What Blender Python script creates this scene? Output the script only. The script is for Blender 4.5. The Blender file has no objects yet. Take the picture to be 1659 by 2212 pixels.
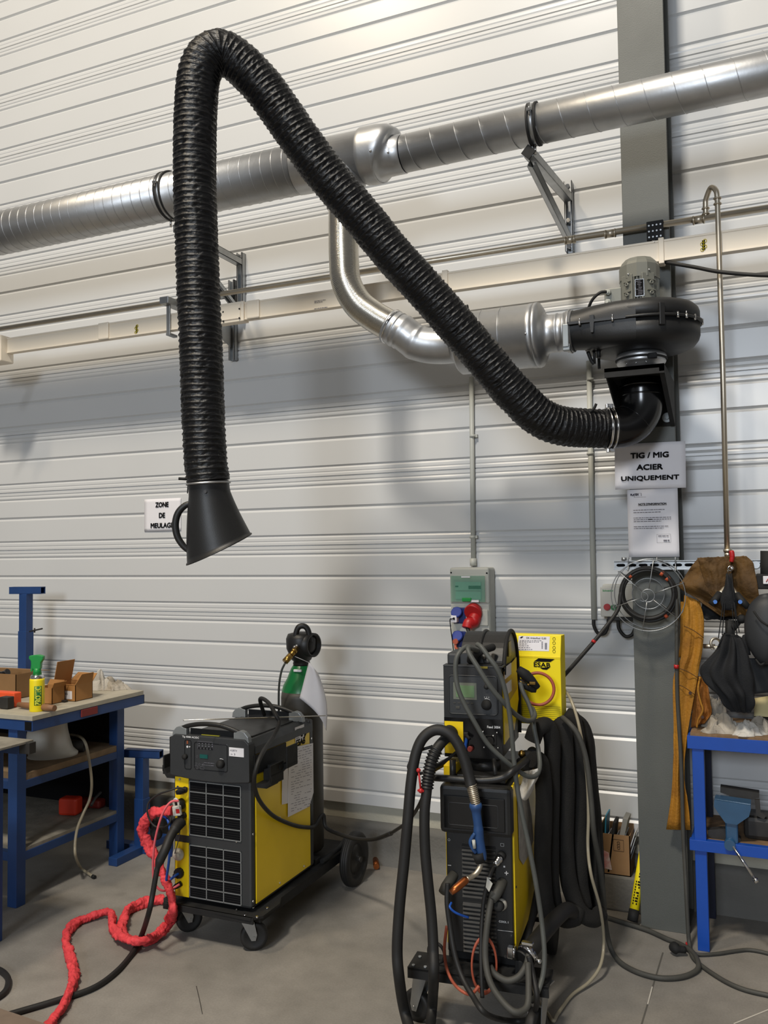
import bpy, bmesh, math, random
from mathutils import Vector, Matrix, noise
random.seed(7)
C = bpy.context.scene.collection
PI = math.pi
V = Vector
# ------------------------------------------------------------------ camera model (world units: metres; wall = plane y 0, floor = z 0)
CF, CYAW, CPIT, CROL, CD, CH = 1866.34, 0.4125318, 0.0460529, -0.0133067, 4.4506879, 1.725
CAM = V((0, -CD, CH))
_fw = V((-math.sin(CYAW)*math.cos(CPIT), math.cos(CYAW)*math.cos(CPIT), math.sin(CPIT)))
_r = V((math.cos(CYAW), math.sin(CYAW), 0)); _u = _r.cross(_fw)
_c, _s = math.cos(CROL), math.sin(CROL)
_r, _u = _c*_r+_s*_u, -_s*_r+_c*_u
def ray(x, y): return _fw*CF+_r*(x-829.5)-_u*(y-1106)
def A(x, y, X=None, Y=None, Z=None, d=None):
    """world point seen at photo position x, y on a plane of the room (or at depth d)"""
    v = ray(x, y)
    if d is not None: return CAM+v*(d/CF)
    i, c = (0, X) if X is not None else (1, Y) if Y is not None else (2, Z)
    return CAM+v*((c-CAM[i])/v[i])
def AL(M, x, y, ax, c):
    """local point in frame M on the local plane axis ax = c"""
    Mi = M.inverted(); o = Mi@CAM; v = Mi.to_3x3()@ray(x, y)
    return o+v*((c-o[ax])/v[ax])
cd = bpy.data.cameras.new('camera'); cam = bpy.data.objects.new('camera', cd); C.objects.link(cam)
cd.sensor_fit = 'HORIZONTAL'; cd.sensor_width = 36; cd.lens = 36*CF/1659; cd.clip_start = .05
cam.matrix_world = Matrix(((_r.x, _u.x, -_fw.x, CAM.x), (_r.y, _u.y, -_fw.y, CAM.y), (_r.z, _u.z, -_fw.z, CAM.z), (0, 0, 0, 1)))
bpy.context.scene.camera = cam
# ------------------------------------------------------------------ materials
def lin(c):
    if isinstance(c, str): c = tuple(int(c[i:i+2], 16)/255 for i in (0, 2, 4))
    return tuple(x/12.92 if x <= .04045 else ((x+.055)/1.055)**2.4 for x in c)+(1,)
MATS = {}
def mat(name, col, rough=.5, metal=0, var=.0, scale=8, bump=0, bscale=60, col2=None, spec=.5, alpha=1, trans=0, stretch=None, coat=0):
    if name in MATS: return MATS[name]
    m = bpy.data.materials.new(name); m.use_nodes = True; nt = m.node_tree; b = nt.nodes['Principled BSDF']
    b.inputs['Base Color'].default_value = lin(col); b.inputs['Roughness'].default_value = rough; b.inputs['Metallic'].default_value = metal
    b.inputs['Specular IOR Level'].default_value = spec
    if coat: b.inputs['Coat Weight'].default_value = coat
    if trans: b.inputs['Transmission Weight'].default_value = trans
    if alpha < 1: b.inputs['Alpha'].default_value = alpha
    tc = nt.nodes.new('ShaderNodeTexCoord'); out = tc.outputs['Object']
    if stretch:
        mp = nt.nodes.new('ShaderNodeMapping'); mp.inputs['Scale'].default_value = stretch; nt.links.new(out, mp.inputs[0]); out = mp.outputs[0]
    if var or col2:
        n = nt.nodes.new('ShaderNodeTexNoise'); n.inputs['Scale'].default_value = scale; n.inputs['Detail'].default_value = 6; nt.links.new(out, n.inputs['Vector'])
        r = nt.nodes.new('ShaderNodeValToRGB'); r.color_ramp.elements[0].position = .3; r.color_ramp.elements[1].position = .7
        a = lin(col); k = 1-var
        r.color_ramp.elements[0].color = lin(col2) if col2 else (a[0]*k, a[1]*k, a[2]*k, 1); r.color_ramp.elements[1].color = a
        nt.links.new(n.outputs['Fac'], r.inputs[0]); nt.links.new(r.outputs[0], b.inputs['Base Color'])
        mr = nt.nodes.new('ShaderNodeMapRange'); mr.inputs['To Min'].default_value = min(1, rough*1.15); mr.inputs['To Max'].default_value = rough*.88
        nt.links.new(n.outputs['Fac'], mr.inputs[0]); nt.links.new(mr.outputs[0], b.inputs['Roughness'])
    if bump:
        n2 = nt.nodes.new('ShaderNodeTexNoise'); n2.inputs['Scale'].default_value = bscale; n2.inputs['Detail'].default_value = 4; nt.links.new(out, n2.inputs['Vector'])
        bp = nt.nodes.new('ShaderNodeBump'); bp.inputs['Strength'].default_value = bump; bp.inputs['Distance'].default_value = .01
        nt.links.new(n2.outputs['Fac'], bp.inputs['Height']); nt.links.new(bp.outputs[0], b.inputs['Normal'])
    MATS[name] = m; return m
K_CLAD = mat('cladding_white', 'cacbcb', .29, 0, .04, 1.2, .04, 3)
K_COL = mat('column_grey', '5a5c58', .5, 0, .08, 5, .1, 200)
K_CONC = mat('plinth_concrete', '706e69', .85, 0, .25, 3, .3, 60)
K_CONC2 = mat('plinth_band', 'b3afa0', .8, 0, .12, 4, .2, 60)
K_GALV = mat('galvanised', 'bcbdbe', .42, .95, .12, 14, .05, 30)
K_GALV2 = mat('galvanised_rail', 'a9abac', .38, .9, .15, 20)
K_ALU = mat('flex_aluminium', 'c9c4b8', .25, 1, .08, 20)
K_STEEL = mat('stainless_pipe', 'd0c6b4', .42, 1, .1, 15)
K_CHROME = mat('chrome', 'd8d8d8', .15, 1)
K_BLK = mat('black_plastic', '1c1c1c', .45, 0, .15, 20, .05, 300)
K_BLK2 = mat('black_glossy', '0e0e0f', .2, 0)
K_BLKM = mat('black_matt', '151515', .75, 0, .2, 20)
K_HOSE = mat('hose_fabric', '111113', .42, 0, .3, 18, .35, 50, stretch=(1, 1, 2.2), spec=.4)
K_RUB = mat('rubber', '1d1c1b', .6, 0, .3, 15)
K_RUBG = mat('rubber_dusty', '45443f', .65, 0, .3, 12)
K_DGR = mat('dark_grey_plastic', '303234', .5, 0, .08, 30, .08, 400)
K_MOT = mat('motor_grey', '7b7b72', .45, .2, .08, 20)
K_YEL = mat('machine_yellow', 'f2cf14', .35, 0, .05, 10)
K_YELB = mat('carton_yellow', 'f6e014', .45, 0, .04, 6)
K_CREAM = mat('trunking_cream', 'f0e4d0', .4, 0, .03, 3)
K_LGR = mat('light_grey_plastic', 'b9bab2', .45, 0, .05, 8)
K_WHT = mat('paper_white', 'e4e2e6', .7, 0, .03, 12)
K_INK = mat('ink_black', '101012', .85, spec=.15)
K_INKG = mat('ink_grey', '6d6c74', .8)
K_WINK = mat('ink_white', 'd5d5d5', .6)
K_BLU = mat('bench_blue_left', '1d3f74', .45, 0, .2, 8)
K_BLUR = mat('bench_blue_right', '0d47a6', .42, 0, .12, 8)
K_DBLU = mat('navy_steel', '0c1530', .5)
K_TOP = mat('bench_top', 'b3ac9a', .7, 0, .25, 9)
K_WOOD = mat('chipboard', '8a6d4e', .8, 0, .35, 25, .2, 80)
K_SHELF = mat('shelf_dusty', '8f897c', .85, 0, .4, 12, .2, 60)
K_CARD = mat('cardboard', 'a5743f', .8, 0, .08, 12)
K_CARD2 = mat('cardboard_inner', '8f6a42', .8, 0, .08, 12)
K_GRN = mat('green_plastic', '0e8a3a', .4)
K_BGRN = mat('bottle_green', '0d6a35', .3, 0, .15, 10)
K_BOT = mat('bottle_grey', '3f3c36', .5, 0, .3, 10)
K_BRASS = mat('brass', 'b08d4c', .3, 1, .1, 30)
K_COP = mat('copper', 'b4693c', .35, 1, .25, 30)
K_RED = mat('red_plastic', 'b01c1e', .4)
K_REDS = mat('red_sleeve', 'e2434a', .7, 0, .2, 22, .6, 40)
K_PINK = mat('pink_hose', 'dc6068', .4)
K_BLUH = mat('blue_hose', '1a4fa8', .4)
K_SOCK = mat('socket_blue', '0f2468', .45)
K_TORB = mat('torch_blue', '24487a', .45, 0, .12, 15)
K_ORG = mat('orange_plastic', 'e8562a', .5)
K_ORH = mat('brown_red_rubber', 'a8523a', .5, 0, .15, 12)
K_LEA = mat('leather_tan', 'b07a1c', .75, 0, .3, 9, .3, 90, col2='8c5c14')
K_LEAB = mat('leather_brown', '62430f', .75, 0, .3, 9, .3, 90, col2='3c280c')
K_JKT = mat('jacket_fabric', '161411', .85, 0, .2, 14, .25, 200)
K_CLO = mat('black_cloth', '14161a', .85, 0, .2, 10, .2, 200)
K_RAG = mat('rag_cloth', 'b5ada0', .9, 0, .2, 12, .3, 120, col2='847c70')
K_RAGW = mat('rag_cloth_pale', 'c8c4bc', .9, 0, .15, 12, .3, 120)
K_GHOSE = mat('grey_rubber_cable', '51534f', .55, 0, .2, 20)
K_CLEAR = mat('clear_hose', '9a917c', .3, 0, .1, 10)
K_GLASSG = mat('green_window', '62a68c', .1, 0, alpha=.30)
K_LCD = mat('lcd_green', '64805c', .3)
K_LCDT = mat('lcd_teal', '12524e', .25)
K_VISE = mat('vise_blue', '274f72', .3, 0, .15, 20, coat=.4)
K_IRON = mat('cast_iron', '3a3836', .55, .4, .2, 30)
K_BUCK = mat('white_bucket', 'c9c6bc', .5, 0, .05, 6)
K_PGRY = mat('silver_paint', '8d9192', .4, .4, .05, 20)
K_TAPE = mat('brown_tape', 'a8844c', .35)
# ------------------------------------------------------------------ mesh builder
class MB:
    def __init__(s): s.v = []; s.f = []; s.sm = []
    def add(s, vs, fs, smooth=False, M=None):
        n = len(s.v)
        s.v += [(M@V(p)) if M is not None else V(p) for p in vs]
        for i, f in enumerate(fs):
            s.f.append(tuple(n+k for k in f)); s.sm.append(smooth if isinstance(smooth, bool) else smooth[i])
        return s
    def addbm(s, bm, M=None, smooth=False):
        bm.verts.index_update()
        s.add([v.co.copy() for v in bm.verts], [[v.index for v in f.verts] for f in bm.faces], smooth, M); bm.free(); return s
    def box(s, x0, x1, y0, y1, z0, z1, bev=0, M=None, seg=2):
        bm = bmesh.new(); bmesh.ops.create_cube(bm, size=1)
        for v in bm.verts: v.co = V(((x0+x1)/2+v.co.x*(x1-x0), (y0+y1)/2+v.co.y*(y1-y0), (z0+z1)/2+v.co.z*(z1-z0)))
        if bev: bmesh.ops.bevel(bm, geom=bm.edges[:], offset=min(bev, .48*min(abs(x1-x0), abs(y1-y0), abs(z1-z0))), segments=seg, affect='EDGES', profile=.5)
        return s.addbm(bm, M)
    def prism(s, poly, y0, y1, M=None, bev=0):
        """polygon of (x, z) extruded along y"""
        bm = bmesh.new(); n = len(poly)
        a = [bm.verts.new((p[0], y0, p[1])) for p in poly]; b = [bm.verts.new((p[0], y1, p[1])) for p in poly]
        bm.faces.new(a); bm.faces.new(b[::-1])
        for i in range(n): bm.faces.new((a[i], b[i], b[(i+1) % n], a[(i+1) % n]))
        bmesh.ops.recalc_face_normals(bm, faces=bm.faces)
        if bev: bmesh.ops.bevel(bm, geom=bm.edges[:], offset=bev, segments=2, affect='EDGES', profile=.5)
        return s.addbm(bm, M)
    def tube(s, pts, r, seg=10, caps=True, closed=False, M=None, squash=None):
        pts = [V(p) for p in pts]; n = len(pts); vs = []; fs = []; sm = []
        rr = r if isinstance(r, (list, tuple)) else [r]*n
        T = []
        for i in range(n):
            a = pts[(i-1) % n] if closed or i > 0 else pts[0]; b = pts[(i+1) % n] if closed or i < n-1 else pts[-1]
            t = (b-a); T.append(t.normalized() if t.length > 1e-9 else (T[-1] if T else V((0, 0, 1))))
        nrm = T[0].orthogonal().normalized()
        for i in range(n):
            nrm = (nrm-T[i]*nrm.dot(T[i])); nrm = nrm.normalized() if nrm.length > 1e-6 else T[i].orthogonal().normalized()
            bn = T[i].cross(nrm)
            for k in range(seg):
                a = 2*PI*k/seg; rad = rr[i](a, i) if callable(rr[i]) else rr[i]
                vs.append(pts[i]+(nrm*math.cos(a)+bn*math.sin(a))*rad)
        m = n if closed else n-1
        for i in range(m):
            for k in range(seg):
                a = i*seg+k; b = i*seg+(k+1) % seg; c = ((i+1) % n)*seg+(k+1) % seg; d = ((i+1) % n)*seg+k
                fs.append((a, b, c, d)); sm.append(True)
        if caps and not closed:
            fs.append(tuple(range(seg))[::-1]); sm.append(False); fs.append(tuple(range((n-1)*seg, n*seg))); sm.append(False)
        return s.add(vs, fs, sm, M)
    def cyl(s, p0, p1, r, r2=None, seg=24, M=None): return s.tube([p0, p1], [r, r if r2 is None else r2], seg, M=M)
    def lathe(s, prof, M=None, seg=32, smooth=True, caps=True):
        """profile of (r, z) around local z"""
        vs = []; fs = []; sm = []; n = len(prof)
        for r, z in prof:
            for k in range(seg): a = 2*PI*k/seg; vs.append((r*math.cos(a), r*math.sin(a), z))
        for i in range(n-1):
            for k in range(seg): fs.append((i*seg+k, i*seg+(k+1) % seg, (i+1)*seg+(k+1) % seg, (i+1)*seg+k)); sm.append(smooth)
        if caps:
            fs.append(tuple(range(seg))[::-1]); sm.append(False); fs.append(tuple(range((n-1)*seg, n*seg))); sm.append(False)
        return s.add(vs, fs, sm, M)
    def grid(s, fn, nu, nv, M=None, th=0, smooth=True):
        P = [[V(fn(i/nu, j/nv)) for j in range(nv+1)] for i in range(nu+1)]
        W = nv+1
        vs = [p for row in P for p in row]; fs = [(i*W+j, (i+1)*W+j, (i+1)*W+j+1, i*W+j+1) for i in range(nu) for j in range(nv)]
        if not th: return s.add(vs, fs, smooth, M)
        N = len(vs); nr = [V((0, 0, 0)) for _ in vs]
        for f in fs:
            nn = (vs[f[1]]-vs[f[0]]).cross(vs[f[3]]-vs[f[0]])
            for k in f: nr[k] += nn
        vs2 = vs+[v+(nr[i].normalized() if nr[i].length > 0 else V((0, 0, 1)))*th for i, v in enumerate(vs)]
        f2 = [f[::-1] for f in fs]+[tuple(k+N for k in f) for f in fs]; bd = [i*W for i in range(nu+1)]
        ring = [i*W for i in range(nu+1)]+[nu*W+j for j in range(1, nv+1)]+[i*W+nv for i in range(nu-1, -1, -1)]+[j for j in range(nv-1, 0, -1)]
        for a, b in zip(ring, ring[1:]+ring[:1]): f2.append((a, b, b+N, a+N))
        return s.add(vs2, f2, smooth, M)
    def ball(s, c, r, seg=16, sc=(1, 1, 1), fn=None, M=None):
        bm = bmesh.new(); bmesh.ops.create_icosphere(bm, subdivisions=3 if seg <= 16 else 5, radius=1)
        for v in bm.verts:
            k = fn(v.co) if fn else 1
            v.co = V(c)+V((v.co.x*sc[0], v.co.y*sc[1], v.co.z*sc[2]))*r*k
        return s.addbm(bm, M, True)
    def ring(s, c, n, R, r, seg=48, sg=8, M=None, a0=0, a1=2*PI):
        n = V(n).normalized(); u = n.orthogonal().normalized(); w = n.cross(u); full = abs(a1-a0-2*PI) < 1e-6
        k = seg if full else seg+1
        return s.tube([V(c)+(u*math.cos(a0+(a1-a0)*i/seg)+w*math.sin(a0+(a1-a0)*i/seg))*R for i in range(k)], r, sg, closed=full, M=M)
    def band(s, c, n, R, w, th=.002, seg=48, M=None):
        Mm = frame(c, None, None, n)
        return s.lathe([(R, -w/2), (R+th, -w/2), (R+th, w/2), (R, w/2), (R, -w/2)], (M@Mm) if M is not None else Mm, seg, caps=False)
    def text(s, txt, M, height=None, width=None, bold=.0, depth=.0006, center=False):
        """lettering in the local xz plane of M, facing -y"""
        cu = bpy.data.curves.new('t', 'FONT'); cu.body = txt; cu.size = 1; cu.extrude = 0; cu.offset = 0; cu.resolution_u = 3
        o = bpy.data.objects.new('t', cu); C.objects.link(o)
        dg = bpy.context.evaluated_depsgraph_get(); me = bpy.data.meshes.new_from_object(o.evaluated_get(dg))
        vs = [v.co.copy() for v in me.vertices]; fs = [tuple(p.vertices) for p in me.polygons]
        bpy.data.objects.remove(o); bpy.data.curves.remove(cu); bpy.data.meshes.remove(me)
        if not vs: return s
        x0 = min(v.x for v in vs); x1 = max(v.x for v in vs); y0 = min(v.y for v in vs); y1 = max(v.y for v in vs)
        sx = sy = (height/(y1-y0)) if height else width/(x1-x0)
        if width: sx = width/(x1-x0)
        if not height: sy = sx
        off = (x1-x0)*sx/2 if center else 0
        k = min(abs(bold)*1.25, .045)*min(sx*1.2, sy)
        for i, (ox, oz) in enumerate([(0, 0)]+([(-k, 0), (k, 0), (0, k), (0, -k), (k, k), (-k, -k)] if k > 0 else [])):
            s.add([((v.x-x0)*sx-off+ox, -depth-.00002*i, (v.y-y0)*sy+oz) for v in vs], fs, False, M)
        return s
def frame(o, x=None, y=None, z=None):
    if z is not None:
        z = V(z).normalized(); x = (V(x)-z*V(x).dot(z)).normalized() if x is not None else z.orthogonal().normalized(); y = z.cross(x)
    elif x is not None:
        x = V(x).normalized(); z = V((0, 0, 1)) if y is None else None
        if y is not None: y = (V(y)-x*V(y).dot(x)).normalized(); z = x.cross(y)
        else: z = (z-x*z.dot(x)).normalized(); y = z.cross(x)
    o = V(o)
    return Matrix(((x.x, y.x, z.x, o.x), (x.y, y.y, z.y, o.y), (x.z, y.z, z.z, o.z), (0, 0, 0, 1)))
def TR(x, y, z, rz=0, rx=0, ry=0): return Matrix.Translation((x, y, z))@Matrix.Rotation(rz, 4, 'Z')@Matrix.Rotation(ry, 4, 'Y')@Matrix.Rotation(rx, 4, 'X')
def cr(pts, n=10, closed=False):
    """smooth curve through points"""
    pts = [V(p) for p in pts]; out = []; m = len(pts)
    for i in range(m if closed else m-1):
        p0 = pts[(i-1) % m] if closed or i > 0 else pts[0]*2-pts[1]; p1 = pts[i]; p2 = pts[(i+1) % m]; p3 = pts[(i+2) % m] if closed or i < m-2 else p2*2-p1
        for k in range(n):
            t = k/n
            out.append(.5*((2*p1)+(p2-p0)*t+(2*p0-5*p1+4*p2-p3)*t*t+(3*p1-p0-3*p2+p3)*t**3))
    if not closed: out.append(pts[-1])
    return out
def resample(pts, step):
    out = [pts[0]]; acc = 0
    for a, b in zip(pts, pts[1:]):
        L = (b-a).length; 
        if L < 1e-9: continue
        t = step-acc
        while t <= L: out.append(a+(b-a)*(t/L)); t += step
        acc = L-(t-step)
    return out
def mesh_obj(name, mb, m, smooth_angle=None):
    me = bpy.data.meshes.new(name); me.from_pydata([tuple(v) for v in mb.v], [], mb.f)
    for p, sflag in zip(me.polygons, mb.sm): p.use_smooth = sflag
    me.materials.append(m); me.update()
    o = bpy.data.objects.new(name, me); C.objects.link(o); return o
def thing(name, label, cat, M=None, group=None):
    o = bpy.data.objects.new(name, None); C.objects.link(o); o.empty_display_size = .1
    if M is not None: o.matrix_world = M
    o['label'] = label; o['category'] = cat
    if group: o['group'] = group
    o['_M'] = [x for r_ in (M if M is not None else Matrix()) for x in r_]
    return o
def getM(o):
    while o.parent: o = o.parent
    a = o.get('_M'); return Matrix((a[0:4], a[4:8], a[8:12], a[12:16])) if a is not None else Matrix()
def part(name, mb, m, parent, world=False, label=None):
    if world:
        Mi = getM(parent).inverted(); mb.v = [Mi@v for v in mb.v]
    o = mesh_obj(name, mb, m); o.parent = parent
    if label: o['label'] = label
    return o
def single(name, mb, m, label, cat, group=None):
    xs = [v.x for v in mb.v]; ys = [v.y for v in mb.v]; zs = [v.z for v in mb.v]
    c = V(((min(xs)+max(xs))/2, (min(ys)+max(ys))/2, min(zs))); mb.v = [v-c for v in mb.v]
    o = mesh_obj(name, mb, m); o.location = c; o['label'] = label; o['category'] = cat
    o['_M'] = [x for r_ in Matrix.Translation(c) for x in r_]
    if group: o['group'] = group
    return o
def struct(name, mb, m, label=None):
    o = mesh_obj(name, mb, m); o['kind'] = 'structure'
    if label: o['label'] = label
    return o
def base(p): return Matrix.Translation(V(p))
# ================================================================== SETTING
SEAM = 1.367
# cladding: stacked 0.4 m trays, ribs at each seam and one groove in the middle
prof = []
for k in range(-3, 16):
    zs = SEAM+.4*k
    for dz, dy in [(.150, 0), (.066, 0), (.056, .008), (.046, .0025), (.032, .002), (.025, .0042), (.018, .0015), (.005, .0015), (.0022, .010), (-.0010, .010), (-.003, .001), (-.019, .001), (-.026, .0044), (-.034, .0012), (-.043, .0015), (-.053, .008), (-.064, 0), (-.170, 0), (-.182, .010), (-.196, 0)][::-1]:
        if .31 < zs+dz < 7.2: prof.append((zs+dz, dy))
prof = [(.31, 0)]+prof+[(7.2, 0)]
mb = MB(); xs = [-8+i*.5 for i in range(22)]
vs = [(x, dy, z) for z, dy in prof for x in xs]; W = len(xs)
mb.add(vs, [(i*W+j, i*W+j+1, (i+1)*W+j+1, (i+1)*W+j) for i in range(len(prof)-1) for j in range(W-1)])
mb.box(-8, 2.5, .03, .1, .31, 7.2)
struct('wall_back', mb, K_CLAD)
mb = MB(); mb.box(-8, 2.5, .035, .12, .215, .315); mb.box(-8, 2.5, .03, .12, .30, .315); struct('trim_1', mb, K_CONC2)
mb = MB(); mb.grid(lambda u, v: (-8+10.5*u, .12-.09*min(1, v*3)-(.035 if v > .33 else 0)-.03*max(0, v-.85)/.15, .218-.012*(v > .3)-(.206*max(0, v-.33)/.67)), 40, 12); struct('baseboard_back', mb, K_CONC)
# floor
fm = bpy.data.materials.new('floor_concrete'); fm.use_nodes = True; nt = fm.node_tree; b = nt.nodes['Principled BSDF']
tc = nt.nodes.new('ShaderNodeTexCoord')
def nz(sc, det=8, dist=0):
    n = nt.nodes.new('ShaderNodeTexNoise'); n.inputs['Scale'].default_value = sc; n.inputs['Detail'].default_value = det; n.inputs['Distortion'].default_value = dist
    nt.links.new(tc.outputs['Object'], n.inputs['Vector']); return n
def ramp(n, a, b_, ca, cb):
    r = nt.nodes.new('ShaderNodeValToRGB'); r.color_ramp.elements[0].position = a; r.color_ramp.elements[1].position = b_
    r.color_ramp.elements[0].color = ca; r.color_ramp.elements[1].color = cb; nt.links.new(n.outputs['Fac'], r.inputs[0]); return r
def mul(a, b_, f=1):
    m_ = nt.nodes.new('ShaderNodeMixRGB'); m_.blend_type = 'MULTIPLY'; m_.inputs[0].default_value = f; nt.links.new(a.outputs[0], m_.inputs[1]); nt.links.new(b_.outputs[0], m_.inputs[2]); return m_
r1 = ramp(nz(1.3, 8, .6), .3, .72, lin('7c7871'), lin('959089'))
r2 = ramp(nz(9, 10), .25, .75, (.82, .82, .82, 1), (1.06, 1.06, 1.06, 1))
r3 = ramp(nz(120, 3), .2, .8, (.86, .86, .86, 1), (1.08, 1.08, 1.08, 1))
r4 = ramp(nz(4, 2), .2, .3, (.72, .71, .7, 1), (1, 1, 1, 1))
m4 = mul(mul(mul(r1, r2), r3), r4)
nt.links.new(m4.outputs[0], b.inputs['Base Color']); b.inputs['Roughness'].default_value = .6
bp = nt.nodes.new('ShaderNodeBump'); bp.inputs['Strength'].default_value = .15; n5 = nz(90, 4); nt.links.new(n5.outputs['Fac'], bp.inputs['Height']); nt.links.new(bp.outputs[0], b.inputs['Normal'])
mb = MB(); mb.add([(-8, -9, 0), (3.5, -9, 0), (3.5, .12, 0), (-8, .12, 0)], [(0, 1, 2, 3)]); struct('floor', mb, fm)
# saw-cut joints in the slab
mb = MB()
def strip(a, b_, w=.003, z=.0012):
    d = (b_-a).normalized(); n = V((-d.y, d.x, 0))*w; mb.add([a-n+V((0, 0, z)), b_-n+V((0, 0, z)), b_+n+V((0, 0, z)), a+n+V((0, 0, z))], [(0, 1, 2, 3)])
p1 = A(1432, 2058, Z=0); p2 = A(1388, 2206, Z=0); d = (p2-p1)
strip(p1, p2+d*.6); 
struct('trim_2', mb, mat('joint_dark', '57544e', .9))
mb = MB(); strip(A(1409, 2132, Z=0), A(1399, 2170, Z=0), .0025, .0016); strip(A(1700, 2165, Z=0), A(1585, 2212, Z=0), .003); struct('trim_3', mb, mat('joint_chalk', 'bdb8ae', .9))
# steel column (I section, broad flange to the room)
cx0, cx1, cy = -.562, -.352, -.305
mb = MB(); mb.box(cx0, cx1, cy, cy+.016, 0, 7.2, .002); mb.box(-.462, -.452, cy+.016, -.06, 0, 7.2); mb.box(cx0, cx1+.0, -.06, -.044, 0, 7.2, .002)
mb.box(cx0-.0, cx1+.0, cy+.015, -.045, 0, .02)
struct('steel_column', mb, K_COL, 'tall grey painted steel column carrying the two paper notices')
# wall sign
def paper(name, x0, x1, z0, z1, y, label, tilt=0, pa=None):
    cx = (x0+x1)/2; M = TR(cx, y, z0)@Matrix.Rotation(tilt, 4, 'Y')
    t = thing(name, label, 'sign', M); w = x1-x0; h = z1-z0
    mb = MB(); mb.grid(lambda u, v: (-w/2+w*u, -.002-.004*math.sin(PI*u)*(.3+v*.2)*(1-v*.3), h*v), 10, 10, th=-.0006); part('sheet', mb, K_WHT, t)
    return t, M, w, h
L = A(312, 1079, Y=-.004); Rr = A(391, 1146, Y=-.004)
t, M, w, h = paper('paper_sign', L.x, Rr.x, Rr.z, L.z, -.003, 'white paper sign on the cladding reading ZONE DE MEULAGE, behind the hood')
mb = MB()
for s_, z, ww in (('ZONE', .80, .10), ('DE', .47, .045), ('MEULAGE', .16, .175)): mb.text(s_, Matrix.Translation((0, -.0065, h*z-.012)), height=.03, width=ww, bold=.03, center=True)
part('lettering', mb, K_INK, t)
t, M, w, h = paper('paper_sign', -.627, -.312, 2.0, 2.213, cy-.003, 'landscape paper notice on the column reading TIG / MIG ACIER UNIQUEMENT', .012)
mb = MB()
for s_, z, ww in (('TIG / MIG', .155, .168), ('ACIER', .100, .115), ('UNIQUEMENT', .048, .256)): mb.text(s_, Matrix.Translation((0, -.0075, z-.012)), height=.024, width=ww, bold=.035, center=True)
part('lettering', mb, K_INK, t)
t, M, w, h = paper('paper_notice', -.573, -.349, 1.685, 1.998, cy-.002, 'portrait paper notice headed NOTE D\'INFORMATION on the column')
mb = MB(); yy = -.0075
mb.text("NOTE D'INFORMATION", Matrix.Translation((.0, yy, h*.765)), height=.009, width=w*.55, bold=.03, center=True); mb.box(-w*.285, w*.285, yy-.0002, yy, h*.757, h*.760)
part('heading', mb, K_INK, t)
mb = MB(); random.seed(3)
def scribble(mb, x0, x1, z, hh=.0035, y=yy):
    x = x0
    while x < x1:
        l = random.uniform(.004, .016); mb.box(x, min(x+l, x1), y-.0002, y, z, z+hh); x += l+.0025
for z, a, b_ in ((.69, -.38, .24), (.655, -.38, .16), (.575, -.38, .36), (.548, -.38, .36), (.521, -.38, .17), (.445, -.38, .31), (.418, -.38, .21)): scribble(mb, w*a, w*b_, h*z, .0026)
for a in (0, 1):
    for z in (.21, .33): mb.box(w*.07, w*.34, yy-.0002, yy, h*z, h*z+.0006)
mb.box(w*.07, w*.07+.0006, yy-.0002, yy, h*.21, h*.33); mb.box(w*.34, w*.34+.0006, yy-.0002, yy, h*.21, h*.33); scribble(mb, w*.1, w*.3, h*.3); scribble(mb, w*.2, w*.32, h*.23, .006)
part('print', mb, K_INKG, t)
mb = MB(); mb.text('PLATEM', Matrix.Translation((-w*.43, yy, h*.91))@Matrix.Rotation(0, 4, 'Y'), height=.009, width=w*.16, bold=.04)
for (a, b_, c, d) in ((-.33, -.22, .945, .947), (-.36, -.12, .885, .887)): mb.box(w*a, w*b_, yy-.0003, yy, h*c, h*d)
mb.box(w*-.22, w*-.213, yy-.0003, yy, h*.9, h*.947); mb.box(w*-.36, w*-.355, yy-.0003, yy, h*.885, h*.93)
part('logo', mb, mat('logo_navy', '23233a', .7), t)
mb = MB(); mb.box(w*-.09, w*-.01, yy-.0004, yy-.0001, h*.547, h*.558); part('redaction', mb, K_INK, t)

# ================================================================== DUCTWORK
DY = -.72
def ductpt(x, z): return V((x, DY, z))
zL, zR = 3.652, 3.612
def spiral(mb, p0, p1, R, pitch, rid=.003, seg=32):
    p0, p1 = V(p0), V(p1); d = (p1-p0); L = d.length; M = frame(p0, None, None, d)
    mb.lathe([(R, 0), (R, L)], M, 48)
    n = int(L/pitch*seg); pts = []
    for i in range(n+1): a = 2*PI*i/seg; pts.append(M@V((R*math.cos(a), R*math.sin(a), L*i/n)))
    mb.tube(pts, rid, 6)
xt0 = A(640, 400, Y=DY).x; xt1 = -1.60
RB, RS = .121, .086
mb = MB(); spiral(mb, (-5.6, DY, zL), (xt0+.05, DY, zL-.005), RB, .062, .0024)
single('spiral_duct', mb, K_GALV, 'large galvanised spiral duct running left behind the black hose', 'duct')
mb = MB(); spiral(mb, (-1.50, DY, zR), (1.2, DY, zR+.022), RS, .118, .0017)
# a dent near the right end
single('spiral_duct', mb, K_GALV, 'narrower galvanised spiral duct crossing in front of the grey column', 'duct')
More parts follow.
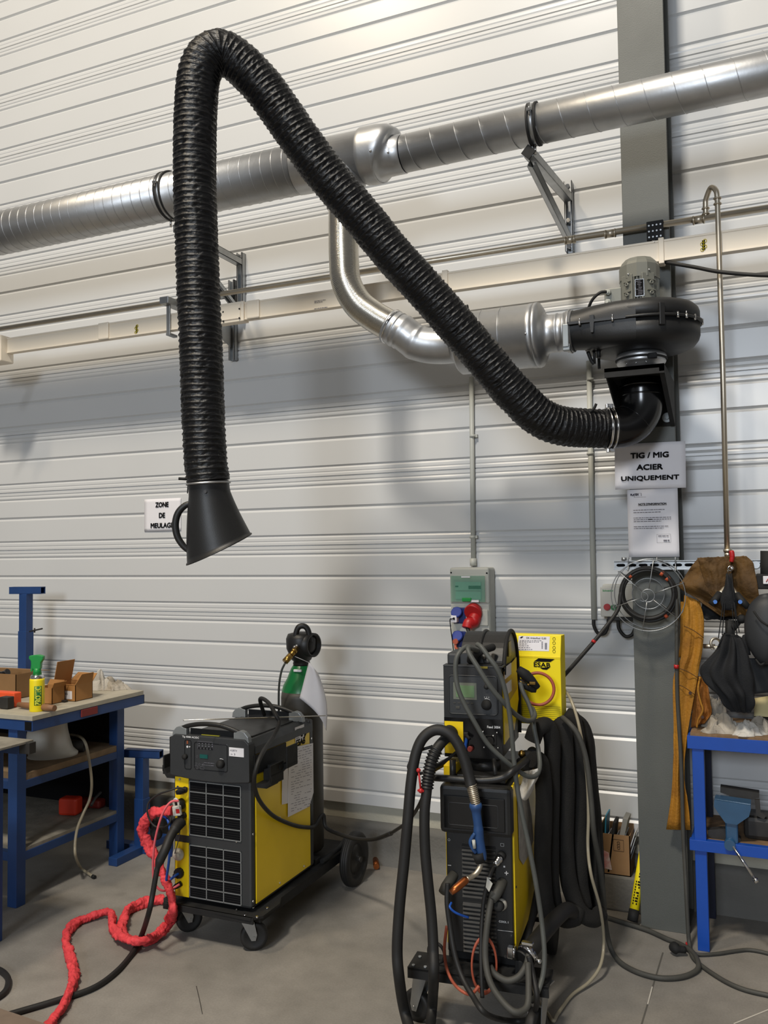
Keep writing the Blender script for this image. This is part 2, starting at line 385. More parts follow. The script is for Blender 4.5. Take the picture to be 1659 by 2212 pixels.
# tee with reducer and downward branch
t = thing('duct_tee', 'galvanised tee fitting with reducer where the steep branch leaves the duct', 'duct fitting', base((xt0+.2, DY, zL-.3)))
zc = zL-.015
mb = MB(); M = frame((xt0+.02, DY, zL-.006), None, None, (1, 0, -.02)); LL = xt1-.02-xt0
mb.lathe([(RB+.002, 0), (RB+.002, LL-.115), (RB+.008, LL-.112), (RB+.012, LL-.105), (RB+.012, LL-.09), (RB+.012, LL-.03)], M, 48, caps=False)
part('tee_body', mb, K_GALV, t, True)
mb = MB(); rp_ = [(RB+.0135, -.05), (RB+.0135, -.02), (RB+.0135, 0), (RB+.013, .03), (RB+.004, .048), (RS+.022, .058), (RS+.008, .066), (RS+.004, .085), (RS+.004, .125), (RS, .128)]; mb.tube([V((xt1-.032+x_, DY, (zL-.016)*(1-min(1, max(0, x_-.02)/.05))+zR*min(1, max(0, x_-.02)/.05))) for r_, x_ in rp_], [r_ for r_, x_ in rp_], 48, caps=False); part('reducer', mb, K_GALV, t, True)
bx = A(742, 480, Y=DY).x
mb = MB(); mb.lathe([(.082, 0), (.082, .04), (.086, .045), (.105, .09), (.118, .16), (.122, .235)], frame((bx, DY, 3.405), None, None, (0.02, 0, 1)), 40); part('branch_collar', mb, K_GALV, t, True)
mb = MB(); mb.ball(A(800, 326, Y=DY-RB-.01), .006); mb.ball(A(838, 329, Y=DY-RS-.005), .005); part('screw', mb, K_CHROME, t, True)
# flexible aluminium branch
fp = [A(742, 440, Y=DY), A(742, 500, Y=DY), A(743, 560, Y=-.72), A(748, 610, Y=-.715), A(772, 655, Y=-.70), A(808, 684, Y=-.69), A(846, 706, Y=-.68)]
pts = resample(cr(fp, 12), .0016)
mb = MB(); mb.tube(pts, [.073+.0005*math.sin(i*2*PI/4) for i in range(len(pts))], 40)
single('flexible_duct', mb, K_ALU, 'shiny flexible aluminium duct dropping in an S from the tee', 'duct')
# elbow + silencer + reducer to the fan
SY = -.64; e0 = A(846, 706, Y=-.68); e1 = A(958, 735, Y=SY)
sil0 = A(945, 742, Y=SY)
zf = 2.69
t = thing('duct_elbow', 'galvanised segmented elbow between flexible duct and silencer', 'duct fitting', base(e0-V((0, 0, .1))))
dirf = (pts[-1]-pts[-8]).normalized()
mb = MB(); q = [e0-dirf*.01, e0+dirf*.03, e0+dirf*.055, e0+dirf*.085+V((.005, 0, .0)), e0+dirf*.12+V((.02, 0, .01))]
q = cr([e0-dirf*.015, e0+dirf*.03, e0+dirf*.07+V((.002, 0, 0)), A(905, 742, Y=-.655), V((-1.36, SY, zf+.0)), V((-1.22, SY, zf))], 8)
rr = []
for i in range(len(q)): rr.append(.083+(.003 if i in (8, 9, 14, 15, 22, 23) else 0))
mb.tube(q, rr, 40); part('elbow_body', mb, K_GALV, t, True)
mb = MB(); mb.band(e0, dirf, .080, .012, .006); part('clamp_band', mb, K_CHROME, t, True)
t = thing('duct_silencer', 'fat galvanised round silencer drum left of the black fan', 'silencer', base((-1.1, SY, zf-.15)))
RSil = .142; xe = -.898
mb = MB(); M = frame((-1.30, SY, zf), None, None, (1, 0, 0)); LL = xe+1.30
mb.lathe([(.085, 0), (.09, .01), (RSil-.01, .03), (RSil, .04), (RSil, LL-.03), (RSil+.002, LL-.028), (RSil+.002, LL)], M, 56)
for xx in (LL-.16, LL-.25): mb.tube([M@V((RSil*math.cos(a), RSil*math.sin(a), xx+.02*a/6.28)) for a in [2*PI*k/48 for k in range(49)]], .002, 6)
part('drum', mb, K_GALV, t, True)
mb = MB(); M = frame((xe, SY, zf), None, None, (1, 0, 0))
mb.lathe([(RSil+.003, -.004), (RSil+.004, .004), (RSil, .014), (RSil-.02, .026), (.1, .034), (.088, .042), (.084, .055), (.084, .085), (.087, .088), (.087, .093), (.084, .096), (.084, .118), (.087, .121), (.087, .125), (.084, .128), (.084, .19)], M, 48); part('end_cone', mb, K_GALV, t, True)
mb = MB(); mb.ball(A(1135, 721, Y=SY-RSil), .005); part('screw', mb, K_CHROME, t, True)
mb = MB(); mb.ring(A(1010, 668, Y=SY), (1, .2, 0), .018, .004); mb.box(-.012, .012, -.004, .004, -.035, -.012, M=Matrix.Translation(A(1010, 668, Y=SY))); part('hanging_eye', mb, K_BLKM, t, True)
# duct clamps and wall brackets
def clamp(x, z, R, label):
    t = thing('duct_clamp', label, 'pipe clamp', base((x, DY, z-R-.03)))
    mb = MB(); mb.band((x-.016, DY, z), (1, 0, 0), R, .010, .008); mb.band((x+.016, DY, z), (1, 0, 0), R, .010, .008); part('rubber_lining', mb, K_RUB, t, True)
    mb = MB(); mb.band((x, DY, z), (1, 0, 0), R, .026, .005); part('band', mb, K_GALV2, t, True)
    mb = MB(); mb.box(x-.012, x+.012, DY-R-.022, DY-R-.0, z+.015, z+.03, .002); mb.cyl((x, DY-R-.015, z), (x, DY-R-.015, z+.05), .004); mb.cyl((x, DY, z-R-.05), (x, DY, z-R), .006); part('bolt', mb, K_CHROME, t, True)
clamp(-.875, zR+.006, RS, 'rubber lined clamp holding the narrow duct above the wall bracket')
clamp(-2.86, zL, RB, 'rubber lined clamp around the large duct beside the black hose')
def channel(mb, p0, p1, w=.041, d=.041, slots=True, up=(0, 0, 1)):
    p0, p1 = V(p0), V(p1); M = frame(p0, None, None, p1-p0); L = (p1-p0).length
    z = V((0, 0, 1)); dirn = (p1-p0).normalized(); upv = V(up); x = (upv-dirn*upv.dot(dirn)).normalized(); M = frame(p0, x, None, dirn)
    t_ = .003
    mb.box(-d/2, -d/2+t_, -w/2, w/2, 0, L, M=M); mb.box(-d/2, d/2, -w/2, -w/2+t_, 0, L, M=M); mb.box(-d/2, d/2, w/2-t_, w/2, 0, L, M=M)
    mb.box(d/2-t_, d/2, -w/2, -w/2+.009, 0, L, M=M); mb.box(d/2-t_, d/2, w/2-.009, w/2, 0, L, M=M)
t = thing('wall_bracket', 'triangular galvanised bracket under the narrow duct left of the column', 'bracket', base((-.868, -.02, 3.26)))
mb = MB(); channel(mb, (-.868, -.022, 3.262), (-.868, -.022, 3.63), up=(0, -1, 0)); part('wall_rail', mb, K_GALV2, t, True)
mb = MB(); tip = V((-.90, -.74, 3.49)); at_ = V((-.868, -.045, 3.54)); channel(mb, at_, tip, up=(0, 0, 1)); part('arm', mb, K_GALV2, t, True)
mb = MB(); mb.box(-.024, .024, -.024, .024, -.004, .004, M=frame(tip, None, None, tip-at_)); part('end_cap', mb, K_BLKM, t, True)
mb = MB(); channel(mb, (-.868, -.045, 3.32), tip+V((.0, .05, -.035)), w=.034, d=.028, up=(0, -1, .3)); part('brace', mb, K_GALV2, t, True)
for z in (3.285, 3.42, 3.60):
    mb = MB(); mb.cyl((-.868, -.05, z), (-.868, -.03, z), .012, seg=6); part('bolt', mb, K_CHROME, t, True)
t = thing('wall_bracket', 'galvanised bracket with diagonal braces half hidden behind the black hose', 'bracket', base((-2.89, -.02, 2.9)))
mb = MB(); channel(mb, (-2.87, -.022, 3.14), (-2.87, -.022, 3.56), up=(0, -1, 0)); channel(mb, (-2.93, -.022, 2.905), (-2.93, -.022, 3.40), up=(0, -1, 0)); part('wall_rail', mb, K_GALV2, t, True)
mb = MB(); channel(mb, (-2.87, -.045, 3.50), (-2.87, -.66, 3.50)); part('arm', mb, K_GALV2, t, True)
mb = MB(); channel(mb, (-2.87, -.045, 3.19), (-2.87, -.60, 3.46), w=.034, d=.028, up=(0, -1, .3)); part('brace', mb, K_GALV2, t, True)
mb = MB(); channel(mb, (-2.93, -.045, 3.30), (-2.93, -.46, 3.16), w=.03, d=.03); mb.prism([(0, 0), (.0, .14), (.40, .14), (.40, .12)], -.002, .002, M=frame((-2.93, -.045, 2.98), (0, -1, 0), (1, 0, 0))); part('lower_arm', mb, K_GALV2, t, True)
# trunking
t = thing('cable_trunking', 'cream busbar trunking running the whole wall below the ducts', 'trunking', base((-2, -.37, 3.03)))
mb = MB(); mb.box(-6, 1.2, -.385, -.345, 3.03, 3.13, .003); mb.box(-6, 1.2, -.388, -.38, 3.119, 3.128); mb.box(-6, 1.2, -.388, -.38, 3.031, 3.036); part('channel', mb, K_CREAM, t, True)
mb = MB(); a0 = A(470, 700, Y=-.37).x; a1 = A(532, 690, Y=-.37).x; mb.box(a0, a1, -.398, -.34, 3.022, 3.135, .004); mb.box(a0+.01, a1-.02, -.404, -.39, 3.037, 3.12, .003); part('joint_cover', mb, K_CREAM, t, True)
for p0_, p1_ in ((538, 565), (218, 240)):
    mb = MB(); mb.box(A(p0_, 695, Y=-.37).x, A(p1_, 695, Y=-.37).x, -.398, -.37, 3.03, 3.132, .006); part('tap_off_cap', mb, K_CREAM, t, True)
for px_ in ((958, 970), (1425, 1437)):
    mb = MB(); u0 = A(px_[0], 600, Y=-.37).x; u1 = A(px_[1], 600, Y=-.37).x; mb.box(u0, u1, -.394, -.338, 3.018, 3.138, .003)
    part('joint_band', mb, K_CREAM, t, True)
mb = MB()
for q in ((482, 674), (517, 667), (482, 694), (517, 687)): mb.cyl(A(q[0], q[1], Y=-.400), A(q[0], q[1], Y=-.406), .005, seg=12)
part('screw', mb, K_BLKM, t, True)
for q in ((1520, 531), (295, 712)):
    mb = MB(); c = A(q[0], q[1], Y=-.386)
    for k in range(4): mb.ring(c+V((-.006 if k % 2 else .006, -.001, .022-.013*k)), (0, 1, 0), .007, .0016, 16, 4); mb.box(c.x-.006, c.x+.006, -.3872, -.3862, c.z-.02, c.z+.025)
    part('warning_sticker', mb, mat('sticker_yellow', 'c9b81e', .6), t, True)
mb = MB(); c = A(690, 655, Y=-.386); random.seed(2); scribble(mb, c.x-.03, c.x+.04, c.z+.012, .003, -.3885); scribble(mb, c.x-.03, c.x+.02, c.z+.004, .003, -.3885); scribble(mb, c.x-.03, c.x+.05, c.z-.03, .004, -.3885); part('printed_marks', mb, K_INKG, t, True)
mb = MB(); c = A(2, 742, Y=-.39); mb.box(c.x-.2, c.x+.05, -.44, -.33, 2.97, 3.14, .008); mb.box(c.x-.1, c.x+.03, -.445, -.43, 2.96, 2.975); part('tap_off_box', mb, K_CREAM, t, True)
mb = MB(); mb.tube(cr([V((c.x-.02, -.4, 2.98)), V((c.x-.03, -.4, 2.9)), V((c.x-.1, -.4, 2.8))], 6), .008, 10); part('supply_cable', mb, K_RUB, t, True)
mb = MB(); x = A(363, 660, Y=-.4).x
mb.box(x-.012, x+.012, -.4, -.39, 3.0, 3.19, .001); mb.box(x-.014, x+.014, -.402, -.33, 2.998, 3.012, .001); mb.box(x-.03, x+.03, -.44, -.0, 3.175, 3.215, .002); single('trunking_hanger', mb, K_GALV2, 'small grey metal hanger arm holding trunking left of the black hose', 'bracket')
# stainless air pipe
PY, PZ = -.33, 3.214
t = thing('air_pipe', 'stainless compressed air pipe running level along the wall', 'pipe', base((-2, PY, PZ-.015)))
mb = MB(); mb.cyl((-6, PY, PZ), (1.2, PY, PZ+.006), .0145, seg=20); part('main_pipe', mb, K_STEEL, t, True)
for px_ in (1318, 1510, 1231):
    mb = MB(); x = A(px_, 500, Y=PY).x
    for dx in (-.022, .022): mb.ring((x+dx, PY, PZ), (1, 0, 0), .017, .004, 24, 8)
    mb.cyl((x-.02, PY, PZ), (x+.02, PY, PZ), .0175)
    part('press_fitting', mb, K_STEEL, t, True)
t = thing('drop_pipe', 'thin stainless pipe dropping down beside the column to the red valve', 'pipe', base((-.14, PY-.05, 1.7)))
xA = A(1524, 440, Y=PY).x; xB = A(1549, 410, Y=-.40).x; ztop = A(1540, 403, Y=-.38).z
bot = A(1571, 1195, Y=-.40)
mb = MB(); pth = cr([V((xA, PY, PZ)), V((xA, PY-.005, PZ+.06)), V((xA+.004, PY-.012, ztop-.035)), V(((xA+xB)/2, PY-.04, ztop)), V((xB-.004, -.398, ztop-.03)), V((xB, -.40, ztop-.08))], 8)+[V((xB, -.40, 2.5)), V((bot.x, -.40, bot.z))]
mb.tube(pth, .0115, 16); part('pipe_run', mb, K_STEEL, t, True)
mb = MB()
for z in (ztop-.09, ztop-.065): mb.ring((xB, -.40, z), (0, 0, 1), .014, .004, 20, 6)
for z in (PZ+.02, PZ+.045): mb.ring((xA, PY-.003, z), (0, 0, 1), .014, .004, 20, 6)
part('press_fitting', mb, K_STEEL, t, True)
mb = MB(); c = A(1415, 498, Y=-.37); mb.box(c.x-.037, c.x+.037, -.375, -.365, c.z-.045, c.z+.045, .003, M=None); mb.box(c.x-.037, c.x+.037, -.37, -.31, c.z+.035, c.z+.045, .003)
o = single('pipe_bracket_plate', mb, K_BLKM, 'square black perforated plate clamping the air pipe on the column', 'bracket')
mb = MB()
for i in range(4):
    for j in range(3):
        p = V((c.x-.026+.017*i, -.376, c.z-.03+.027*j)); mb.cyl(p, p+V((0, -.002, 0)), .004, seg=10)
part('hole', mb, K_GALV2, o, True)
mb = MB(); mb.cyl((c.x-.005, -.372, c.z-.05), (c.x-.005, -.372, 3.03), .006); mb.cyl((c.x-.005, -.378, c.z-.062), (c.x-.005, -.378, c.z-.05), .011, seg=6); part('threaded_rod', mb, K_CHROME, o, True)
# black supply cable sagging to the right from the trunking
mb = MB(); mb.tube(cr([A(1436, 566, Y=-.37), A(1500, 577, Y=-.42), A(1560, 588, Y=-.46), A(1659, 595, Y=-.5), A(1760, 592, Y=-.55)], 10), .0085, 12)
single('power_cable', mb, K_RUB, 'black cable sagging right from the cream trunking beside the column', 'cable')
# conduits
t = thing('conduit', 'grey conduit dropping down the wall to the socket box', 'conduit', base((-1.43, -.015, 1.65)))
mb = MB(); mb.cyl(A(1018, 815, Y=-.018), A(1022.5, 1222, Y=-.018), .0125, seg=16); part('tube', mb, K_LGR, t, True)
for y_ in (942, 1160):
    mb = MB(); c = A(1021, y_, Y=-.018); mb.band(c, (0, 0, 1), .0125, .014, .004); mb.box(c.x+.012, c.x+.026, -.02, 0, c.z-.008, c.z+.008); part('saddle', mb, K_LGR, t, True)
mb = MB(); mb.cyl(A(1022, 1206, Y=-.018), A(1022.5, 1222, Y=-.018), .018); part('end_socket', mb, K_LGR, t, True)
t = thing('conduit', 'grey conduit dropping down the wall just left of the column', 'conduit', base((-.79, -.015, 1.36)))
mb = MB(); mb.cyl(A(1272, 780, Y=-.018), A(1283, 1338, Y=-.018), .0135, seg=16); part('tube', mb, K_LGR, t, True)
for y_ in (820, 980):
    mb = MB(); c = A(1275, y_, Y=-.018); mb.band(c, (0, 0, 1), .0135, .014, .004); part('saddle', mb, K_LGR, t, True)
# ================================================================== EXTRACTION FAN
FX, FY, FZ = -.468, -.525, 2.70
t = thing('fan_bracket', 'black steel gusset bracket bolted to the column under the fan', 'bracket', base((FX, -.4, 2.28)))
bx0, bx1, byf = -.592, -.350, -.755
mb = MB()
mb.box(bx0, bx1, byf, cy-.001, 2.470, 2.486); mb.box(bx0, bx1, byf, byf+.008, 2.447, 2.486); part('top_plate', mb, K_BLKM, t, True)
mb = MB(); mb.box(bx0, bx1, cy-.010, cy-.001, 2.285, 2.47); part('back_plate', mb, K_BLKM, t, True)
mb = MB()
for x in (bx0, bx1-.006): mb.prism([(byf, 2.47), (cy-.001, 2.47), (cy-.001, 2.285), (cy-.02, 2.285)], x, x+.006, M=Matrix(((0, 1, 0, 0), (1, 0, 0, 0), (0, 0, 1, 0), (0, 0, 0, 1))))
mb.prism([(byf, 2.455), (byf-.0, 2.47), (cy-.02, 2.285), (cy-.03, 2.285)], bx1-.020, bx1-.0, M=Matrix(((0, 1, 0, 0), (1, 0, 0, 0), (0, 0, 1, 0), (0, 0, 0, 1))))
part('gusset', mb, K_BLKM, t, True)
mb = MB(); c = A(1441, 902, Y=cy-.012); mb.cyl(c, c+V((0, -.004, 0)), .022); mb.cyl(c+V((0, -.004, 0)), c+V((0, -.014, 0)), .01, seg=6); part('bolt', mb, K_PGRY, t, True)
t = thing('extraction_fan', 'black centrifugal fume fan with grey motor on top, mounted on the column', 'fan', base((FX, FY, 2.49)))
def vol(a):  # radius of the volute, a measured from +x
    a = a % (2*PI); return .250-.018*math.sin(a)**2+.0*a+(-.022 if PI < a < 2*PI else 0)*math.sin(a-PI)
def shell(mb, prof):
    vs = []; fs = []; n = 64
    for dr, z in prof:
        for k in range(n):
            a = 2*PI*k/n; R = max(.05, vol(a)+dr if dr > -.2 else .09); vs.append((FX+R*math.cos(a), FY+R*math.sin(a), FZ+z))
    for i in range(len(prof)-1):
        for k in range(n): fs.append((i*n+k, i*n+(k+1) % n, (i+1)*n+(k+1) % n, (i+1)*n+k))
    fs.append(tuple(range(n))[::-1]); fs.append(tuple(range((len(prof)-1)*n, len(prof)*n)))
    mb.add(vs, fs, [True]*(len(fs)-2)+[False]*2)
mb = MB(); shell(mb, [(0, 0), (0, .045), (-.006, .064), (-.022, .080), (-.045, .088), (-.12, .094)])
part('upper_casing', mb, K_BLK, t, True)
mb = MB(); shell(mb, [(0, 0), (0, -.055), (-.006, -.075), (-.022, -.095), (-.05, -.108), (-.12, -.118), (-.14, -.122)])
part('lower_casing', mb, K_BLK, t, True)
# outlet throat: rounded square blending to circle
mb = MB(); n = 48; rings = []
for i, (x, ex, r) in enumerate([(-.46, .5, .098), (-.55, .5, .097), (-.64, .7, .094), (-.70, .9, .089), (-.745, 1, .086), (-.76, 1, .086)]):
    for k in range(n):
        a = 2*PI*k/n; c_, s_ = math.cos(a), math.sin(a); q = (abs(c_)**(2/ex)+abs(s_)**(2/ex))**(-ex/2) if ex < 1 else 1
        rings.append((x, SY+r*q*c_*.98, 2.692+r*q*s_))
fs = [(i*n+k, i*n+(k+1) % n, (i+1)*n+(k+1) % n, (i+1)*n+k) for i in range(5) for k in range(n)]
mb.add(rings, fs, True); part('outlet', mb, K_BLK, t, True)
mb = MB(); shell(mb, [(.0, -.005), (.012, -.005), (.012, .006), (.0, .006)]); mb.box(-.745, -.44, SY-.105, SY-.09, FZ-.005, FZ+.006); part('flange', mb, K_BLK, t, True)
mb = MB()
for px_, py_ in ((1252, 703), (1323, 695), (1424, 684), (1483, 689)):
    yy_ = SY-.100 if px_ < 1400 else None
    for dz, r in ((.0, .005), ):
        c = A(px_, py_, Y=-.745) if px_ < 1400 else A(px_, py_, d=3.62)
        mb.cyl(V((c.x, c.y, FZ-.014)), V((c.x, c.y, FZ+.006)), .005, seg=8); mb.cyl(V((c.x, c.y, FZ+.006)), V((c.x, c.y, FZ+.018)), .0025, seg=8)
for a in (-.75, -.35, .05):
    R = vol(a)+.008; c = V((FX+R*math.cos(a), FY+R*math.sin(a), 0)); mb.cyl(V((c.x, c.y, FZ-.014)), V((c.x, c.y, FZ+.012)), .005, seg=8)
part('bolt', mb, K_CHROME, t, True)
mb = MB()
for px_ in (1279,):
    c = A(px_, 700, Y=SY-.098); mb.prism([(-.009, .03), (.009, .03), (.009, 0), (.005, -.045), (-.005, -.045), (-.009, 0)], -.012, .012, M=Matrix.Translation((c.x, SY-.094, FZ-.005)))
for a in (-1.05,):
    R = vol(a)+.0; c = V((FX+R*math.cos(a), FY+R*math.sin(a), FZ)); mb.box(-.012, .012, -.013, .010, -.045, .05, .003, M=Matrix.Translation(c)@Matrix.Rotation(a+PI/2, 4, 'Z'))
part('casing_rib', mb, K_BLK, t, True)
# motor
MX, MY, MR = FX+.003, FY-.01, .083
mb = MB(); mb.lathe([(MR-.008, 0), (MR-.008, .13)], Matrix.Translation((MX, MY, FZ+.09)), 40)
for k in range(40):
    a = 2*PI*k/40; mb.box(MR-.010, MR+.001, -.0016, .0016, .0, .125, M=Matrix.Translation((MX, MY, FZ+.092))@Matrix.Rotation(a, 4, 'Z'))
for a in (-2.15, -1.0): mb.box(MR-.012, MR+.002, -.030, .030, .0, .13, .004, M=Matrix.Translation((MX, MY, FZ+.09))@Matrix.Rotation(a, 4, 'Z'))
part('motor_body', mb, K_MOT, t, True)
mb = MB(); mb.lathe([(MR+.004, 0), (MR+.004, .06), (MR-.004, .075), (MR-.022, .094), (MR-.04, .10)], Matrix.Translation((MX, MY, FZ+.205)), 12, smooth=False); part('fan_cowl', mb, K_MOT, t, True)
av = (CAM-V((MX, MY, FZ))); av.z = 0; av.normalize(); aa = math.atan2(av.y, av.x)
mb = MB()
for da, z in ((-.55, .18), (.5, .19)): mb.ball((MX+(MR+.004)*math.cos(aa+da), MY+(MR+.004)*math.sin(aa+da), FZ+.04+z), .005)
part('screw', mb, K_CHROME, t, True)
mb = MB()
for da in (-.62, .58):
    for z in (.11, .155):
        c = V((MX+(MR+.004)*math.cos(aa+da), MY+(MR+.004)*math.sin(aa+da), FZ+z+.02)); M = frame(c, None, None, V((math.cos(aa+da), math.sin(aa+da), 0))); mb.lathe([(.004, 0), (.004, .008), (.009, .008), (.009, -.006)], M, 14, caps=False); mb.box(-.018, .018, -.004, .006, -.014, -.010, M=frame(c, (-math.sin(aa+da), math.cos(aa+da), 0), V((math.cos(aa+da), math.sin(aa+da), 0))))
part('mounting_lug', mb, K_MOT, t, True)
M = frame(V((MX+(MR+.003)*math.cos(aa+.0), MY+(MR+.003)*math.sin(aa+.0), FZ+.115)), (-math.sin(aa), math.cos(aa), 0), (-math.cos(aa), -math.sin(aa), 0))
mb = MB(); mb.box(-.019, .019, -.002, .0, 0, .075, M=M); np_ = part('nameplate', mb, K_CHROME, t, True)
mb = MB(); mb.box(-.0165, .0165, -.003, -.002, .003, .072, M=M); random.seed(5); part('plate_field', mb, K_INK, np_, True)
mb = MB()
for k in range(9): mb.box(-.014+random.random()*.01, .002+random.random()*.012, -.0035, -.003, .008+.007*k, .0105+.007*k, M=M)
part('plate_print', mb, K_INKG, np_, True)
mb = MB(); c = V((MX-.115, MY-.02, FZ+.135)); mb.box(c.x-.03, c.x+.045, c.y-.035, c.y+.035, c.z-.045, c.z+.04, .004); tb = part('terminal_box', mb, K_MOT, t, True)
mb = MB()
for z in (.02, -.022):
    g = V((c.x-.01, c.y-.036, c.z+z)); mb.cyl(g, g+V((-.004, -.016, 0)), .0125, seg=6); mb.cyl(g+V((-.004, -.016, 0)), g+V((-.006, -.024, 0)), .009, seg=16)
part('cable_gland', mb, K_LGR, tb, True)
mb = MB(); g = V((c.x-.016, c.y-.06, c.z+.02)); mb.tube(cr([g, g+V((-.03, -.01, -.005)), g+V((-.07, 0, -.04)), g+V((-.09, .04, -.10)), V((-.66, -.50, 2.62)), V((-.655, -.50, 2.54))], 8), .0065, 12); part('motor_cable', mb, K_RUB, t, True)
mb = MB(); mb.tube(cr([A(1270, 760, Y=-.60), A(1277, 778, Y=-.60), A(1283, 786, Y=-.60)], 5), .008, 10); mb.tube([A(1284, 786, Y=-.60), A(1284, 765, Y=-.60), A(1280, 750, Y=-.6)], .006, 10); mb.cyl(A(1293, 755, Y=-.62), A(1293, 773, Y=-.62), .009, seg=12); part('cable_loop', mb, K_RUB, t, True)
mb = MB(); mb.lathe([(.086, 2.487), (.086, 2.50), (.088, 2.50), (.088, 2.53), (.103, 2.538), (.106, 2.545), (.103, 2.553), (.108, 2.560), (.108, 2.570), (.10, 2.582)], Matrix.Translation((FX, FY, 0)), 48); part('inlet_spigot', mb, K_GALV, t, True)
mb = MB(); mb.ring((FX, FY, 2.556), (0, 0, 1), .107, .0045, 48, 8)
q = V((FX+.105*math.cos(-1.0), FY+.105*math.sin(-1.0), 2.552)); mb.box(q.x-.02, q.x+.02, q.y-.012, q.y+.012, q.z-.012, q.z+.012, .004); part('inlet_clamp', mb, K_BLKM, t, True)
mb = MB()
for px_ in (1353, 1374, 1396): mb.ball(A(px_, 784+(1374-px_)*.1, Y=FY-.088), .0038)
part('spigot_screw', mb, K_CHROME, t, True)
mb = MB(); g = V((-.752, SY, 2.69)); mb.band(g, (1, 0, 0), .086, .028, .006); mb.ring(g, (1, 0, 0), .092, .005); 
oc = part('outlet_clamp', mb, K_GALV, t, True)
mb = MB(); mb.box(-.768, -.742, SY-.103, SY-.09, 2.60, 2.70, .003); mb.box(-.770, -.738, SY-.098, SY-.07, 2.585, 2.615, .004); part('clamp_lever', mb, K_PGRY, oc, True)

# ================================================================== EXTRACTION ARM
t = thing('fume_extractor', 'long black ribbed fume hose arm looping up and hanging down to a black hood', 'fume extractor', base((FX, FY, 2.2)))
hd = V((-.90, -.44, 0)).normalized(); S1 = V((FX, FY, 2.375)); E = A(1306, 916, d=3.66)
rho = S1.z-E.z
pts = [V((FX, FY, 2.47)), V((FX, FY, 2.42))]+[S1+hd*rho*(1-math.cos(a))+V((0, 0, -rho*math.sin(a))) for a in [PI/2*k/12 for k in range(13)]]
E = pts[-1]+hd*.03; pts.append(E)
mb = MB(); mb.tube(pts, [.088]*2+[.088]*13+[.088], 40); el = part('elbow', mb, K_BLK2, t, True)
mb = MB(); k = 8; tg = (pts[k+1]-pts[k-1]).normalized(); mb.ring(pts[k], tg, .0865, .0022, 48, 6); mb.ring(V((FX, FY, 2.40)), (0, 0, 1), .088, .004); mb.ring(V((FX, FY, 2.44)), (0, 0, 1), .092, .006); part('mould_seam', mb, K_BLK2, el, True)
H = A(430, 650, d=3.42)
pd = V((H.x-E.x, H.y-E.y, 0)).normalized(); pn = V((-pd.y, pd.x, 0))
def PP(x, y):
    v = ray(x, y); return CAM+v*((E-CAM).dot(pn)/v.dot(pn))
hp = [E-hd*.01, E+hd*.05]+[PP(*q) for q in [(1212, 920), (1163, 899), (1120, 860), (1078, 813), (1032, 757), (980, 697), (915, 622), (850, 551), (788, 475), (741, 420), (697, 367), (652, 306), (610, 246), (568, 188), (520, 138), (478, 113), (448, 126), (430, 162), (424, 220), (421, 300), (421, 400), (424, 500), (429, 640), (435, 780), (439, 900), (444, 990), (450, 1040)]]
hs = resample(cr(hp, 24), .0023)
pitch = 10
rr = []
L_ = len(hs)
for i in range(L_):
    s_ = i*.0023
    # tighter folds where the hose is compressed in the bends
    def f(a, i_, i=i, s_=s_):
        ph = ((i+pitch*a/(2*PI)) % pitch)/pitch; sag = math.sin(PI*ph)**.5
        w = noise.noise(V((math.cos(a)*2.2+s_*9, math.sin(a)*2.2, s_*14)))
        w2 = noise.noise(V((math.cos(a)*2.4, math.sin(a)*2.4, s_*75+4*math.sin(a+1)+2.5*math.cos(2*a))))
        return .0865-sag*(.0026+.003*w)-sag*.0048*abs(w2)*2+(.0014 if ph < .1 else 0)
    rr.append(f)
mb = MB(); mb.tube(hs, rr, 64); part('ribbed_hose', mb, K_HOSE, t, True)
mb = MB()
hcl = E+hd*.008
mb.band(hcl, hd, .0885, .010, .004); mb.band(hcl+hd*-.022, hd, .0885, .007, .004); cl = part('hose_clamp', mb, K_CHROME, t, True)
mb = MB()
for sg_ in (1, -1):
    q = hcl+V((0, 0, .098*sg_))+hd*-.01; Mx = frame(q, hd, None, (0, 0, 1)); mb.box(-.018, .014, -.012, .012, -.008, .010, .003, M=Mx); mb.cyl((0, -.02, .002), (0, .02, .002), .006, M=Mx)
part('clamp_screw', mb, K_CHROME, cl, True)
mb = MB(); q = A(1288, 872, d=3.72); mb.tube(cr([q, q+V((-.01, 0, -.02)), q+V((-.03, 0, -.035))], 4), .006, 8); part('cable_tie', mb, K_BLKM, t, True)
# hood
nc = hs[-1]; dN = 3.42
oc_ = A(473, 1184, d=3.42)
ax1 = (_r*.42-_u*.90+_fw*.10).normalized(); ax0 = (_r*.06-_u*.998).normalized()
rows = []
mb = MB(); n = 56; vs = []; NR = 16
def hoodring(u, dR=0):
    c = nc.lerp(oc_, u)+(_r*-.004*math.sin(PI*u)); a = ax0.lerp(ax1, min(1, u*1.0)**1.2).normalized(); R = .080+.057*(max(0, u-.16)/.84)**1.05 if u > .16 else .080
    R += dR; xx = (_r-a*_r.dot(a)).normalized(); yy_ = a.cross(xx)
    return [c+(xx*math.cos(2*PI*k/n)+yy_*math.sin(2*PI*k/n))*R for k in range(n)]
lst = [hoodring(i/NR) for i in range(NR+1)]+[hoodring(1.0, .004), hoodring(1.02, .004), hoodring(1.02, -.004)]+[hoodring(1-i/NR, -.004) for i in range(NR)]
for r_ in lst: vs += r_
mb.add(vs, [(i*n+k, i*n+(k+1) % n, (i+1)*n+(k+1) % n, (i+1)*n+k) for i in range(len(lst)-1) for k in range(n)], True)
hood = part('hood', mb, K_BLK, t, True)
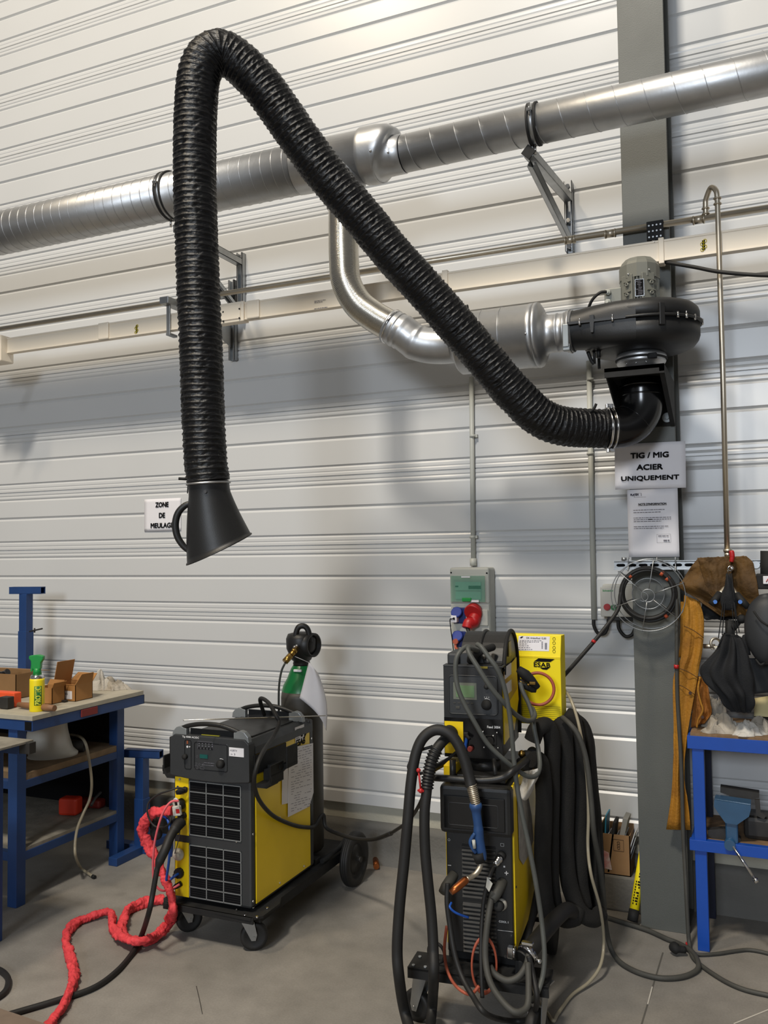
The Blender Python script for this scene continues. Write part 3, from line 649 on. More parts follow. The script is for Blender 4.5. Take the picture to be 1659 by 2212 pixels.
mb = MB(); hp_ = cr([A(418, 1086, d=3.40), A(400, 1092, d=3.40), A(385, 1108, d=3.40), A(379, 1132, d=3.40), A(383, 1158, d=3.40), A(395, 1178, d=3.40), A(408, 1190, d=3.40)], 6)
mb.tube(hp_, [(.011+.003*math.sin(PI*i/(len(hp_)-1))) for i in range(len(hp_))], 16); part('hood_handle', mb, K_BLK, hood, True)
mb = MB(); mb.cyl(A(443, 1062, d=3.335), A(443, 1062, d=3.31), .006, seg=12); part('hood_screw', mb, K_CHROME, hood, True)
mb = MB(); mb.band(nc+ax0*.008, ax0, .084, .007, .003); part('neck_ring', mb, K_GALV, hood, True)
mb = MB(); q0 = A(386, 1034, d=3.42); q1 = A(408, 1035, d=3.42); mb.tube([q0, q1], .006, 10); mb.tube([A(406, 1045, d=3.40), A(405, 1066, d=3.40)], .0022, 6); part('swivel_pin', mb, K_BLKM, hood, True)

# ================================================================== WALL BOXES
t = thing('socket_box', 'light grey wall socket cabinet with green window above the welding feeder', 'socket box', base((-1.42, -.06, 1.1)))
BF = -.115
def W_(x, y, Y=BF): return A(x, y, Y=Y)
l_, r_ = W_(972, 1300).x, W_(1057, 1300).x; tp = W_(1000, 1226).z; md = W_(1000, 1304).z; bt = 1.10
mb = MB(); mb.box(l_, r_, BF+.006, 0, bt, tp, .012); mb.box(l_, r_, BF, BF+.03, md, tp, .010); mb.box(l_+.003, r_-.003, BF+.004, BF+.03, bt+.01, md-.003, .004); part('housing', mb, K_LGR, t, True)
a, b_ = W_(973, 1241), W_(1053, 1303)
mb = MB(); mb.box(a.x+.004, b_.x-.004, BF-.002, BF+.002, b_.z+.003, a.z-.003, .003); part('window_recess', mb, K_LGR, t, True)
w0, w1, wz0, wz1 = W_(985, 1290).x, W_(1040, 1290).x, W_(1000, 1298).z, W_(1000, 1255).z
mb = MB(); mb.box(w0, w1, BF-.008, BF-.003, W_(1000, 1275).z, W_(1000, 1257).z); mb.box(w0, w1, BF-.008, BF-.003, W_(1000, 1294).z, W_(1000, 1278).z); part('breaker_row', mb, mat('breaker_pale', 'a8cdbd', .5), t, True)
mb = MB(); mb.box(W_(1013, 1265).x, w1, BF-.010, BF-.008, W_(1000, 1272).z, W_(1000, 1265).z); mb.box(w0, W_(991, 1265).x, BF-.010, BF-.008, W_(1000, 1268).z, W_(1000, 1265).z); part('breaker_toggles', mb, K_INK, t, True)
mb = MB(); mb.box(a.x+.006, b_.x-.006, BF-.020, BF-.014, b_.z+.006, a.z-.006, .003); dr = part('window_cover', mb, K_GLASSG, t, True)
mb = MB(); g = W_(1011, 1294); mb.box(g.x-.025, g.x+.025, BF-.026, BF-.02, g.z-.012, g.z+.008, .004); part('window_latch', mb, K_GRN, dr, True)
mb = MB(); g = W_(1010, 1246); mb.box(g.x-.028, g.x+.02, BF-.0212, BF-.0202, g.z-.004, g.z+.004); g = W_(1028, 1298); mb.box(g.x-.022, g.x+.022, BF-.0212, BF-.0202, g.z-.006, g.z+.006); part('label_strip', mb, K_WHT, dr, True)
mb = MB()
for q in ((973, 1237), (1050, 1238)): g = W_(*q); mb.cyl(g+V((.004, 0, 0)), g+V((.004, -.0015, 0)), .0045, seg=12)
part('screw', mb, K_INK, t, True)
for (x0, x1, y0, y1) in ((979, 1006, 1312, 1347), (981, 1007, 1363, 1398)):
    p, q = W_(x0, y0), W_(x1, y1); mb = MB(); mb.box(p.x, q.x, BF-.006, BF+.004, q.z, p.z, .004); so = part('socket', mb, K_SOCK, t, True)
    mb = MB(); Mx = Matrix.Translation(((p.x*.6+q.x*.4), BF-.022, p.z-.026))@Matrix.Rotation(-.5, 4, 'X'); mb.lathe([(.03, 0), (.03, .008), (.026, .011)], Mx@Matrix.Rotation(PI/2, 4, 'X'), 24); part('socket_lid', mb, mat('socket_lid_blue', '163389', .6), so, True)
mb = MB(); p, q = W_(1009, 1316), W_(1055, 1352); mb.box(p.x, q.x, BF-.006, BF+.002, q.z, p.z, .004); part('socket_plate', mb, K_LGR, t, True)
g = W_(1025, 1322); mb = MB(); Mx = frame(g+V((.0, -.015, .002)), None, None, V((-.05, -.9, -.45)))
mb.lathe([(.042, -.02), (.046, 0), (.048, .012), (.044, .018)], Mx, 32); 
part('red_socket_lid', mb, K_RED, t, True)
mb = MB(); g2 = W_(1019, 1350); mb.tube(cr([g+V((.008, -.005, -.02)), g+V((.0, -.03, -.05)), g2+V((0, -.05, .012)), g2+V((-.006, -.06, -.012))], 5), [.034]*6+[.03]*5+[.028]*5, 20); pl = single('power_plug', mb, K_RED, 'red industrial plug pushed into the red three-phase socket', 'plug')
mb = MB(); mb.tube(cr([g2+V((-.006, -.06, -.0)), W_(1013, 1372, -.2), W_(1010, 1395, -.24), W_(1012, 1430, -.3), A(1040, 1500, Y=-.5)], 8), .010, 12); single('power_cable', mb, K_RUB, 'black cable falling from the red plug behind the feeder', 'cable')
mb = MB(); p = W_(979, 1328); mb.box(p.x, p.x+.034, BF-.045, BF-.006, p.z-.038, p.z, .005); o = single('power_adapter', mb, K_WHT, 'small white plug adapter in the upper blue socket', 'plug')
mb = MB(); g = p+V((.02, -.047, -.018)); mb.tube(cr([g+V((.004, 0, .002)), g+V((-.01, -.004, 0)), g+V((-.022, 0, -.015)), A(979, 1400, Y=-.16), A(978, 1425, Y=-.2)], 8), [.006]*5+[.0026]*28, 8); part('lead', mb, K_INK, o, True)
mb = MB(); g = W_(986, 1385, BF-.03); mb.cyl(g, g+V((0, -.02, 0)), .014); mb.tube(cr([g+V((0, -.01, 0)), g+V((0, -.015, -.03)), A(990, 1408, Y=-.2), A(995, 1440, Y=-.4)], 6), .007, 10); single('power_plug', mb, K_ORH, 'brown plug and lead in the lower blue socket', 'plug')
# motor starter
t = thing('starter_box', 'pale motor starter box with red and green buttons beside the column', 'switch box', base((-.68, -.05, 1.386)))
sx0, sx1 = A(1297, 1300, Y=-.09).x, A(1372, 1300, Y=-.09).x; z0, z1 = A(1300, 1332, Y=-.09).z, A(1300, 1268, Y=-.09).z
mb = MB(); mb.box(sx0, sx1, -.09, .008, z0, z1, .004); mb.box(sx0+.01, sx1, -.075, 0, z1-.002, z1+.012, .003); part('housing', mb, K_BUCK, t, True)
mb = MB(); mb.text('Schneider', Matrix.Translation((sx0+.012, -.0905, z1-.022)), height=.009, width=.052, bold=.02); part('lettering', mb, K_GRN, t, True)
mb = MB(); g = A(1312, 1311, Y=-.09); mb.cyl(g, g+V((0, -.016, 0)), .016); mb.cyl(g+V((0, -.016, 0)), g+V((0, -.020, 0)), .012); part('stop_button', mb, K_RED, t, True)
mb = MB(); g = A(1326, 1312, Y=-.09); mb.cyl(g, g+V((0, -.010, 0)), .014); part('start_button', mb, mat('button_green', '1c6b35', .4), t, True)
mb = MB(); mb.box(sx0+.03, sx1, -.08, 0, z0-.02, z0, .003); mb.tube(cr([A(1282, 1336, Y=-.02), A(1283, 1352, Y=-.03), A(1292, 1368, Y=-.05), A(1306, 1368, Y=-.06), A(1313, 1352, Y=-.06), A(1314, 1338, Y=-.06)], 8), .0085, 12)
mb.tube(cr([A(1335, 1338, Y=-.06), A(1337, 1358, Y=-.06), A(1350, 1374, Y=-.06), A(1364, 1372, Y=-.06), A(1372, 1358, Y=-.05)], 8), .0085, 12); part('cable_entry', mb, K_RUB, t, True)

# ================================================================== RAIL AND THINGS ON IT
RY = -.33
t = thing('mounting_rail', 'perforated zinc mounting rail across the column below the notices', 'rail', base((0, RY, 1.63)))
rx0 = -.637
mb = MB(); mb.box(rx0, 1.2, RY, RY+.003, 1.628, 1.668); mb.box(rx0, 1.2, RY-.02, RY+.003, 1.666, 1.669); mb.box(rx0, 1.2, RY-.02, RY+.003, 1.627, 1.630); mb.box(rx0, 1.2, RY+.003, -.306, 1.64, 1.655); part('profile', mb, K_GALV2, t, True)
mb = MB()
for k in range(14):
    x = rx0+.03+k*.05; Mx = Matrix.Translation((x, RY-.0015, 1.648)); mb.prism([(.012*math.cos(a)+(.008 if math.cos(a) > 0 else -.008), .007*math.sin(a)) for a in [2*PI*j/16 for j in range(16)]], 0, .001, M=Mx)
part('slot', mb, K_INK, t, True)
mb = MB(); g = A(1348, 1207, Y=RY-.01); mb.cyl(g+V((0, 0, -.01)), g+V((0, 0, .006)), .012); g = A(1372, 1212, Y=RY-.01)
for px_ in (1357, 1459): g = A(px_, 1212, Y=RY-.022); mb.tube(cr([g+V((.0, .02, .012)), g+V((0, 0, .014)), g+V((0, 0, -.02)), g+V((0, -.015, -.045))], 5), .003, 8)
part('hook', mb, K_GALV2, t, True)
t = thing('cable_basket', 'round wire basket holding a coiled dark cable in front of the column', 'wire basket', base((-.5, -.4, 1.3)))
cc = A(1400, 1284, Y=-.40); R1 = .158; nn = V((.10, -1, -.05)).normalized(); n_u = V((0, 0, 1)).cross(nn).normalized(); n_v = nn.cross(n_u)
def CP(a, R, o_=0): return cc+(n_u*math.cos(a)+n_v*math.sin(a))*R+nn*o_
mb = MB(); mb.ring(cc+nn*.05, nn, R1, .0022, 72, 6); mb.ring(cc-nn*.035+V((.01, 0, 0)), nn, R1, .0022, 72, 6); mb.ring(cc+nn*.055, nn, .028, .0022, 36, 6); mb.ring(cc+nn*.05+V((-.02, 0, -.006)), nn, .02, .0022, 36, 6, a0=0, a1=4); mb.ring(cc-nn*.035, nn, .07, .0022, 36, 6)
for k in range(6):
    a = 2*PI*k/6+.35; mb.tube([CP(a, .03, .055), CP(a, .075, .05), CP(a, R1+.0, .05), CP(a, R1+.006, .03), CP(a, R1, -.035), CP(a, .07, -.035)], .0021, 6)
part('wire_frame', mb, K_GALV2, t, True)
mb = MB(); mb.tube(cr([CP(1.3, R1, .05), CP(1.33, R1+.02, .03), A(1420, 1206, Y=-.35)], 5), .002, 6); mb.tube(cr([CP(1.9, R1, .05), A(1360, 1215, Y=-.36)], 5), .002, 6); part('hanging_wire', mb, K_GALV2, t, True)
mb = MB()
for k, (R, o_, dx, dz) in enumerate([(.108, .0, 0, .004), (.114, .018, .003, -.004), (.120, -.01, 0, .0), (.112, .03, -.003, .008)]):
    mb.ring(cc+V((dx, 0, dz))+nn*o_, (nn+V((.04*math.sin(k), 0, .05*math.cos(k*2)))), R, .0078, 64, 10)
coil = single('coiled_cable', mb, K_RUB, 'dark cable coiled in the wire basket, orange tape marks', 'cable')
mb = MB()
for a, R in ((2.3, .114), (1.0, .114), (-.9, .118), (.7, .112)): mb.tube([CP(a-.06, R, .022), CP(a+.06, R, .022)], .0115, 10)
part('tape_mark', mb, mat('orange_tape', 'b5502e', .6), coil, True)
mb = MB(); mb.tube(cr([CP(2.7, .112, .02), CP(3.1, .118, .03), A(1334, 1318, Y=-.46), A(1300, 1365, Y=-.52), A(1255, 1418, Y=-.60), A(1216, 1462, Y=-.72), A(1190, 1490, Y=-.78)], 10), .0088, 12)
o = single('power_cable', mb, K_RUB, 'black cable slanting down left from the wire basket to the yellow carton', 'cable')
mb = MB(); g0, g1 = A(1284, 1383, Y=-.553), A(1281, 1388, Y=-.556); mb.tube([g0, g1], .0100, 12); part('tape_mark', mb, K_RED, o, True)
mb = MB(); mb.tube(cr([CP(-.1, .116, .01), A(1462, 1310, Y=-.40), A(1462, 1400, Y=-.39), A(1463, 1500, Y=-.385), A(1470, 1620, Y=-.385), A(1473, 1700, Y=-.39), A(1476, 1800, Y=-.40), A(1481, 1900, Y=-.42), A(1486, 2000, Y=-.44), V(A(1490, 2052, Z=.0))+V((0, 0, .02)), A(1500, 2072, Z=.011), A(1550, 2110, Z=.010), A(1600, 2135, Z=.010), A(1660, 2150, Z=.010), A(1740, 2165, Z=.010)], 10), .0088, 12)
o = single('power_cable', mb, K_RUBG, 'dark cable dropping along the column edge and out over the floor right', 'cable')
mb = MB(); mb.tube([A(1461, 1436, Y=-.392), A(1461, 1444, Y=-.392)], .0105, 10); mb.tube([A(1486, 2036, Y=-.445), A(1487, 2046, Y=-.447)], .0105, 10); part('tape_mark', mb, K_RED, o, True)
def drape(mb, rows, Y, amp=.012, freq=3, th=.004, nu=48, nv=28, seed=0, curve=0, ytop=0, ybot=0):
    """hanging sheet: rows of (xL, yL, xR, yR) photo outline from top to bottom, folded in depth"""
    L = cr([V((r[0], r[1], 0)) for r in rows], 8); R = cr([V((r[2], r[3], 0)) for r in rows], 8); m = len(L)-1
    def fn(u, v):
        i = min(m-1, int(v*m)); f = v*m-i; l = L[i].lerp(L[i+1], f); r = R[i].lerp(R[i+1], f); p = l.lerp(r, u)
        d = amp*math.sin(2*PI*freq*u+seed+1.3*math.sin(v*3+seed))*(.35+.65*v)+amp*.7*noise.noise(V((u*4+seed, v*5, seed)))+amp*.25*noise.noise(V((u*13+seed, v*15, seed)))-curve*math.sin(PI*u)+ytop*(1-v)+ybot*v
        return A(p.x, p.y, Y=Y+d)
    return mb.grid(fn, nu, nv, th=th)
def pillow(mb, rows, Y, th=.08, amp=.01, freq=4, seed=0, nk=48, nv=30):
    """closed soft body from rows of (xL, yL, xR, yR)"""
    L = cr([V((r[0], r[1], 0)) for r in rows], 6); R = cr([V((r[2], r[3], 0)) for r in rows], 6); m = len(L)-1; vs = []
    for j in range(nv+1):
        v = j/nv; i = min(m-1, int(v*m)); f = v*m-i; l = L[i].lerp(L[i+1], f); r = R[i].lerp(R[i+1], f)
        a_, b_ = A(l.x, l.y, Y=Y), A(r.x, r.y, Y=Y); c = (a_+b_)/2; hw = (b_-a_)/2; t_ = th*math.sin(PI*min(.97, max(.03, v)))**.5
        for k in range(nk):
            an = 2*PI*k/nk; w = 1+(amp/max(.02, hw.length))*(math.sin(freq*an+seed+2.5*v)+.8*noise.noise(V((math.cos(an)*2, math.sin(an)*2, v*5+seed))))*.6
            vs.append(c+hw*math.cos(an)*(1 if abs(math.cos(an)) > .9 else w)+V((0, -1, 0))*math.sin(an)*t_*w)
    fs = [(j*nk+k, j*nk+(k+1) % nk, (j+1)*nk+(k+1) % nk, (j+1)*nk+k) for j in range(nv) for k in range(nk)]+[tuple(range(nk))[::-1], tuple(range(nv*nk, (nv+1)*nk))]
    return mb.add(vs, fs, True)
# --- leathers
t = thing('leather_jacket', 'dark brown leather welding jacket slung over the rail right of the column', 'jacket', base(A(1550, 1340, Y=-.36)))
mb = MB(); drape(mb, [(1508, 1206, 1612, 1201), (1492, 1225, 1626, 1215), (1478, 1248, 1632, 1240), (1466, 1268, 1636, 1262), (1500, 1290, 1640, 1290), (1528, 1308, 1642, 1315), (1560, 1330, 1640, 1338)], -.385, .022, 1.5, .006, seed=1, ybot=-.03); part('outer_shell', mb, K_LEAB, t, True)
mb = MB(); drape(mb, [(1506, 1205, 1575, 1202), (1512, 1222, 1578, 1218), (1520, 1250, 1580, 1245), (1526, 1275, 1578, 1268), (1540, 1292, 1565, 1290)], -.425, .012, 1, .005, seed=3); part('collar_flap', mb, K_LEAB, t, True)
mb = MB(); drape(mb, [(1520, 1290, 1640, 1285), (1515, 1315, 1640, 1310), (1518, 1334, 1640, 1330), (1530, 1338, 1630, 1338)], -.345, .015, 2, .005, seed=4); part('lining', mb, K_CLO, t, True)
t = thing('leather_apron', 'long tan leather apron hanging beside the column edge', 'apron', base(A(1470, 1790, Y=-.37)))
mb = MB(); drape(mb, [(1478, 1285, 1512, 1300), (1475, 1345, 1521, 1340), (1472, 1415, 1518, 1400), (1461, 1440, 1511, 1440), (1454, 1475, 1506, 1470), (1455, 1560, 1491, 1550), (1455, 1620, 1481, 1615), (1455, 1680, 1477, 1680), (1449, 1735, 1486, 1735), (1440, 1792, 1491, 1793)], -.372, .010, 1.6, .005, seed=2); part('front_panel', mb, K_LEA, t, True)
mb = MB(); drape(mb, [(1472, 1300, 1500, 1300), (1470, 1360, 1498, 1360), (1468, 1420, 1488, 1420)], -.352, .006, 1.5, .004, seed=6); part('back_panel', mb, K_LEA, t, True)
mb = MB()
for a, b_ in (((1477, 1352), (1520, 1378)), ((1462, 1442), (1510, 1466)), ((1458, 1476), (1500, 1500))): mb.tube(cr([A(a[0], a[1], Y=-.386), A((a[0]+b_[0])/2, (a[1]+b_[1])/2-3, Y=-.391), A(b_[0], b_[1], Y=-.386)], 5), .0016, 6)
part('stitched_seam', mb, mat('seam_brown', '4a3112', .8), t, True)
mb = MB(); drape(mb, [(1495, 1460, 1524, 1462), (1497, 1490, 1530, 1485), (1494, 1520, 1535, 1520), (1496, 1545, 1536, 1540), (1494, 1572, 1520, 1562)], -.345, .014, 1.4, .004, seed=8); sp = part('side_panel', mb, mat('leather_orange', '9a5f1c', .75, 0, .3, 9, .3, 90), t, True)
for q in ((1491, 1497), (1518, 1549)):
    mb = MB(); g = A(q[0], q[1], Y=-.384); mb.cyl(g, g+V((0, -.004, 0)), .007, seg=12); part('snap_button', mb, mat('stud_brown', '3a1f10', .5), t, True)
mb = MB(); mb.tube(cr([A(1512, 1462, Y=-.375), A(1508, 1490, Y=-.38), A(1513, 1515, Y=-.38), A(1518, 1535, Y=-.38), A(1508, 1555, Y=-.38), A(1505, 1572, Y=-.38)], 6), .0045, 8); part('waist_strap', mb, K_LEA, t, True)
# --- valve group on the drop pipe
t = thing('air_valve', 'red-handled air valve with two quick couplers at the foot of the pipe', 'valve', base(A(1574, 1310, Y=-.40)))
vx = A(1572, 1200, Y=-.40)
mb = MB(); 
for (y0, y1, r) in ((1186, 1192, .018), (1193, 1203, .014), (1204, 1212, .017), (1212, 1222, .013), (1222, 1240, .015), (1240, 1262, .0085)): mb.cyl(A(1571.5, y0, Y=-.40), A(1572.5, y1, Y=-.40), r, seg=20)
mb.cyl(A(1584, 1250, Y=-.37), A(1636, 1251, Y=-.37), .0105, seg=16); mb.ring(A(1588, 1250, Y=-.37), (1, 0, 0), .012, .004, 20, 6)
part('brass_body', mb, K_STEEL, t, True)
mb = MB(); c0, c1 = A(1580, 1189, Y=-.425), A(1580, 1214, Y=-.425); mb.tube(cr([c0, (c0+c1)/2+V((.003, 0, 0)), c1], 6), [.007, .010, .011, .011, .011, .011, .011, .010, .010, .010, .009, .009, .008], 12); part('red_lever', mb, K_RED, t, True)
mb = MB()
cj = A(1573, 1265, Y=-.40)
for s_, px_, pb in ((-1, (1556, 1282), (1538, 1304)), (1, (1590, 1284), (1612, 1308))):
    mb.tube(cr([cj, A(px_[0]*.5+1573*.5, 1272, Y=-.42), A(px_[0], px_[1], Y=-.44)], 5), .011, 14)
part('y_splitter', mb, K_STEEL, t, True)
for px_, pb, bt_ in (((1556, 1282), (1536, 1306), (1545, 1300)), ((1590, 1284), (1616, 1312), (1599, 1300))):
    mb = MB(); mb.cyl(A(px_[0], px_[1], Y=-.44), A(pb[0], pb[1], Y=-.46), .0165, .014, seg=20); qc = part('quick_coupler', mb, K_BLKM, t, True)
    mb = MB(); g = A(bt_[0], bt_[1], Y=-.462); mb.cyl(g, g+V((0, -.008, 0)), .0085, seg=16); part('blue_button', mb, mat('button_blue', '3f73c4', .4), qc, True)
# regulator
t = thing('air_regulator', 'black air filter regulator with white gauge at the right edge', 'regulator', base(A(1660, 1275, Y=-.37)))
mb = MB(); g0, g1 = A(1664, 1262, Y=-.37), A(1664, 1190, Y=-.37); mb.cyl(g0, g1, .040, seg=28); mb.box(g0.x-.055, g0.x+.05, -.41, -.33, g0.z-.02, g0.z+.045, .006); part('bowl', mb, K_BLKM, t, True)
mb = MB(); g = A(1655, 1253, Y=-.413); mb.box(g.x-.012, g.x+.04, g.y-.004, g.y+.004, g.z-.017, g.z+.017, .002); gp = part('gauge', mb, K_WHT, t, True)
mb = MB(); mb.tube([g+V((.0, -.005, -.008)), g+V((.008, -.005, .006))], .0018, 6); part('gauge_needle', mb, K_RED, gp, True)
mb = MB(); g = A(1633, 1220, Y=-.36); mb.cyl(g, g+V((0, -.01, 0)), .016, seg=20); part('wing_knob', mb, K_GALV2, t, True)
# welding mask and black bag
t = thing('welding_mask', 'dark grey rounded welding mask hanging at the right edge', 'welding mask', base(A(1655, 1436, Y=-.46)))
mb = MB(); pillow(mb, [(1640, 1285, 1662, 1281), (1620, 1305, 1690, 1300), (1609, 1335, 1705, 1330), (1608, 1365, 1706, 1362), (1615, 1395, 1700, 1395), (1630, 1420, 1680, 1420), (1642, 1434, 1665, 1434)], -.50, .07, .002, 2, 0); part('shell', mb, mat('mask_grey', '2b2d30', .55, 0, .1, 20, .05, 200), t, True)
mb = MB(); mb.tube(cr([A(1628, 1320, Y=-.585), A(1643, 1340, Y=-.595), A(1660, 1352, Y=-.60)], 5), .004, 8); mb.tube(cr([A(1633, 1424, Y=-.52), A(1643, 1436, Y=-.53), A(1653, 1428, Y=-.53), A(1655, 1410, Y=-.52)], 6), .005, 8); part('head_strap', mb, K_BLKM, t, True)
mb = MB(); mb.grid(lambda u, v: A(1620+60*u, 1422+78*v-6*u*v, Y=-.44+.02*math.sin(u*3)), 12, 10, th=.006); single('mask_apron', mb, mat('hood_cloth_grey', '26282b', .8, 0, .1, 20), 'flat dark grey panel hanging below the welding mask', 'panel')
t = thing('cloth_bag', 'black drawstring cloth bag hanging from the air valve above the rags', 'bag', base(A(1590, 1535, Y=-.45)))
mb = MB(); pillow(mb, [(1568, 1368, 1590, 1372), (1556, 1384, 1606, 1385), (1545, 1405, 1614, 1405), (1528, 1424, 1620, 1425), (1512, 1443, 1626, 1448), (1515, 1462, 1630, 1470), (1536, 1482, 1631, 1490), (1556, 1500, 1629, 1508), (1568, 1522, 1625, 1525), (1582, 1536, 1618, 1538)], -.46, .075, .026, 9, 1, 90, 50); part('pouch', mb, K_CLO, t, True)
mb = MB(); pillow(mb, [(1604, 1372, 1612, 1369), (1601, 1384, 1614, 1382), (1602, 1398, 1619, 1398), (1606, 1415, 1622, 1415)], -.45, .012, .003, 3, 2, 20, 10); part('gathered_neck', mb, K_CLO, t, True)
mb = MB(); pillow(mb, [(1568, 1240, 1574, 1240), (1566, 1262, 1582, 1262), (1558, 1285, 1590, 1285), (1556, 1300, 1592, 1300), (1562, 1318, 1590, 1318)], -.455, .02, .006, 3, 2, 24, 14); part('gathered_neck', mb, K_CLO, t, True)
mb = MB()
for a, b_ in (((1570, 1238), (1552, 1378)), ((1571, 1238), (1560, 1372)), ((1576, 1238), (1587, 1378)), ((1580, 1238), (1592, 1374)), ((1577, 1240), (1597, 1366)), ((1580, 1238), (1587, 1300))): mb.tube(cr([A(a[0], a[1], Y=-.43), A((a[0]+b_[0])/2, (a[1]+b_[1])/2+2, Y=-.47), A(b_[0], b_[1], Y=-.47)], 5), .0022, 6)
part('drawstring', mb, K_CLO, t, True)
mb = MB(); g = A(1578, 1228, Y=-.43); mb.ring(g, (.2, -1, 0), .010, .0035, 20, 6); mb.ball(g+V((.006, -.01, 0)), .009); part('carabiner', mb, K_CHROME, t, True)
mb = MB(); mb.cyl(A(1577, 1340, Y=-.42), A(1577, 1395, Y=-.42), .020, seg=20); mb.cyl(A(1582, 1362, Y=-.40), A(1600, 1338, Y=-.42), .011); mb.ball(A(1602, 1337, Y=-.43), .020); mb.ball(A(1586, 1353, Y=-.43), .016); single('tool_handle', mb, K_BLKM, 'black tool handle hanging between the bag strings', 'tool')
mb = MB(); g = A(1546, 1390, Y=-.34); mb.ring(g, (.5, -1, .1), .022, .006, 28, 8); mb.box(g.x-.02, g.x+.02, g.y-.01, g.y+.02, g.z-.028, g.z-.012, .003); mb.cyl(A(1519, 1396, Y=-.33), A(1545, 1396, Y=-.33), .010); single('pipe_clamp', mb, K_STEEL, 'small bright pipe clamp on a pipe stub between the apron and the bag', 'pipe clamp')

# ================================================================== RIGHT BENCH
t = thing('workbench', 'bright blue steel workbench with chipboard top right of the column', 'workbench', base((.3, -.25, 0)))
BX, BY = -.327, -.46
mb = MB(); mb.box(BX, 1.3, BY, BY+.006, .857, .912, .001); mb.box(BX, BX+.05, BY+.007, -.02, .857, .908, .001); mb.box(BX+.002, 1.3, BY+.004, BY+.05, .860, .905); mb.box(BX, 1.3, -.06, -.02, .857, .908); part('top_frame', mb, K_BLUR, t, True)
mb = MB(); mb.box(BX+.012, 1.3, BY+.01, -.03, .906, .922); part('top_board', mb, K_WOOD, t, True)
for x, y in ((BX+.018, BY+.008), (1.2, BY+.008)):
    mb = MB(); mb.box(x, x+.048, y, y+.045, 0, .86, .002); part('leg', mb, K_BLUR, t, True)
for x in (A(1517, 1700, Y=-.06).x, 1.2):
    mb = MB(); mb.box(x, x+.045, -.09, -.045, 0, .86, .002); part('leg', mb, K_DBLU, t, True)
mb = MB(); mb.box(BX-.002, 1.3, BY-.004, BY+.03, .425, .470, .001); mb.box(BX+.001, BX+.03, BY+.031, -.05, .425, .46); mb.box(BX, 1.3, -.075, -.045, .425, .46); part('shelf_frame', mb, K_BLUR, t, True)
mb = MB(); mb.box(BX+.02, 1.28, BY+.03, -.05, .455, .467); part('shelf_board', mb, K_WOOD, t, True)
def heap(mb, cx, cy, z, rx, ry, h, seed, M=None, n=70, rough_=1.0):
    def fn(u, v):
        a = 2*PI*u; r = v; e = 1+.18*math.sin(3*a+seed)+.16*noise.noise(V((math.cos(a)*1.7+seed, math.sin(a)*1.7, seed)))
        x = math.cos(a)*r*rx*e; y = math.sin(a)*r*ry*e
        q = V((x*26+seed*3, y*26, seed)); q += V((noise.noise(q*.8), noise.noise(q*.8+V((5, 0, 0))), 0))*1.1; k = 1-abs(noise.noise(q))*2.2; k2 = 1-abs(noise.noise(q*2.1+V((3, 1, 0))))*2
        hh = h*max(0, (1-r**2))*1.25*(.42+.42*k+.16*k2*rough_)
        return (cx+x+.012*noise.noise(q*1.7), cy+y+.012*noise.noise(q*1.5+V((9, 0, 0))), z+.001+max(0, hh))
    return mb.grid(fn, n*2, n//2)
z_ = .922
g = A(1558, 1585, Z=z_)
for k, (px_, py_, rx, ry, h, m_, lb) in enumerate([(1556, 1584, .085, .07, .070, K_RAG, 'crumpled beige rag heaped at the left end of the right bench'), (1607, 1592, .085, .055, .052, K_RAGW, 'paler crumpled rag in front of the heap on the right bench'), (1648, 1580, .06, .05, .06, K_RAG, 'crumpled beige rag at the right edge of the photo')]):
    g = A(px_, py_, Z=z_); mb = MB(); heap(mb, g.x+.0, max(g.y, BY+ry+.02), z_, rx, ry, h, 2.3+k*4.1); single('rag', mb, m_, lb, 'rag', 'rags on the right bench')
mb = MB(); g = A(1545, 1562, Z=z_+.02); heap(mb, g.x, g.y+.03, z_, .06, .05, .12, 9.3); single('rag', mb, K_RAG, 'twisted grey beige rag standing highest behind the heap, below the black bag', 'rag', 'rags on the right bench')
mb = MB(); mb.grid(lambda u, v: A(1629+55*u, 1508-8*u+(38+12*u)*v, Y=-.22-.08*v), 6, 6, th=.003); single('card_sheet', mb, mat('card_cream', 'cfc191', .7), 'cream card leaning behind the rags at the right edge', 'card')
mb = MB(); mb.box(-.06, .12, -.16, -.08, z_, z_+.09, .01); mb.box(-.03, .08, -.19, -.16, z_+.02, z_+.06, .01); single('dark_case', mb, K_IRON, 'dark object standing behind the rags under the cream card', 'case')
# vise on the shelf
zs = .467
t = thing('bench_vise', 'blue bench vise with a long steel handle lying on the bench shelf', 'vise', base(A(1583, 1815, Z=zs)))
Yv = -.43
def G(x, y, Y=Yv): return A(x, y, Y=Y)
def plate(mb, pts, Y0, Y1):
    P0 = [A(x, y, Y=Y0) for x, y in pts]; P1 = [p+V((0, Y1-Y0, 0)) for p in P0]; n = len(pts)
    mb.add(P0+P1, [tuple(range(n))[::-1], tuple(range(n, 2*n))]+[(i, (i+1) % n, n+(i+1) % n, n+i) for i in range(n)]); return mb
mb = MB(); plate(mb, [(1543, 1728), (1542, 1742), (1552, 1757), (1567, 1778), (1592, 1782), (1618, 1764), (1622, 1748), (1621, 1740)], Yv-.03, Yv+.05); plate(mb, [(1545, 1726), (1622, 1737), (1622, 1744), (1543, 1734)], Yv-.015, Yv+.06); mb.box(G(1567, 1780).x, G(1594, 1780).x, Yv-.02, Yv+.06, zs+.0, G(1580, 1772).z, .006); part('front_jaw', mb, K_VISE, t, True)
mb = MB(); plate(mb, [(1556, 1700), (1640, 1713), (1640, 1724), (1625, 1724), (1612, 1735), (1582, 1729), (1574, 1718), (1556, 1712)], Yv+.07, Yv+.12); part('rear_jaw', mb, K_IRON, t, True)
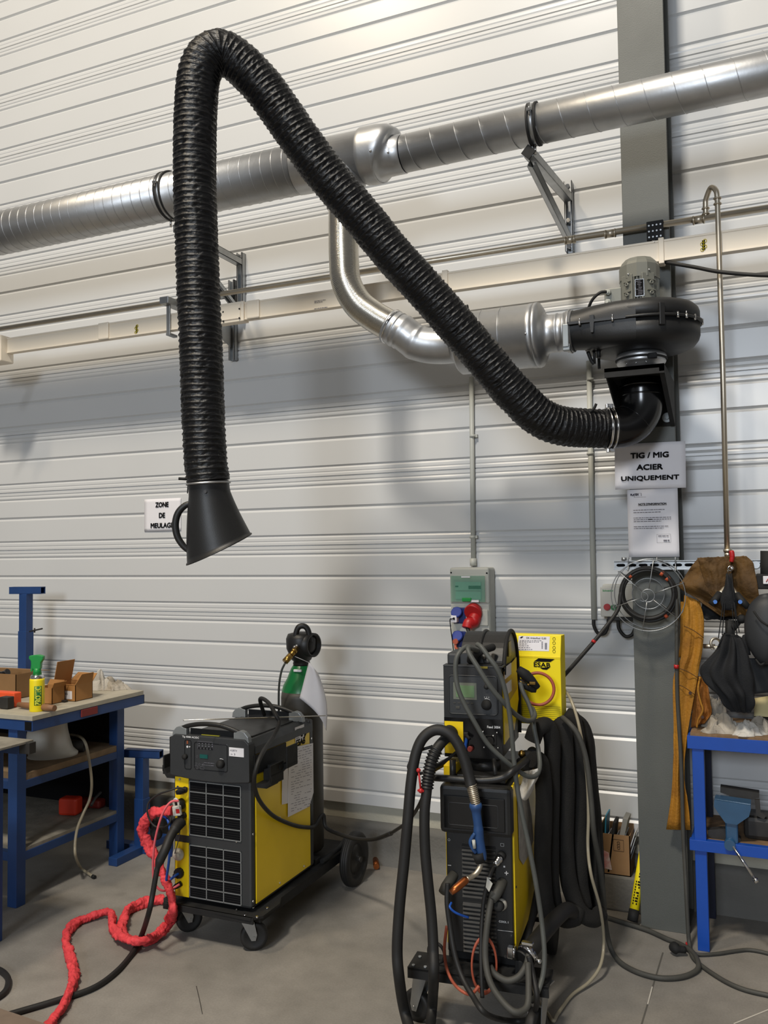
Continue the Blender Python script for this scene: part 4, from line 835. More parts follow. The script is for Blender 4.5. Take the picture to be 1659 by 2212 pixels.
mb = MB(); mb.box(G(1604, 1750).x, G(1655, 1750).x+.06, Yv+.06, Yv+.2, zs, zs+.10, .02); plate(mb, [(1630, 1728), (1641, 1728), (1643, 1755), (1655, 1762), (1650, 1770), (1634, 1762)], Yv+.05, Yv+.07); plate(mb, [(1529, 1793), (1565, 1790), (1600, 1812), (1600, 1830), (1560, 1822), (1530, 1806)], Yv+.02, Yv+.06); part('base', mb, K_IRON, t, True)
mb = MB(); g = G(1577, 1822, Yv-.02); mb.cyl(g+V((0, .03, 0)), g+V((0, -.03, -.0)), .024, .022, seg=24); part('screw_boss', mb, K_VISE, t, True)
mb = MB(); a, b_ = G(1583, 1828, Yv-.045), G(1633, 1902, Yv-.06); mb.cyl(a, b_, .006); mb.cyl(b_-(b_-a).normalized()*.01, b_+(b_-a).normalized()*.008, .011, seg=16); part('handle', mb, K_CHROME, t, True)
# lower dark filler: none.  carton of papers left of the column
mb = MB(); mb.box(-.93, -.565, -.17, .028, 0, .165, .01); struct('trim_4', mb, K_CONC)
t = thing('document_carton', 'open cardboard box stuffed with papers between black hoses and column', 'cardboard box', base((-.7, -.1, .17)))
bx_0, bx_1 = A(1300, 1830, Y=-.16).x, A(1361, 1830, Y=-.16).x
zt, zb = A(1330, 1803, Y=-.16).z, .166
bw = .004
mb = MB(); mb.box(bx_0, bx_1, -.16, -.16+bw, zb, zt); mb.box(bx_0, bx_1, -.02-bw, -.02, zb, zt+.02); mb.box(bx_0, bx_0+bw, -.16, -.02, zb, zt+.05); mb.box(bx_1-bw, bx_1, -.16, -.02, zb, zt); mb.box(bx_0, bx_1, -.16, -.02, zb, zb+bw); part('carton_body', mb, mat('cardboard_dark', '8b6b48', .8, 0, .1, 12), t, True)
mb = MB(); g = A(1336, 1826, Y=-.1605)
for k in range(3): mb.ring(g+V((0, -.001, .012-.012*k)), (0, 1, 0), .006, .0012, 16, 4)
for (a, b_, c, d) in ((-.024, .024, .026, .0275), (-.024, .024, -.0275, -.026)): mb.box(g.x+a, g.x+b_, -.1615, -.1605, g.z+c, g.z+d)
for s_ in (-.024, .0228): mb.box(g.x+s_, g.x+s_+.0015, -.1615, -.1605, g.z-.027, g.z+.027)
part('printed_stamp', mb, mat('stamp_brown', '4b3420', .8), t, True)
mb = MB(); g = A(1310, 1855, Y=-.1605); mb.prism([(-.015, -.045), (.025, -.05), (.012, .03), (-.015, .04)], -.0012, 0, M=Matrix.Translation(g)); part('red_white_label', mb, mat('label_red', 'b0605c', .6, 0, 0, 30, col2='c8c0bc'), t, True)
random.seed(11)
cols = ['b9bbc0', '8f949c', '3c4046', 'c8c8c6', '6b7686', '2a2c30', 'a9acae', '505a66']
for k in range(11):
    x = bx_0+.012+k*.0098; ang = .10+.25*k/11+random.uniform(-.03, .03); hh = .16+random.uniform(-.02, .05)
    mb = MB(); mb.box(-.0022, .0022, -.05, .05, .0, hh, M=TR(x, -.095, zb+.006, 0, 0, ang)); single('paper_folder', mb, mat('folder_%s' % cols[k % 8], cols[k % 8], .6), 'thin folder or paper standing tilted in the cardboard box by the column', 'folder', 'papers in the cardboard box')
mb = MB(); mb.box(-.003, .003, -.06, .05, 0, .27, .001, M=TR(bx_0+.006, -.095, zb+.006, 0, 0, .06)); single('paper_folder', mb, mat('folder_cyan', '2c7f9e', .5), 'blue folder standing leftmost in the cardboard box by the column', 'folder')
mb = MB(); mb.box(-.008, .008, -.06, .04, 0, .245, .004, M=TR(bx_0+.028, -.10, zb+.006, 0, 0, .14)); single('binder', mb, K_BLKM, 'black folder standing up highest in the cardboard box by the column', 'folder')
mb = MB(); mb.box(-.012, .012, -.055, .05, 0, .27, .002, M=TR(bx_0+.055, -.10, zb+.006, 0, 0, .22)); single('grey_carton', mb, mat('grey_card', '7e7d78', .7), 'grey flat carton leaning over the papers against the column', 'carton')
t = thing('yellow_tube', 'yellow tube with black print and black cap leaning at the column foot', 'tube', base(A(1368, 1992, Z=0)))
a = A(1366, 1990, Z=.022); b_ = A(1391, 1838, Y=-.16); dd = (b_-a).normalized()
mb = MB(); mb.cyl(a+dd*.035, b_+dd*.12, .021, seg=28); part('tube_body', mb, K_YELB, t, True)
mb = MB(); mb.cyl(a, a+dd*.05, .0235, seg=28); part('end_cap', mb, K_BLKM, t, True)
mb = MB(); Mx = frame(a+dd*.07, dd, V((-.15, 1, 0)))@Matrix.Translation((0, -.0212, -.006)); [mb.box(.0+.012*k, .008+.012*k, -.0008, -.0002, 0, .012 if k % 3 else .006, M=Mx) for k in range(18) if k % 7 != 5]; [mb.box(.012*k, .012*k+.007, -.0004, .0004, .016, .021, M=Mx) for k in range(9)]; part('lettering', mb, K_INK, t, True)

# ================================================================== LEFT BENCH
t = thing('workbench', 'dark blue steel workbench with cluttered top at the left edge', 'workbench', base((-3.9, -.8, 0)))
X1 = -3.30; ZT = .945
mb = MB(); mb.box(X1-.05, X1, -1.235, -.40, .868, .920, .003); mb.box(-5.2, X1-.05, -1.235, -1.195, .868, .920, .003); mb.box(-5.2, X1-.05, -.45, -.40, .868, .920, .003); part('top_frame', mb, K_BLU, t, True)
mb = MB(); mb.box(-5.2, X1+.004, -1.24, -.41, .921, ZT, .002); part('top_board', mb, K_TOP, t, True)
mb = MB(); mb.box(X1-.0485, X1-.005, -1.2365, -1.234, .873, .915); mb.box(X1-.05, X1+.0, -.402, -.399, .868, .92); part('tube_end', mb, K_INK, t, True)
mb = MB(); g = A(193, 1527, X=X1+.002); mb.box(X1-.01, X1+.006, g.y-.06, g.y+.06, .88, .918, .002); part('red_holder', mb, mat('faded_red', '7e2620', .6), t, True)
lx = -3.47
for x, y in ((lx, -1.225), (lx, -.50), (-5.1, -1.22), (-5.1, -.5)):
    mb = MB(); mb.box(x, x+.06, y, y+.06, 0, .87, .003); part('leg', mb, K_BLU, t, True)
for z0, z1 in ((.567, .607), (.215, .258)):
    mb = MB(); mb.box(lx+.02, lx+.06, -1.17, -.5, z0, z1, .002); mb.box(-5.1, lx, -1.21, -1.17, z0, z1, .002); mb.box(-5.1, lx, -.48, -.44, z0, z1, .002); part('shelf_frame', mb, K_BLU, t, True)
mb = MB(); mb.box(-5.1, lx+.055, -1.17, -.45, .607, .640); part('middle_shelf', mb, mat('shelf_edge', '8a7458', .85, 0, .35, 14, .2, 60), t, True)
mb = MB(); mb.box(-5.1, lx+.055, -1.17, -.45, .258, .275); part('lower_shelf', mb, K_SHELF, t, True)
mb = MB(); mb.box(-5.1, lx+.02, -.465, -.455, .64, .87); mb.box(-5.1, lx+.02, -.465, -.455, .275, .57); part('back_panel', mb, K_INK, t, True)
# spray bottle
sb = A(70, 1538, Z=ZT); sb.y += .03
dsc = (sb-CAM).dot(_fw)/CF
t = thing('spray_can', 'yellow spray can with green trigger top reading PROTEC on the left bench', 'spray can', base(sb))
R = 15.5*dsc; s1 = dsc
mb = MB(); mb.lathe([(R*.96, 0), (R, .003), (R, 66*s1), (R*.97, 70*s1)], Matrix.Translation(sb), 36); part('can', mb, K_YELB, t, True)
mb = MB(); mb.lathe([(R*.97, 70*s1), (R*.85, 76*s1), (R*.72, 78*s1)], Matrix.Translation(sb), 36); part('shoulder', mb, K_CHROME, t, True)
mb = MB(); mb.lathe([(R*.6, 77*s1), (R*.55, 86*s1), (R*.5, 92*s1)], Matrix.Translation(sb), 24); fr = frame(sb, _r, V((-_r.y, _r.x, 0)), None); fr = Matrix(((_r.x, -_r.y, 0, sb.x), (_r.y, _r.x, 0, sb.y), (0, 0, 1, sb.z), (0, 0, 0, 1)))
mb.prism([(-.5*R, 90*s1), (.55*R, 90*s1), (.62*R, 104*s1), (.95*R, 112*s1), (.95*R, 118*s1), (.2*R, 121*s1), (-1.0*R, 119*s1), (-1.05*R, 113*s1), (-.75*R, 108*s1), (-.72*R, 96*s1)], -.4*R, .4*R, M=fr, bev=.003); mb.prism([(-.72*R, 108*s1), (-.5*R, 106*s1), (-.55*R, 88*s1), (-.8*R, 84*s1), (-.85*R, 88*s1)], -.2*R, .2*R, M=fr); part('spray_head', mb, K_GRN, t, True)
cdir = V((CAM.x-sb.x, CAM.y-sb.y, 0)).normalized(); a0 = math.atan2(cdir.y, cdir.x)+.12
def wrapc(u, z, o=.0006): a = a0+u/R; return V((sb.x+(R+o)*math.cos(a), sb.y+(R+o)*math.sin(a), sb.z+z))
mb = MB(); mb.grid(lambda u, v: wrapc(-7.5*s1+15*s1*u, (14+41*v)*s1), 8, 2, th=.0004); lbp = part('green_label', mb, mat('label_green', '1d6a2c', .5), t, True)
mb = MB(); tm = MB().text('PROTEC', Matrix(), height=11*s1, width=38*s1, bold=.04, depth=0)
for v in tm.v: mb.v.append(wrapc(5.5*s1-v.z, (15.5*s1+v.x), .0016))
mb.f = tm.f; mb.sm = tm.sm; part('lettering', mb, mat('label_lime', 'd9e04a', .5), lbp, True)
# cartons
def opencarton(name, M, w, d, h, label, flaps, m=K_CARD):
    t = thing(name, label, 'cardboard box', M); b_ = .003
    mb = MB(); mb.box(-w/2, w/2, -d/2, -d/2+b_, 0, h); mb.box(-w/2, w/2, d/2-b_, d/2, 0, h); mb.box(-w/2, -w/2+b_, -d/2, d/2, 0, h); mb.box(w/2-b_, w/2, -d/2, d/2, 0, h); mb.box(-w/2, w/2, -d/2, d/2, 0, b_); part('carton_body', mb, m, t)
    for (side, l, ang, sk) in flaps:
        mb = MB(); L0 = w if side in 'fb' else d
        mb.prism([(-L0/2, 0), (L0/2, 0), (L0/2-sk, l), (-L0/2+sk, l)], 0, b_, M=None)
        Mx = {'f': TR(0, -d/2, h), 'b': TR(0, d/2, h, PI), 'l': TR(-w/2, 0, h, -PI/2), 'r': TR(w/2, 0, h, PI/2)}[side]@Matrix.Rotation(-ang if side in 'x' else ang, 4, 'X')
        mb.v = [Mx@v for v in mb.v]; part('flap', mb, m, t)
    return t
g0, g1 = A(128, 1512, Z=ZT), A(205, 1500, Z=ZT)
w = .22; g = A(168, 1508, Z=ZT); rz_ = .42
k_ = A(163, 1516, Z=ZT)
oc1 = opencarton('cardboard_box', TR(k_.x-.078, k_.y+.065, ZT, 0), .155, .13, .090, 'small open cardboard box with raised lid and white label on the left bench', [('l', .120, -.22, .0), ('b', .06, .9, .01), ('f', .05, -2.4, .01), ('r', .06, .45, .02)])
mb = MB(); mb.box(-.065, .055, -.0665, -.0655, .012, .055); lab = part('address_label', mb, K_WHT, oc1)
mb = MB()
for k in range(12): mb.box(-.05+.0065*k, -.047+.0065*k+random.random()*.001, -.0672, -.0665, .034, .043)
part('barcode', mb, K_INKG, lab)
g = A(108, 1522, Z=ZT); oc2 = opencarton('cardboard_box', TR(g.x-.05, g.y+.05, ZT, 0), .12, .09, .085, 'small brown cardboard box right behind the yellow spray can', [('b', .03, .3, .01), ('r', .03, .5, .0)])
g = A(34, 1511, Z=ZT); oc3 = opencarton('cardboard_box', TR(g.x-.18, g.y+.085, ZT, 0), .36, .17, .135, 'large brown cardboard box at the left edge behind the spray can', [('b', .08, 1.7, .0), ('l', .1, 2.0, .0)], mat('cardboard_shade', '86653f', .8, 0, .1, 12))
mb = MB(); mb.tube([A(100, 1485, Z=ZT+.06), A(118, 1478, Z=ZT+.085)], [.003, .005], 8); mb.ball(A(119, 1477, Z=ZT+.086), .008); single('spatula_tool', mb, K_CHROME, 'thin shiny metal tool poking out of the small cardboard box', 'tool')
mb = MB(); g = A(8, 1455, Z=ZT+.13); mb.tube(cr([g+V((-.08, 0, -.0)), g, g+V((.03, .0, .01))], 5), [.012]*5+[.016]*4+[.019]*2, 14); single('black_tool_handle', mb, K_BLK2, 'rounded black tool handle on the large box at the left edge', 'tool')
mb = MB(); g = A(235, 1490, Z=ZT); heap(mb, g.x-.02, g.y+.03, ZT, .13, .06, .06, 5.2, n=60); single('rag', mb, K_RAG, 'long grey rag lying right of the open cardboard box on the left bench', 'rag')
mb = MB(); g = A(218, 1478, Z=ZT+.03); heap(mb, g.x, g.y+.0, ZT, .06, .05, .10, 1.2, n=50); single('rag', mb, K_RAGW, 'pale rag bunched up against the open box on the left bench', 'rag')
g = A(12, 1527, Z=ZT); mb = MB(); mb.box(g.x-.12, g.x+.06, g.y, g.y+.05, ZT, ZT+.075, .006, M=None); o = single('plastic_case', mb, K_ORG, 'orange plastic case lying at the left edge of the left bench', 'case')
g = A(19, 1530, Z=ZT); mb = MB(); mb.box(g.x-.03, g.x+.028, g.y-.035, g.y+.01, ZT+.002, ZT+.062, .004); single('hammer_head', mb, K_IRON, 'dark square steel block in front of the orange case', 'tool')
a, b_ = A(40, 1522, Z=ZT+.02), A(118, 1530, Z=ZT+.02); mb = MB(); mb.tube([a, a.lerp(b_, .3), a.lerp(b_, .8), b_], [.013, .016, .017, .015], 14); o = single('wooden_handle', mb, mat('handle_wood', '8a6242', .6, 0, .2, 20), 'round wooden tool handle lying behind the spray can', 'tool')
g = A(128, 1516, Z=ZT); mb = MB(); mb.box(g.x-.06, g.x+.05, g.y-.012, g.y+.012, ZT, ZT+.012, .002); single('steel_file', mb, K_IRON, 'flat dark metal bar in front of the open cardboard box', 'tool')
# things on the shelves of the left bench
zs2 = .641
g = A(75, 1640, Z=zs2); 
mb = MB(); 
def buck(u, v):
    a = 2*PI*u; r = .122-.036*v+.006*math.sin(3*a+v*4)+.02*math.exp(-((v-.05)/.08)**2)*math.cos(a-.6)
    return (g.x+r*math.cos(a)*1.1, g.y+.10+r*math.sin(a), zs2+.215*v)
mb.grid(buck, 64, 16); mb.lathe([(.001, .213), (.078, .213)], Matrix.Translation((g.x, g.y+.1, zs2)), 32, caps=False); single('white_bucket', mb, K_BUCK, 'off-white tapered tub standing on the middle shelf of the left bench', 'tub')
g = A(150, 1615, Z=zs2); mb = MB(); a = A(128, 1612, Z=zs2+.035); b_ = A(166, 1613, Z=zs2+.03)
mb.lathe([(.030, 0), (.030, .16), (.024, .16), (.024, .13)], frame(a+V((-.03, .0, 0)), None, None, b_-a), 28); single('metal_tube', mb, K_IRON, 'short dark metal tube lying on the middle shelf beside the tub', 'tube')
g = A(140, 1590, Z=zs2); mb = MB()
for k in range(3): mb.tube(cr([V((g.x+(.10-.008*k)*math.cos(a)*1.2, g.y+.05+(.08-.006*k)*math.sin(a), zs2+.012+.016*k+.004*math.sin(3*a+k))) for a in [2*PI*j/12 for j in range(12)]], 5, True), .008, 8, closed=True)
h_path = [A(128, 1590, Z=zs2+.06), A(160, 1588, Z=zs2+.06), A(182, 1600, X=-3.40), A(192, 1640, X=-3.37), A(198, 1690, X=-3.36), A(197, 1740, X=-3.37), A(185, 1790, X=-3.38), A(167, 1800, X=-3.36), A(162, 1840, X=-3.36)]
e1 = A(165, 1868, Z=.008); e2 = A(200, 1893, Z=.010)
h_path = h_path[:5]+[A(194, 1725, X=-3.38), A(180, 1757, X=-3.38), A(167, 1790, X=-3.38), A(162, 1825, X=-3.37), A(164, 1852, X=-3.36), A(176, 1876, Z=.018), e2]
mb.tube(cr(h_path, 8), .0075, 10); o = single('clear_hose', mb, K_CLEAR, 'thin pale hose hanging from the middle shelf down to the floor', 'hose')
mb = MB(); mb.cyl(e2, e2+V((.022, -.006, 0)), .010, seg=14); mb.tube(cr([A(197, 1740, X=-3.37), A(205, 1725, X=-3.39), A(217, 1712, X=-3.43)], 5), .0075, 10); part('hose_end', mb, K_BLKM, o, True)
g = A(175, 1590, Z=zs2); mb = MB(); mb.box(g.x-.04, g.x+.06, g.y+.06, g.y+.07, zs2, zs2+.13, .002); mb.box(g.x-.04, g.x+.06, g.y+.06, g.y+.15, zs2, zs2+.008); single('metal_angle', mb, K_IRON, 'dark metal plate standing at the back of the middle shelf', 'metal piece')
zs3 = .276
g = A(138, 1765, Z=zs3); mb = MB(); mb.box(-.06, .05, -.03, .05, 0, .095, .014, M=TR(g.x, g.y+.05, zs3, .25)); single('orange_block', mb, mat('orange_red', 'd8391c', .5), 'orange-red block standing on the lower shelf of the left bench', 'block')
g = A(165, 1748, Z=zs3); mb = MB(); mb.box(-.07, .10, -.03, .04, 0, .05, .015, M=TR(g.x+.03, g.y+.06, zs3, .1)); single('red_grinder_guard', mb, mat('dull_red', '7c241c', .6), 'dull red piece lying behind the orange-red block on the lower shelf', 'tool')
g = A(205, 1738, Z=zs3); mb = MB(); heap(mb, g.x, g.y+.02, zs3, .10, .06, .05, 3.3, n=40); single('rag', mb, K_IRON, 'dark rag at the back right of the lower shelf', 'rag')
# T-shaped support stands
def tstand(px_top, Yp, label, hasfoot):
    (xl, yl, xr, yr, xc, w_) = px_top
    a, b_ = A(xl, yl, Y=Yp), A(xr, yr, Y=Yp); zt_ = (a.z+b_.z)/2; xc_ = A(xc, yl+60, Y=Yp).x
    t = thing('support_stand', label, 'stand', base((xc_, Yp, 0)))
    L_ = .20; M = TR(xc_+.01, Yp, zt_, .18)
    mb = MB(); mb.box(-.115, .115, -.025, .025, -.045, -.040); mb.box(-.115, .115, -.025, -.021, -.045, 0, .001); mb.box(-.115, .115, .021, .025, -.045, 0, .001); mb.box(-.115, .115, -.025, .025, -.004, 0); mb.v = [M@v for v in mb.v]; part('cross_head', mb, K_BLU, t, True)
    mb = MB(); mb.box(-.1155, -.113, -.021, .021, -.040, -.004); mb.v = [M@v for v in mb.v]; part('tube_end', mb, K_INK, t, True)
    mb = MB(); mb.box(-w_/2+.003, w_/2-.003, -.028, .028, zt_-.5 if zt_ > 1 else .3, zt_-.045, .002); mb.box(-w_/2, w_/2, -.032, .032, .0, zt_-.28, .002); mb.v = [V((v.x+xc_, v.y+Yp, v.z)) for v in mb.v]; part('post', mb, K_BLU, t, True)
    mb = MB(); mb.box(-.24, .06, -.03, .03, 0, .045, .003); mb.box(-.03, .03, -.25, .2, 0, .045, .003); mb.v = [V((v.x+xc_, v.y+Yp, v.z)) for v in mb.v]; part('foot', mb, K_BLU, t, True)
    return t, xc_, zt_
t, xc_, zt_ = tstand((24, 1268, 86, 1267, 56, .068), -.30, 'tall dark blue T-shaped support stand behind the left bench', False)
mb = MB(); a, b_ = A(64, 1364, Y=-.34), A(91, 1358, Y=-.40); mb.tube([a, b_], .005, 8); mb.cyl(a.lerp(b_, .4)+V((0, 0, -.014)), a.lerp(b_, .4)+V((0, 0, .014)), .005); part('locking_screw', mb, K_IRON, t, True)
t, xc_, zt_ = tstand((274, 1622, 338, 1615, 307, .064), -.34, 'short dark blue T-shaped support stand between left bench and yellow machine', True)
# low table corner, bottom left edge of the bench
t = thing('side_table', 'corner of a lower blue steel table at the left edge in front of the bench', 'table', base((-3.3, -1.75, 0)))
mb = MB(); mb.box(-4.2, -3.02, -2.1, -1.50, .895, .905, .001); part('table_top', mb, K_SHELF, t, True)
mb = MB(); mb.box(-4.2, -3.06, -1.545, -1.505, .845, .895, .002); mb.box(-4.2, -3.06, -2.1, -2.06, .845, .895, .002); part('frame', mb, K_BLU, t, True)
mb = MB(); mb.box(-3.06, -3.0, -1.545, -1.505, .85, .90, .002); part('tube_end', mb, K_IRON, t, True)
for x, y in ((-3.24, -1.56), (-4.1, -1.56), (-3.24, -2.08), (-4.1, -2.08)):
    mb = MB(); mb.box(x, x+.05, y, y+.05, 0, .85, .002); part('leg', mb, K_BLU, t, True)
# timber corner bottom-left
mb = MB(); P = [A(-40, 2172, Z=.06), A(0, 2178, Z=.06), A(100, 2212, Z=.06), A(140, 2226, Z=.06), A(-40, 2300, Z=.06)]
n = len(P); mb.add(P+[V((p.x, p.y, 0)) for p in P], [tuple(range(n))]+[tuple(range(n, 2*n))[::-1]]+[(i, n+i, n+(i+1) % n, (i+1) % n) for i in range(n)]); single('pallet_board', mb, mat('board_grey', '7a6a5c', .8, 0, .15, 20), 'grey-brown board corner on the floor at the bottom left', 'board')
mb = MB(); mb.tube(cr([A(-60, 2080, Z=.012), A(-10, 2092, Z=.012), A(12, 2105, Z=.012), A(18, 2122, Z=.012), A(8, 2145, Z=.012), A(-30, 2170, Z=.012)], 8), .012, 12); single('hose', mb, K_RUB, 'black hose loop on the floor at the left edge', 'hose')
# ================================================================== MACHINE 1 (left, big yellow welder on its trolley)
M1 = TR(-2.279, -1.197, 0, math.radians(.5)); W1 = .205
def F1(x, y, o_=0): p = AL(M1, x, y, 1, -.001-o_); return p
t = thing('welding_machine', 'yellow and dark grey welding machine with two grilles, standing on the left trolley', 'welding machine', M1)
ZB, ZTOP = .185, .905
XF = -W1; DP = .55
mb = MB(); mb.box(-W1, W1, .0, .035, ZB, ZTOP-.02, .012); mb.box(-W1+.004, W1-.004, .03, DP, ZB, .84, .002); part('chassis', mb, K_DGR, t)
mb = MB(); mb.box(W1-.004, W1+.002, .036, DP-.012, ZB+.012, .855, .0015); part('side_panel', mb, K_YEL, t)
mb = MB(); mb.box(-W1-.002, -W1+.004, .036, DP-.012, ZB+.012, .855, .0015); part('side_panel', mb, K_YEL, t)
mb = MB(); mb.box(-W1, W1, DP-.012, DP+.03, ZB, .90, .01); part('rear_frame', mb, K_DGR, t)
mb = MB(); mb.prism([(-W1-.002, .84), (W1+.004, .84), (W1+.004, .872), (W1-.022, .90), (-W1+.022, .90), (-W1-.002, .872)], .02, DP+.02, bev=.004); mb.box(-.15, .15, .10, DP-.05, .898, .906, .003); part('top_cover', mb, K_BLK, t)
mb = MB(); mb.prism([(W1-.024, .905), (W1+.005, .877), (W1+.006, .845), (W1+.001, .845), (W1-.002, .87), (W1-.026, .897)], .03, DP+.01); part('edge_rail', mb, K_DGR, t)
# control head (slightly proud, curved lower edge)
mb = MB(); zc0 = .725
lp = [(-W1-.003, .895), (-W1-.004, zc0+.012)]+[(-W1+2*W1*k/12, zc0+.006-.014*math.sin(PI*k/12)) for k in range(13)]+[(W1+.004, zc0+.012), (W1+.003, .895), (W1-.02, .915), (-W1+.02, .915)]
mb.prism(lp, -.022, .03, bev=.004); ch = part('control_head', mb, K_DGR, t)
YC = .0225
def Fc(x, y, o_=0): return AL(M1, x, y, 1, -YC-o_)
def fbox(mb, x0, y0, x1, y1, o0, o1, fn=Fc, bev=0):
    a, b_ = fn(x0, y0), fn(x1, y1); yb = -YC if fn is Fc else -.001
    mb.box(min(a.x, b_.x), max(a.x, b_.x), yb-o1, yb-o0, min(a.z, b_.z), max(a.z, b_.z), bev)
def outline(mb, x0, x1, z0, z1, y, w=.0012, r=.008):
    pts = []
    for cx_, cz_, a0_ in ((x1-r, z1-r, 0), (x0+r, z1-r, PI/2), (x0+r, z0+r, PI), (x1-r, z0+r, 1.5*PI)):
        for k in range(5): a = a0_+PI/2*k/4; pts.append((cx_+r*math.cos(a), y, cz_+r*math.sin(a)))
    mb.tube(pts, w, 6, closed=True)
mb = MB()
a, b_ = Fc(399, 1598), Fc(413, 1662); outline(mb, a.x, b_.x, b_.z, a.z, -YC-.0005)
a, b_ = Fc(420, 1603), Fc(491, 1668); outline(mb, a.x, b_.x, b_.z, a.z, -YC-.0005)
part('panel_groove', mb, K_INK, ch)
mb = MB(); a, b_ = Fc(427, 1601), Fc(460, 1619); outline(mb, a.x, b_.x, b_.z, a.z, -YC-.0005, .0007, .003)
for k in range(5):
    for j in range(2): q = Fc(430.5+7*k, 1606+5*j+.4*k); mb.box(q.x-.003, q.x+.003, -YC-.001, -YC, q.z-.002, q.z+.002)
random.seed(4)
for x0, x1, y in ((473, 492, 1609), (441, 463, 1649), (436, 462, 1654)):
    a, b_ = Fc(x0, y), Fc(x1, y+1); scribble(mb, a.x, b_.x, b_.z, .0025, -YC-.0006)
for q in ((426, 1634), (424, 1650), (431, 1651), (439, 1651)): g = Fc(*q); mb.ring((g.x, -YC-.0006, g.z), (0, 1, 0), .0045, .0005, 20, 4)
for x0 in (420, 433):
    a, b_ = Fc(x0, 1654+(x0-420)*.1), Fc(x0+8, 1661+(x0-420)*.1); outline(mb, a.x, b_.x, b_.z, a.z, -YC-.0005, .0005, .002)
part('panel_markings', mb, K_INKG, ch)
mb = MB()
for k in range(5): q = Fc(430+7*k, 1616+.5*k); mb.box(q.x-.0035, q.x+.0035, -YC-.0015, -YC, q.z-.0035, q.z+.0035)
part('panel_keys', mb, K_INK, ch)
mb = MB(); fbox(mb, 432, 1629, 449, 1639, 0, .002); part('display', mb, K_LCDT, ch)
mb = MB(); g = Fc(478, 1650); mb.lathe([(.019, 0), (.018, .012), (.015, .020), (.0, .021)], frame((g.x, -YC, g.z), (1, 0, 0), None, (0, -1, 0)), 32); kb = part('dial', mb, K_BLKM, ch)
mb = MB(); mb.tube([(g.x+.022*math.cos(a), -YC-.001, g.z+.022*math.sin(a)) for a in [1.0+.12*k for k in range(8)]], [.0006+.0002*k for k in range(8)], 6); part('dial_scale', mb, K_WINK, ch)
mb = MB(); g = Fc(401, 1634); mb.lathe([(.012, 0), (.011, .014), (0, .0145)], frame((g.x, -YC, g.z), (1, 0, 0), None, (0, -1, 0)), 24); part('rotary_switch', mb, K_BLKM, ch)
mb = MB()
for q, r in (((405, 1613), .005), ((410, 1613), .003)): g = Fc(*q); mb.cyl((g.x, -YC, g.z), (g.x, -YC-.0015, g.z), r)
part('indicator_light', mb, K_WINK, ch)
mb = MB(); g = Fc(406, 1604); mb.box(g.x-.006, g.x+.002, -YC-.002, -YC, g.z-.006, g.z+.008); part('red_mark', mb, mat('dull_orange', '8a4a2c', .6), ch)
mb = MB(); g = Fc(394, 1592); mb.text('Tig 4300i AC/DC', Matrix.Translation((g.x, -YC-.0006, g.z-.003)), height=.0095, width=Fc(430, 1592).x-g.x, bold=.03); part('lettering', mb, K_WINK, ch)
mb = MB(); a, b_ = Fc(495, 1614), Fc(527, 1636); mb.box(a.x, b_.x, -YC-.0012, -YC, b_.z, a.z); wl = part('white_label', mb, K_WHT, ch)
mb = MB(); mb.text('AGIBTIV', Matrix.Translation((a.x+.006, -YC-.0018, a.z-.016)), height=.008, width=.036, bold=.0); mb.text('n 3', Matrix.Translation((a.x+.010, -YC-.0018, b_.z+.006)), height=.008, width=.022); part('handwriting', mb, K_INKG, wl)
mb = MB(); mb.box(-.055, .04, .002, .02, .9155, .917); part('yellow_sticker', mb, mat('sticker_dull_yellow', 'b5ae2e', .5), ch)
# connector strip and grilles
g0 = F1(378, 1688).x; g1 = F1(409, 1700).x; xg1 = F1(521, 1705).x
zU0, zU1 = F1(465, 1811).z, F1(465, 1692).z; zL0, zL1 = F1(465, 1947).z, F1(465, 1832).z
mb = MB(); mb.box(-W1+.012, g1-.002, -.004, .0, zU0-.004, zU1+.012); mb.box(-W1+.012, g1-.002, -.004, .0, zL0-.002, zL1+.006); part('connector_strip', mb, K_YEL, t)
for z0, z1 in ((zU0, zU1), (zL0, zL1)):
    mb = MB(); x0, x1 = g1, xg1; bw_ = .0042
    mb.box(x0, x1, -.004, 0, z0, z0+bw_); mb.box(x0, x1, -.004, 0, z1-bw_, z1); 
    for k in range(4): xx = x0+(x1-x0-bw_)*k/3; mb.box(xx, xx+bw_, -.004, 0, z0, z1)
    for k in range(1, 5): zz = z0+(z1-z0)*k/5; mb.box(x0, x1, -.004, 0, zz-bw_/2, zz+bw_/2)
    gr = part('grille', mb, K_PGRY, t)
    mb = MB(); n_ = 25; mb.box(x0, x1, -.0012, .0, z0, z1)
    for k in range(n_): zz = z0+(z1-z0)*(k+.3)/n_; mb.prism([(-.0035, zz), (-.0005, zz+.004), (-.0005, zz)], x0, x1, M=Matrix(((0, 1, 0, 0), (1, 0, 0, 0), (0, 0, 1, 0), (0, 0, 0, 1))))
    part('louvre', mb, K_INK, gr)
mb = MB()
for q in ((511, 1818), (511, 1965), (384, 1940)): g = F1(*q); mb.cyl((g.x, -.0, g.z), (g.x, -.003, g.z), .004, seg=12)
for q in ((546, 1802), (546, 1947), (604, 1907), (656, 1871), (604, 1766), (672, 1595)): g = AL(M1, q[0], q[1], 0, W1+.003); mb.cyl((W1+.002, g.y, g.z), (W1+.006, g.y, g.z), .005, seg=10)
for q in ((389, 1683), (385, 1699)): g = F1(*q, .004); mb.cyl((g.x, -.004, g.z), (g.x, -.010, g.z), .005, seg=10)
part('screw', mb, K_CHROME, t)
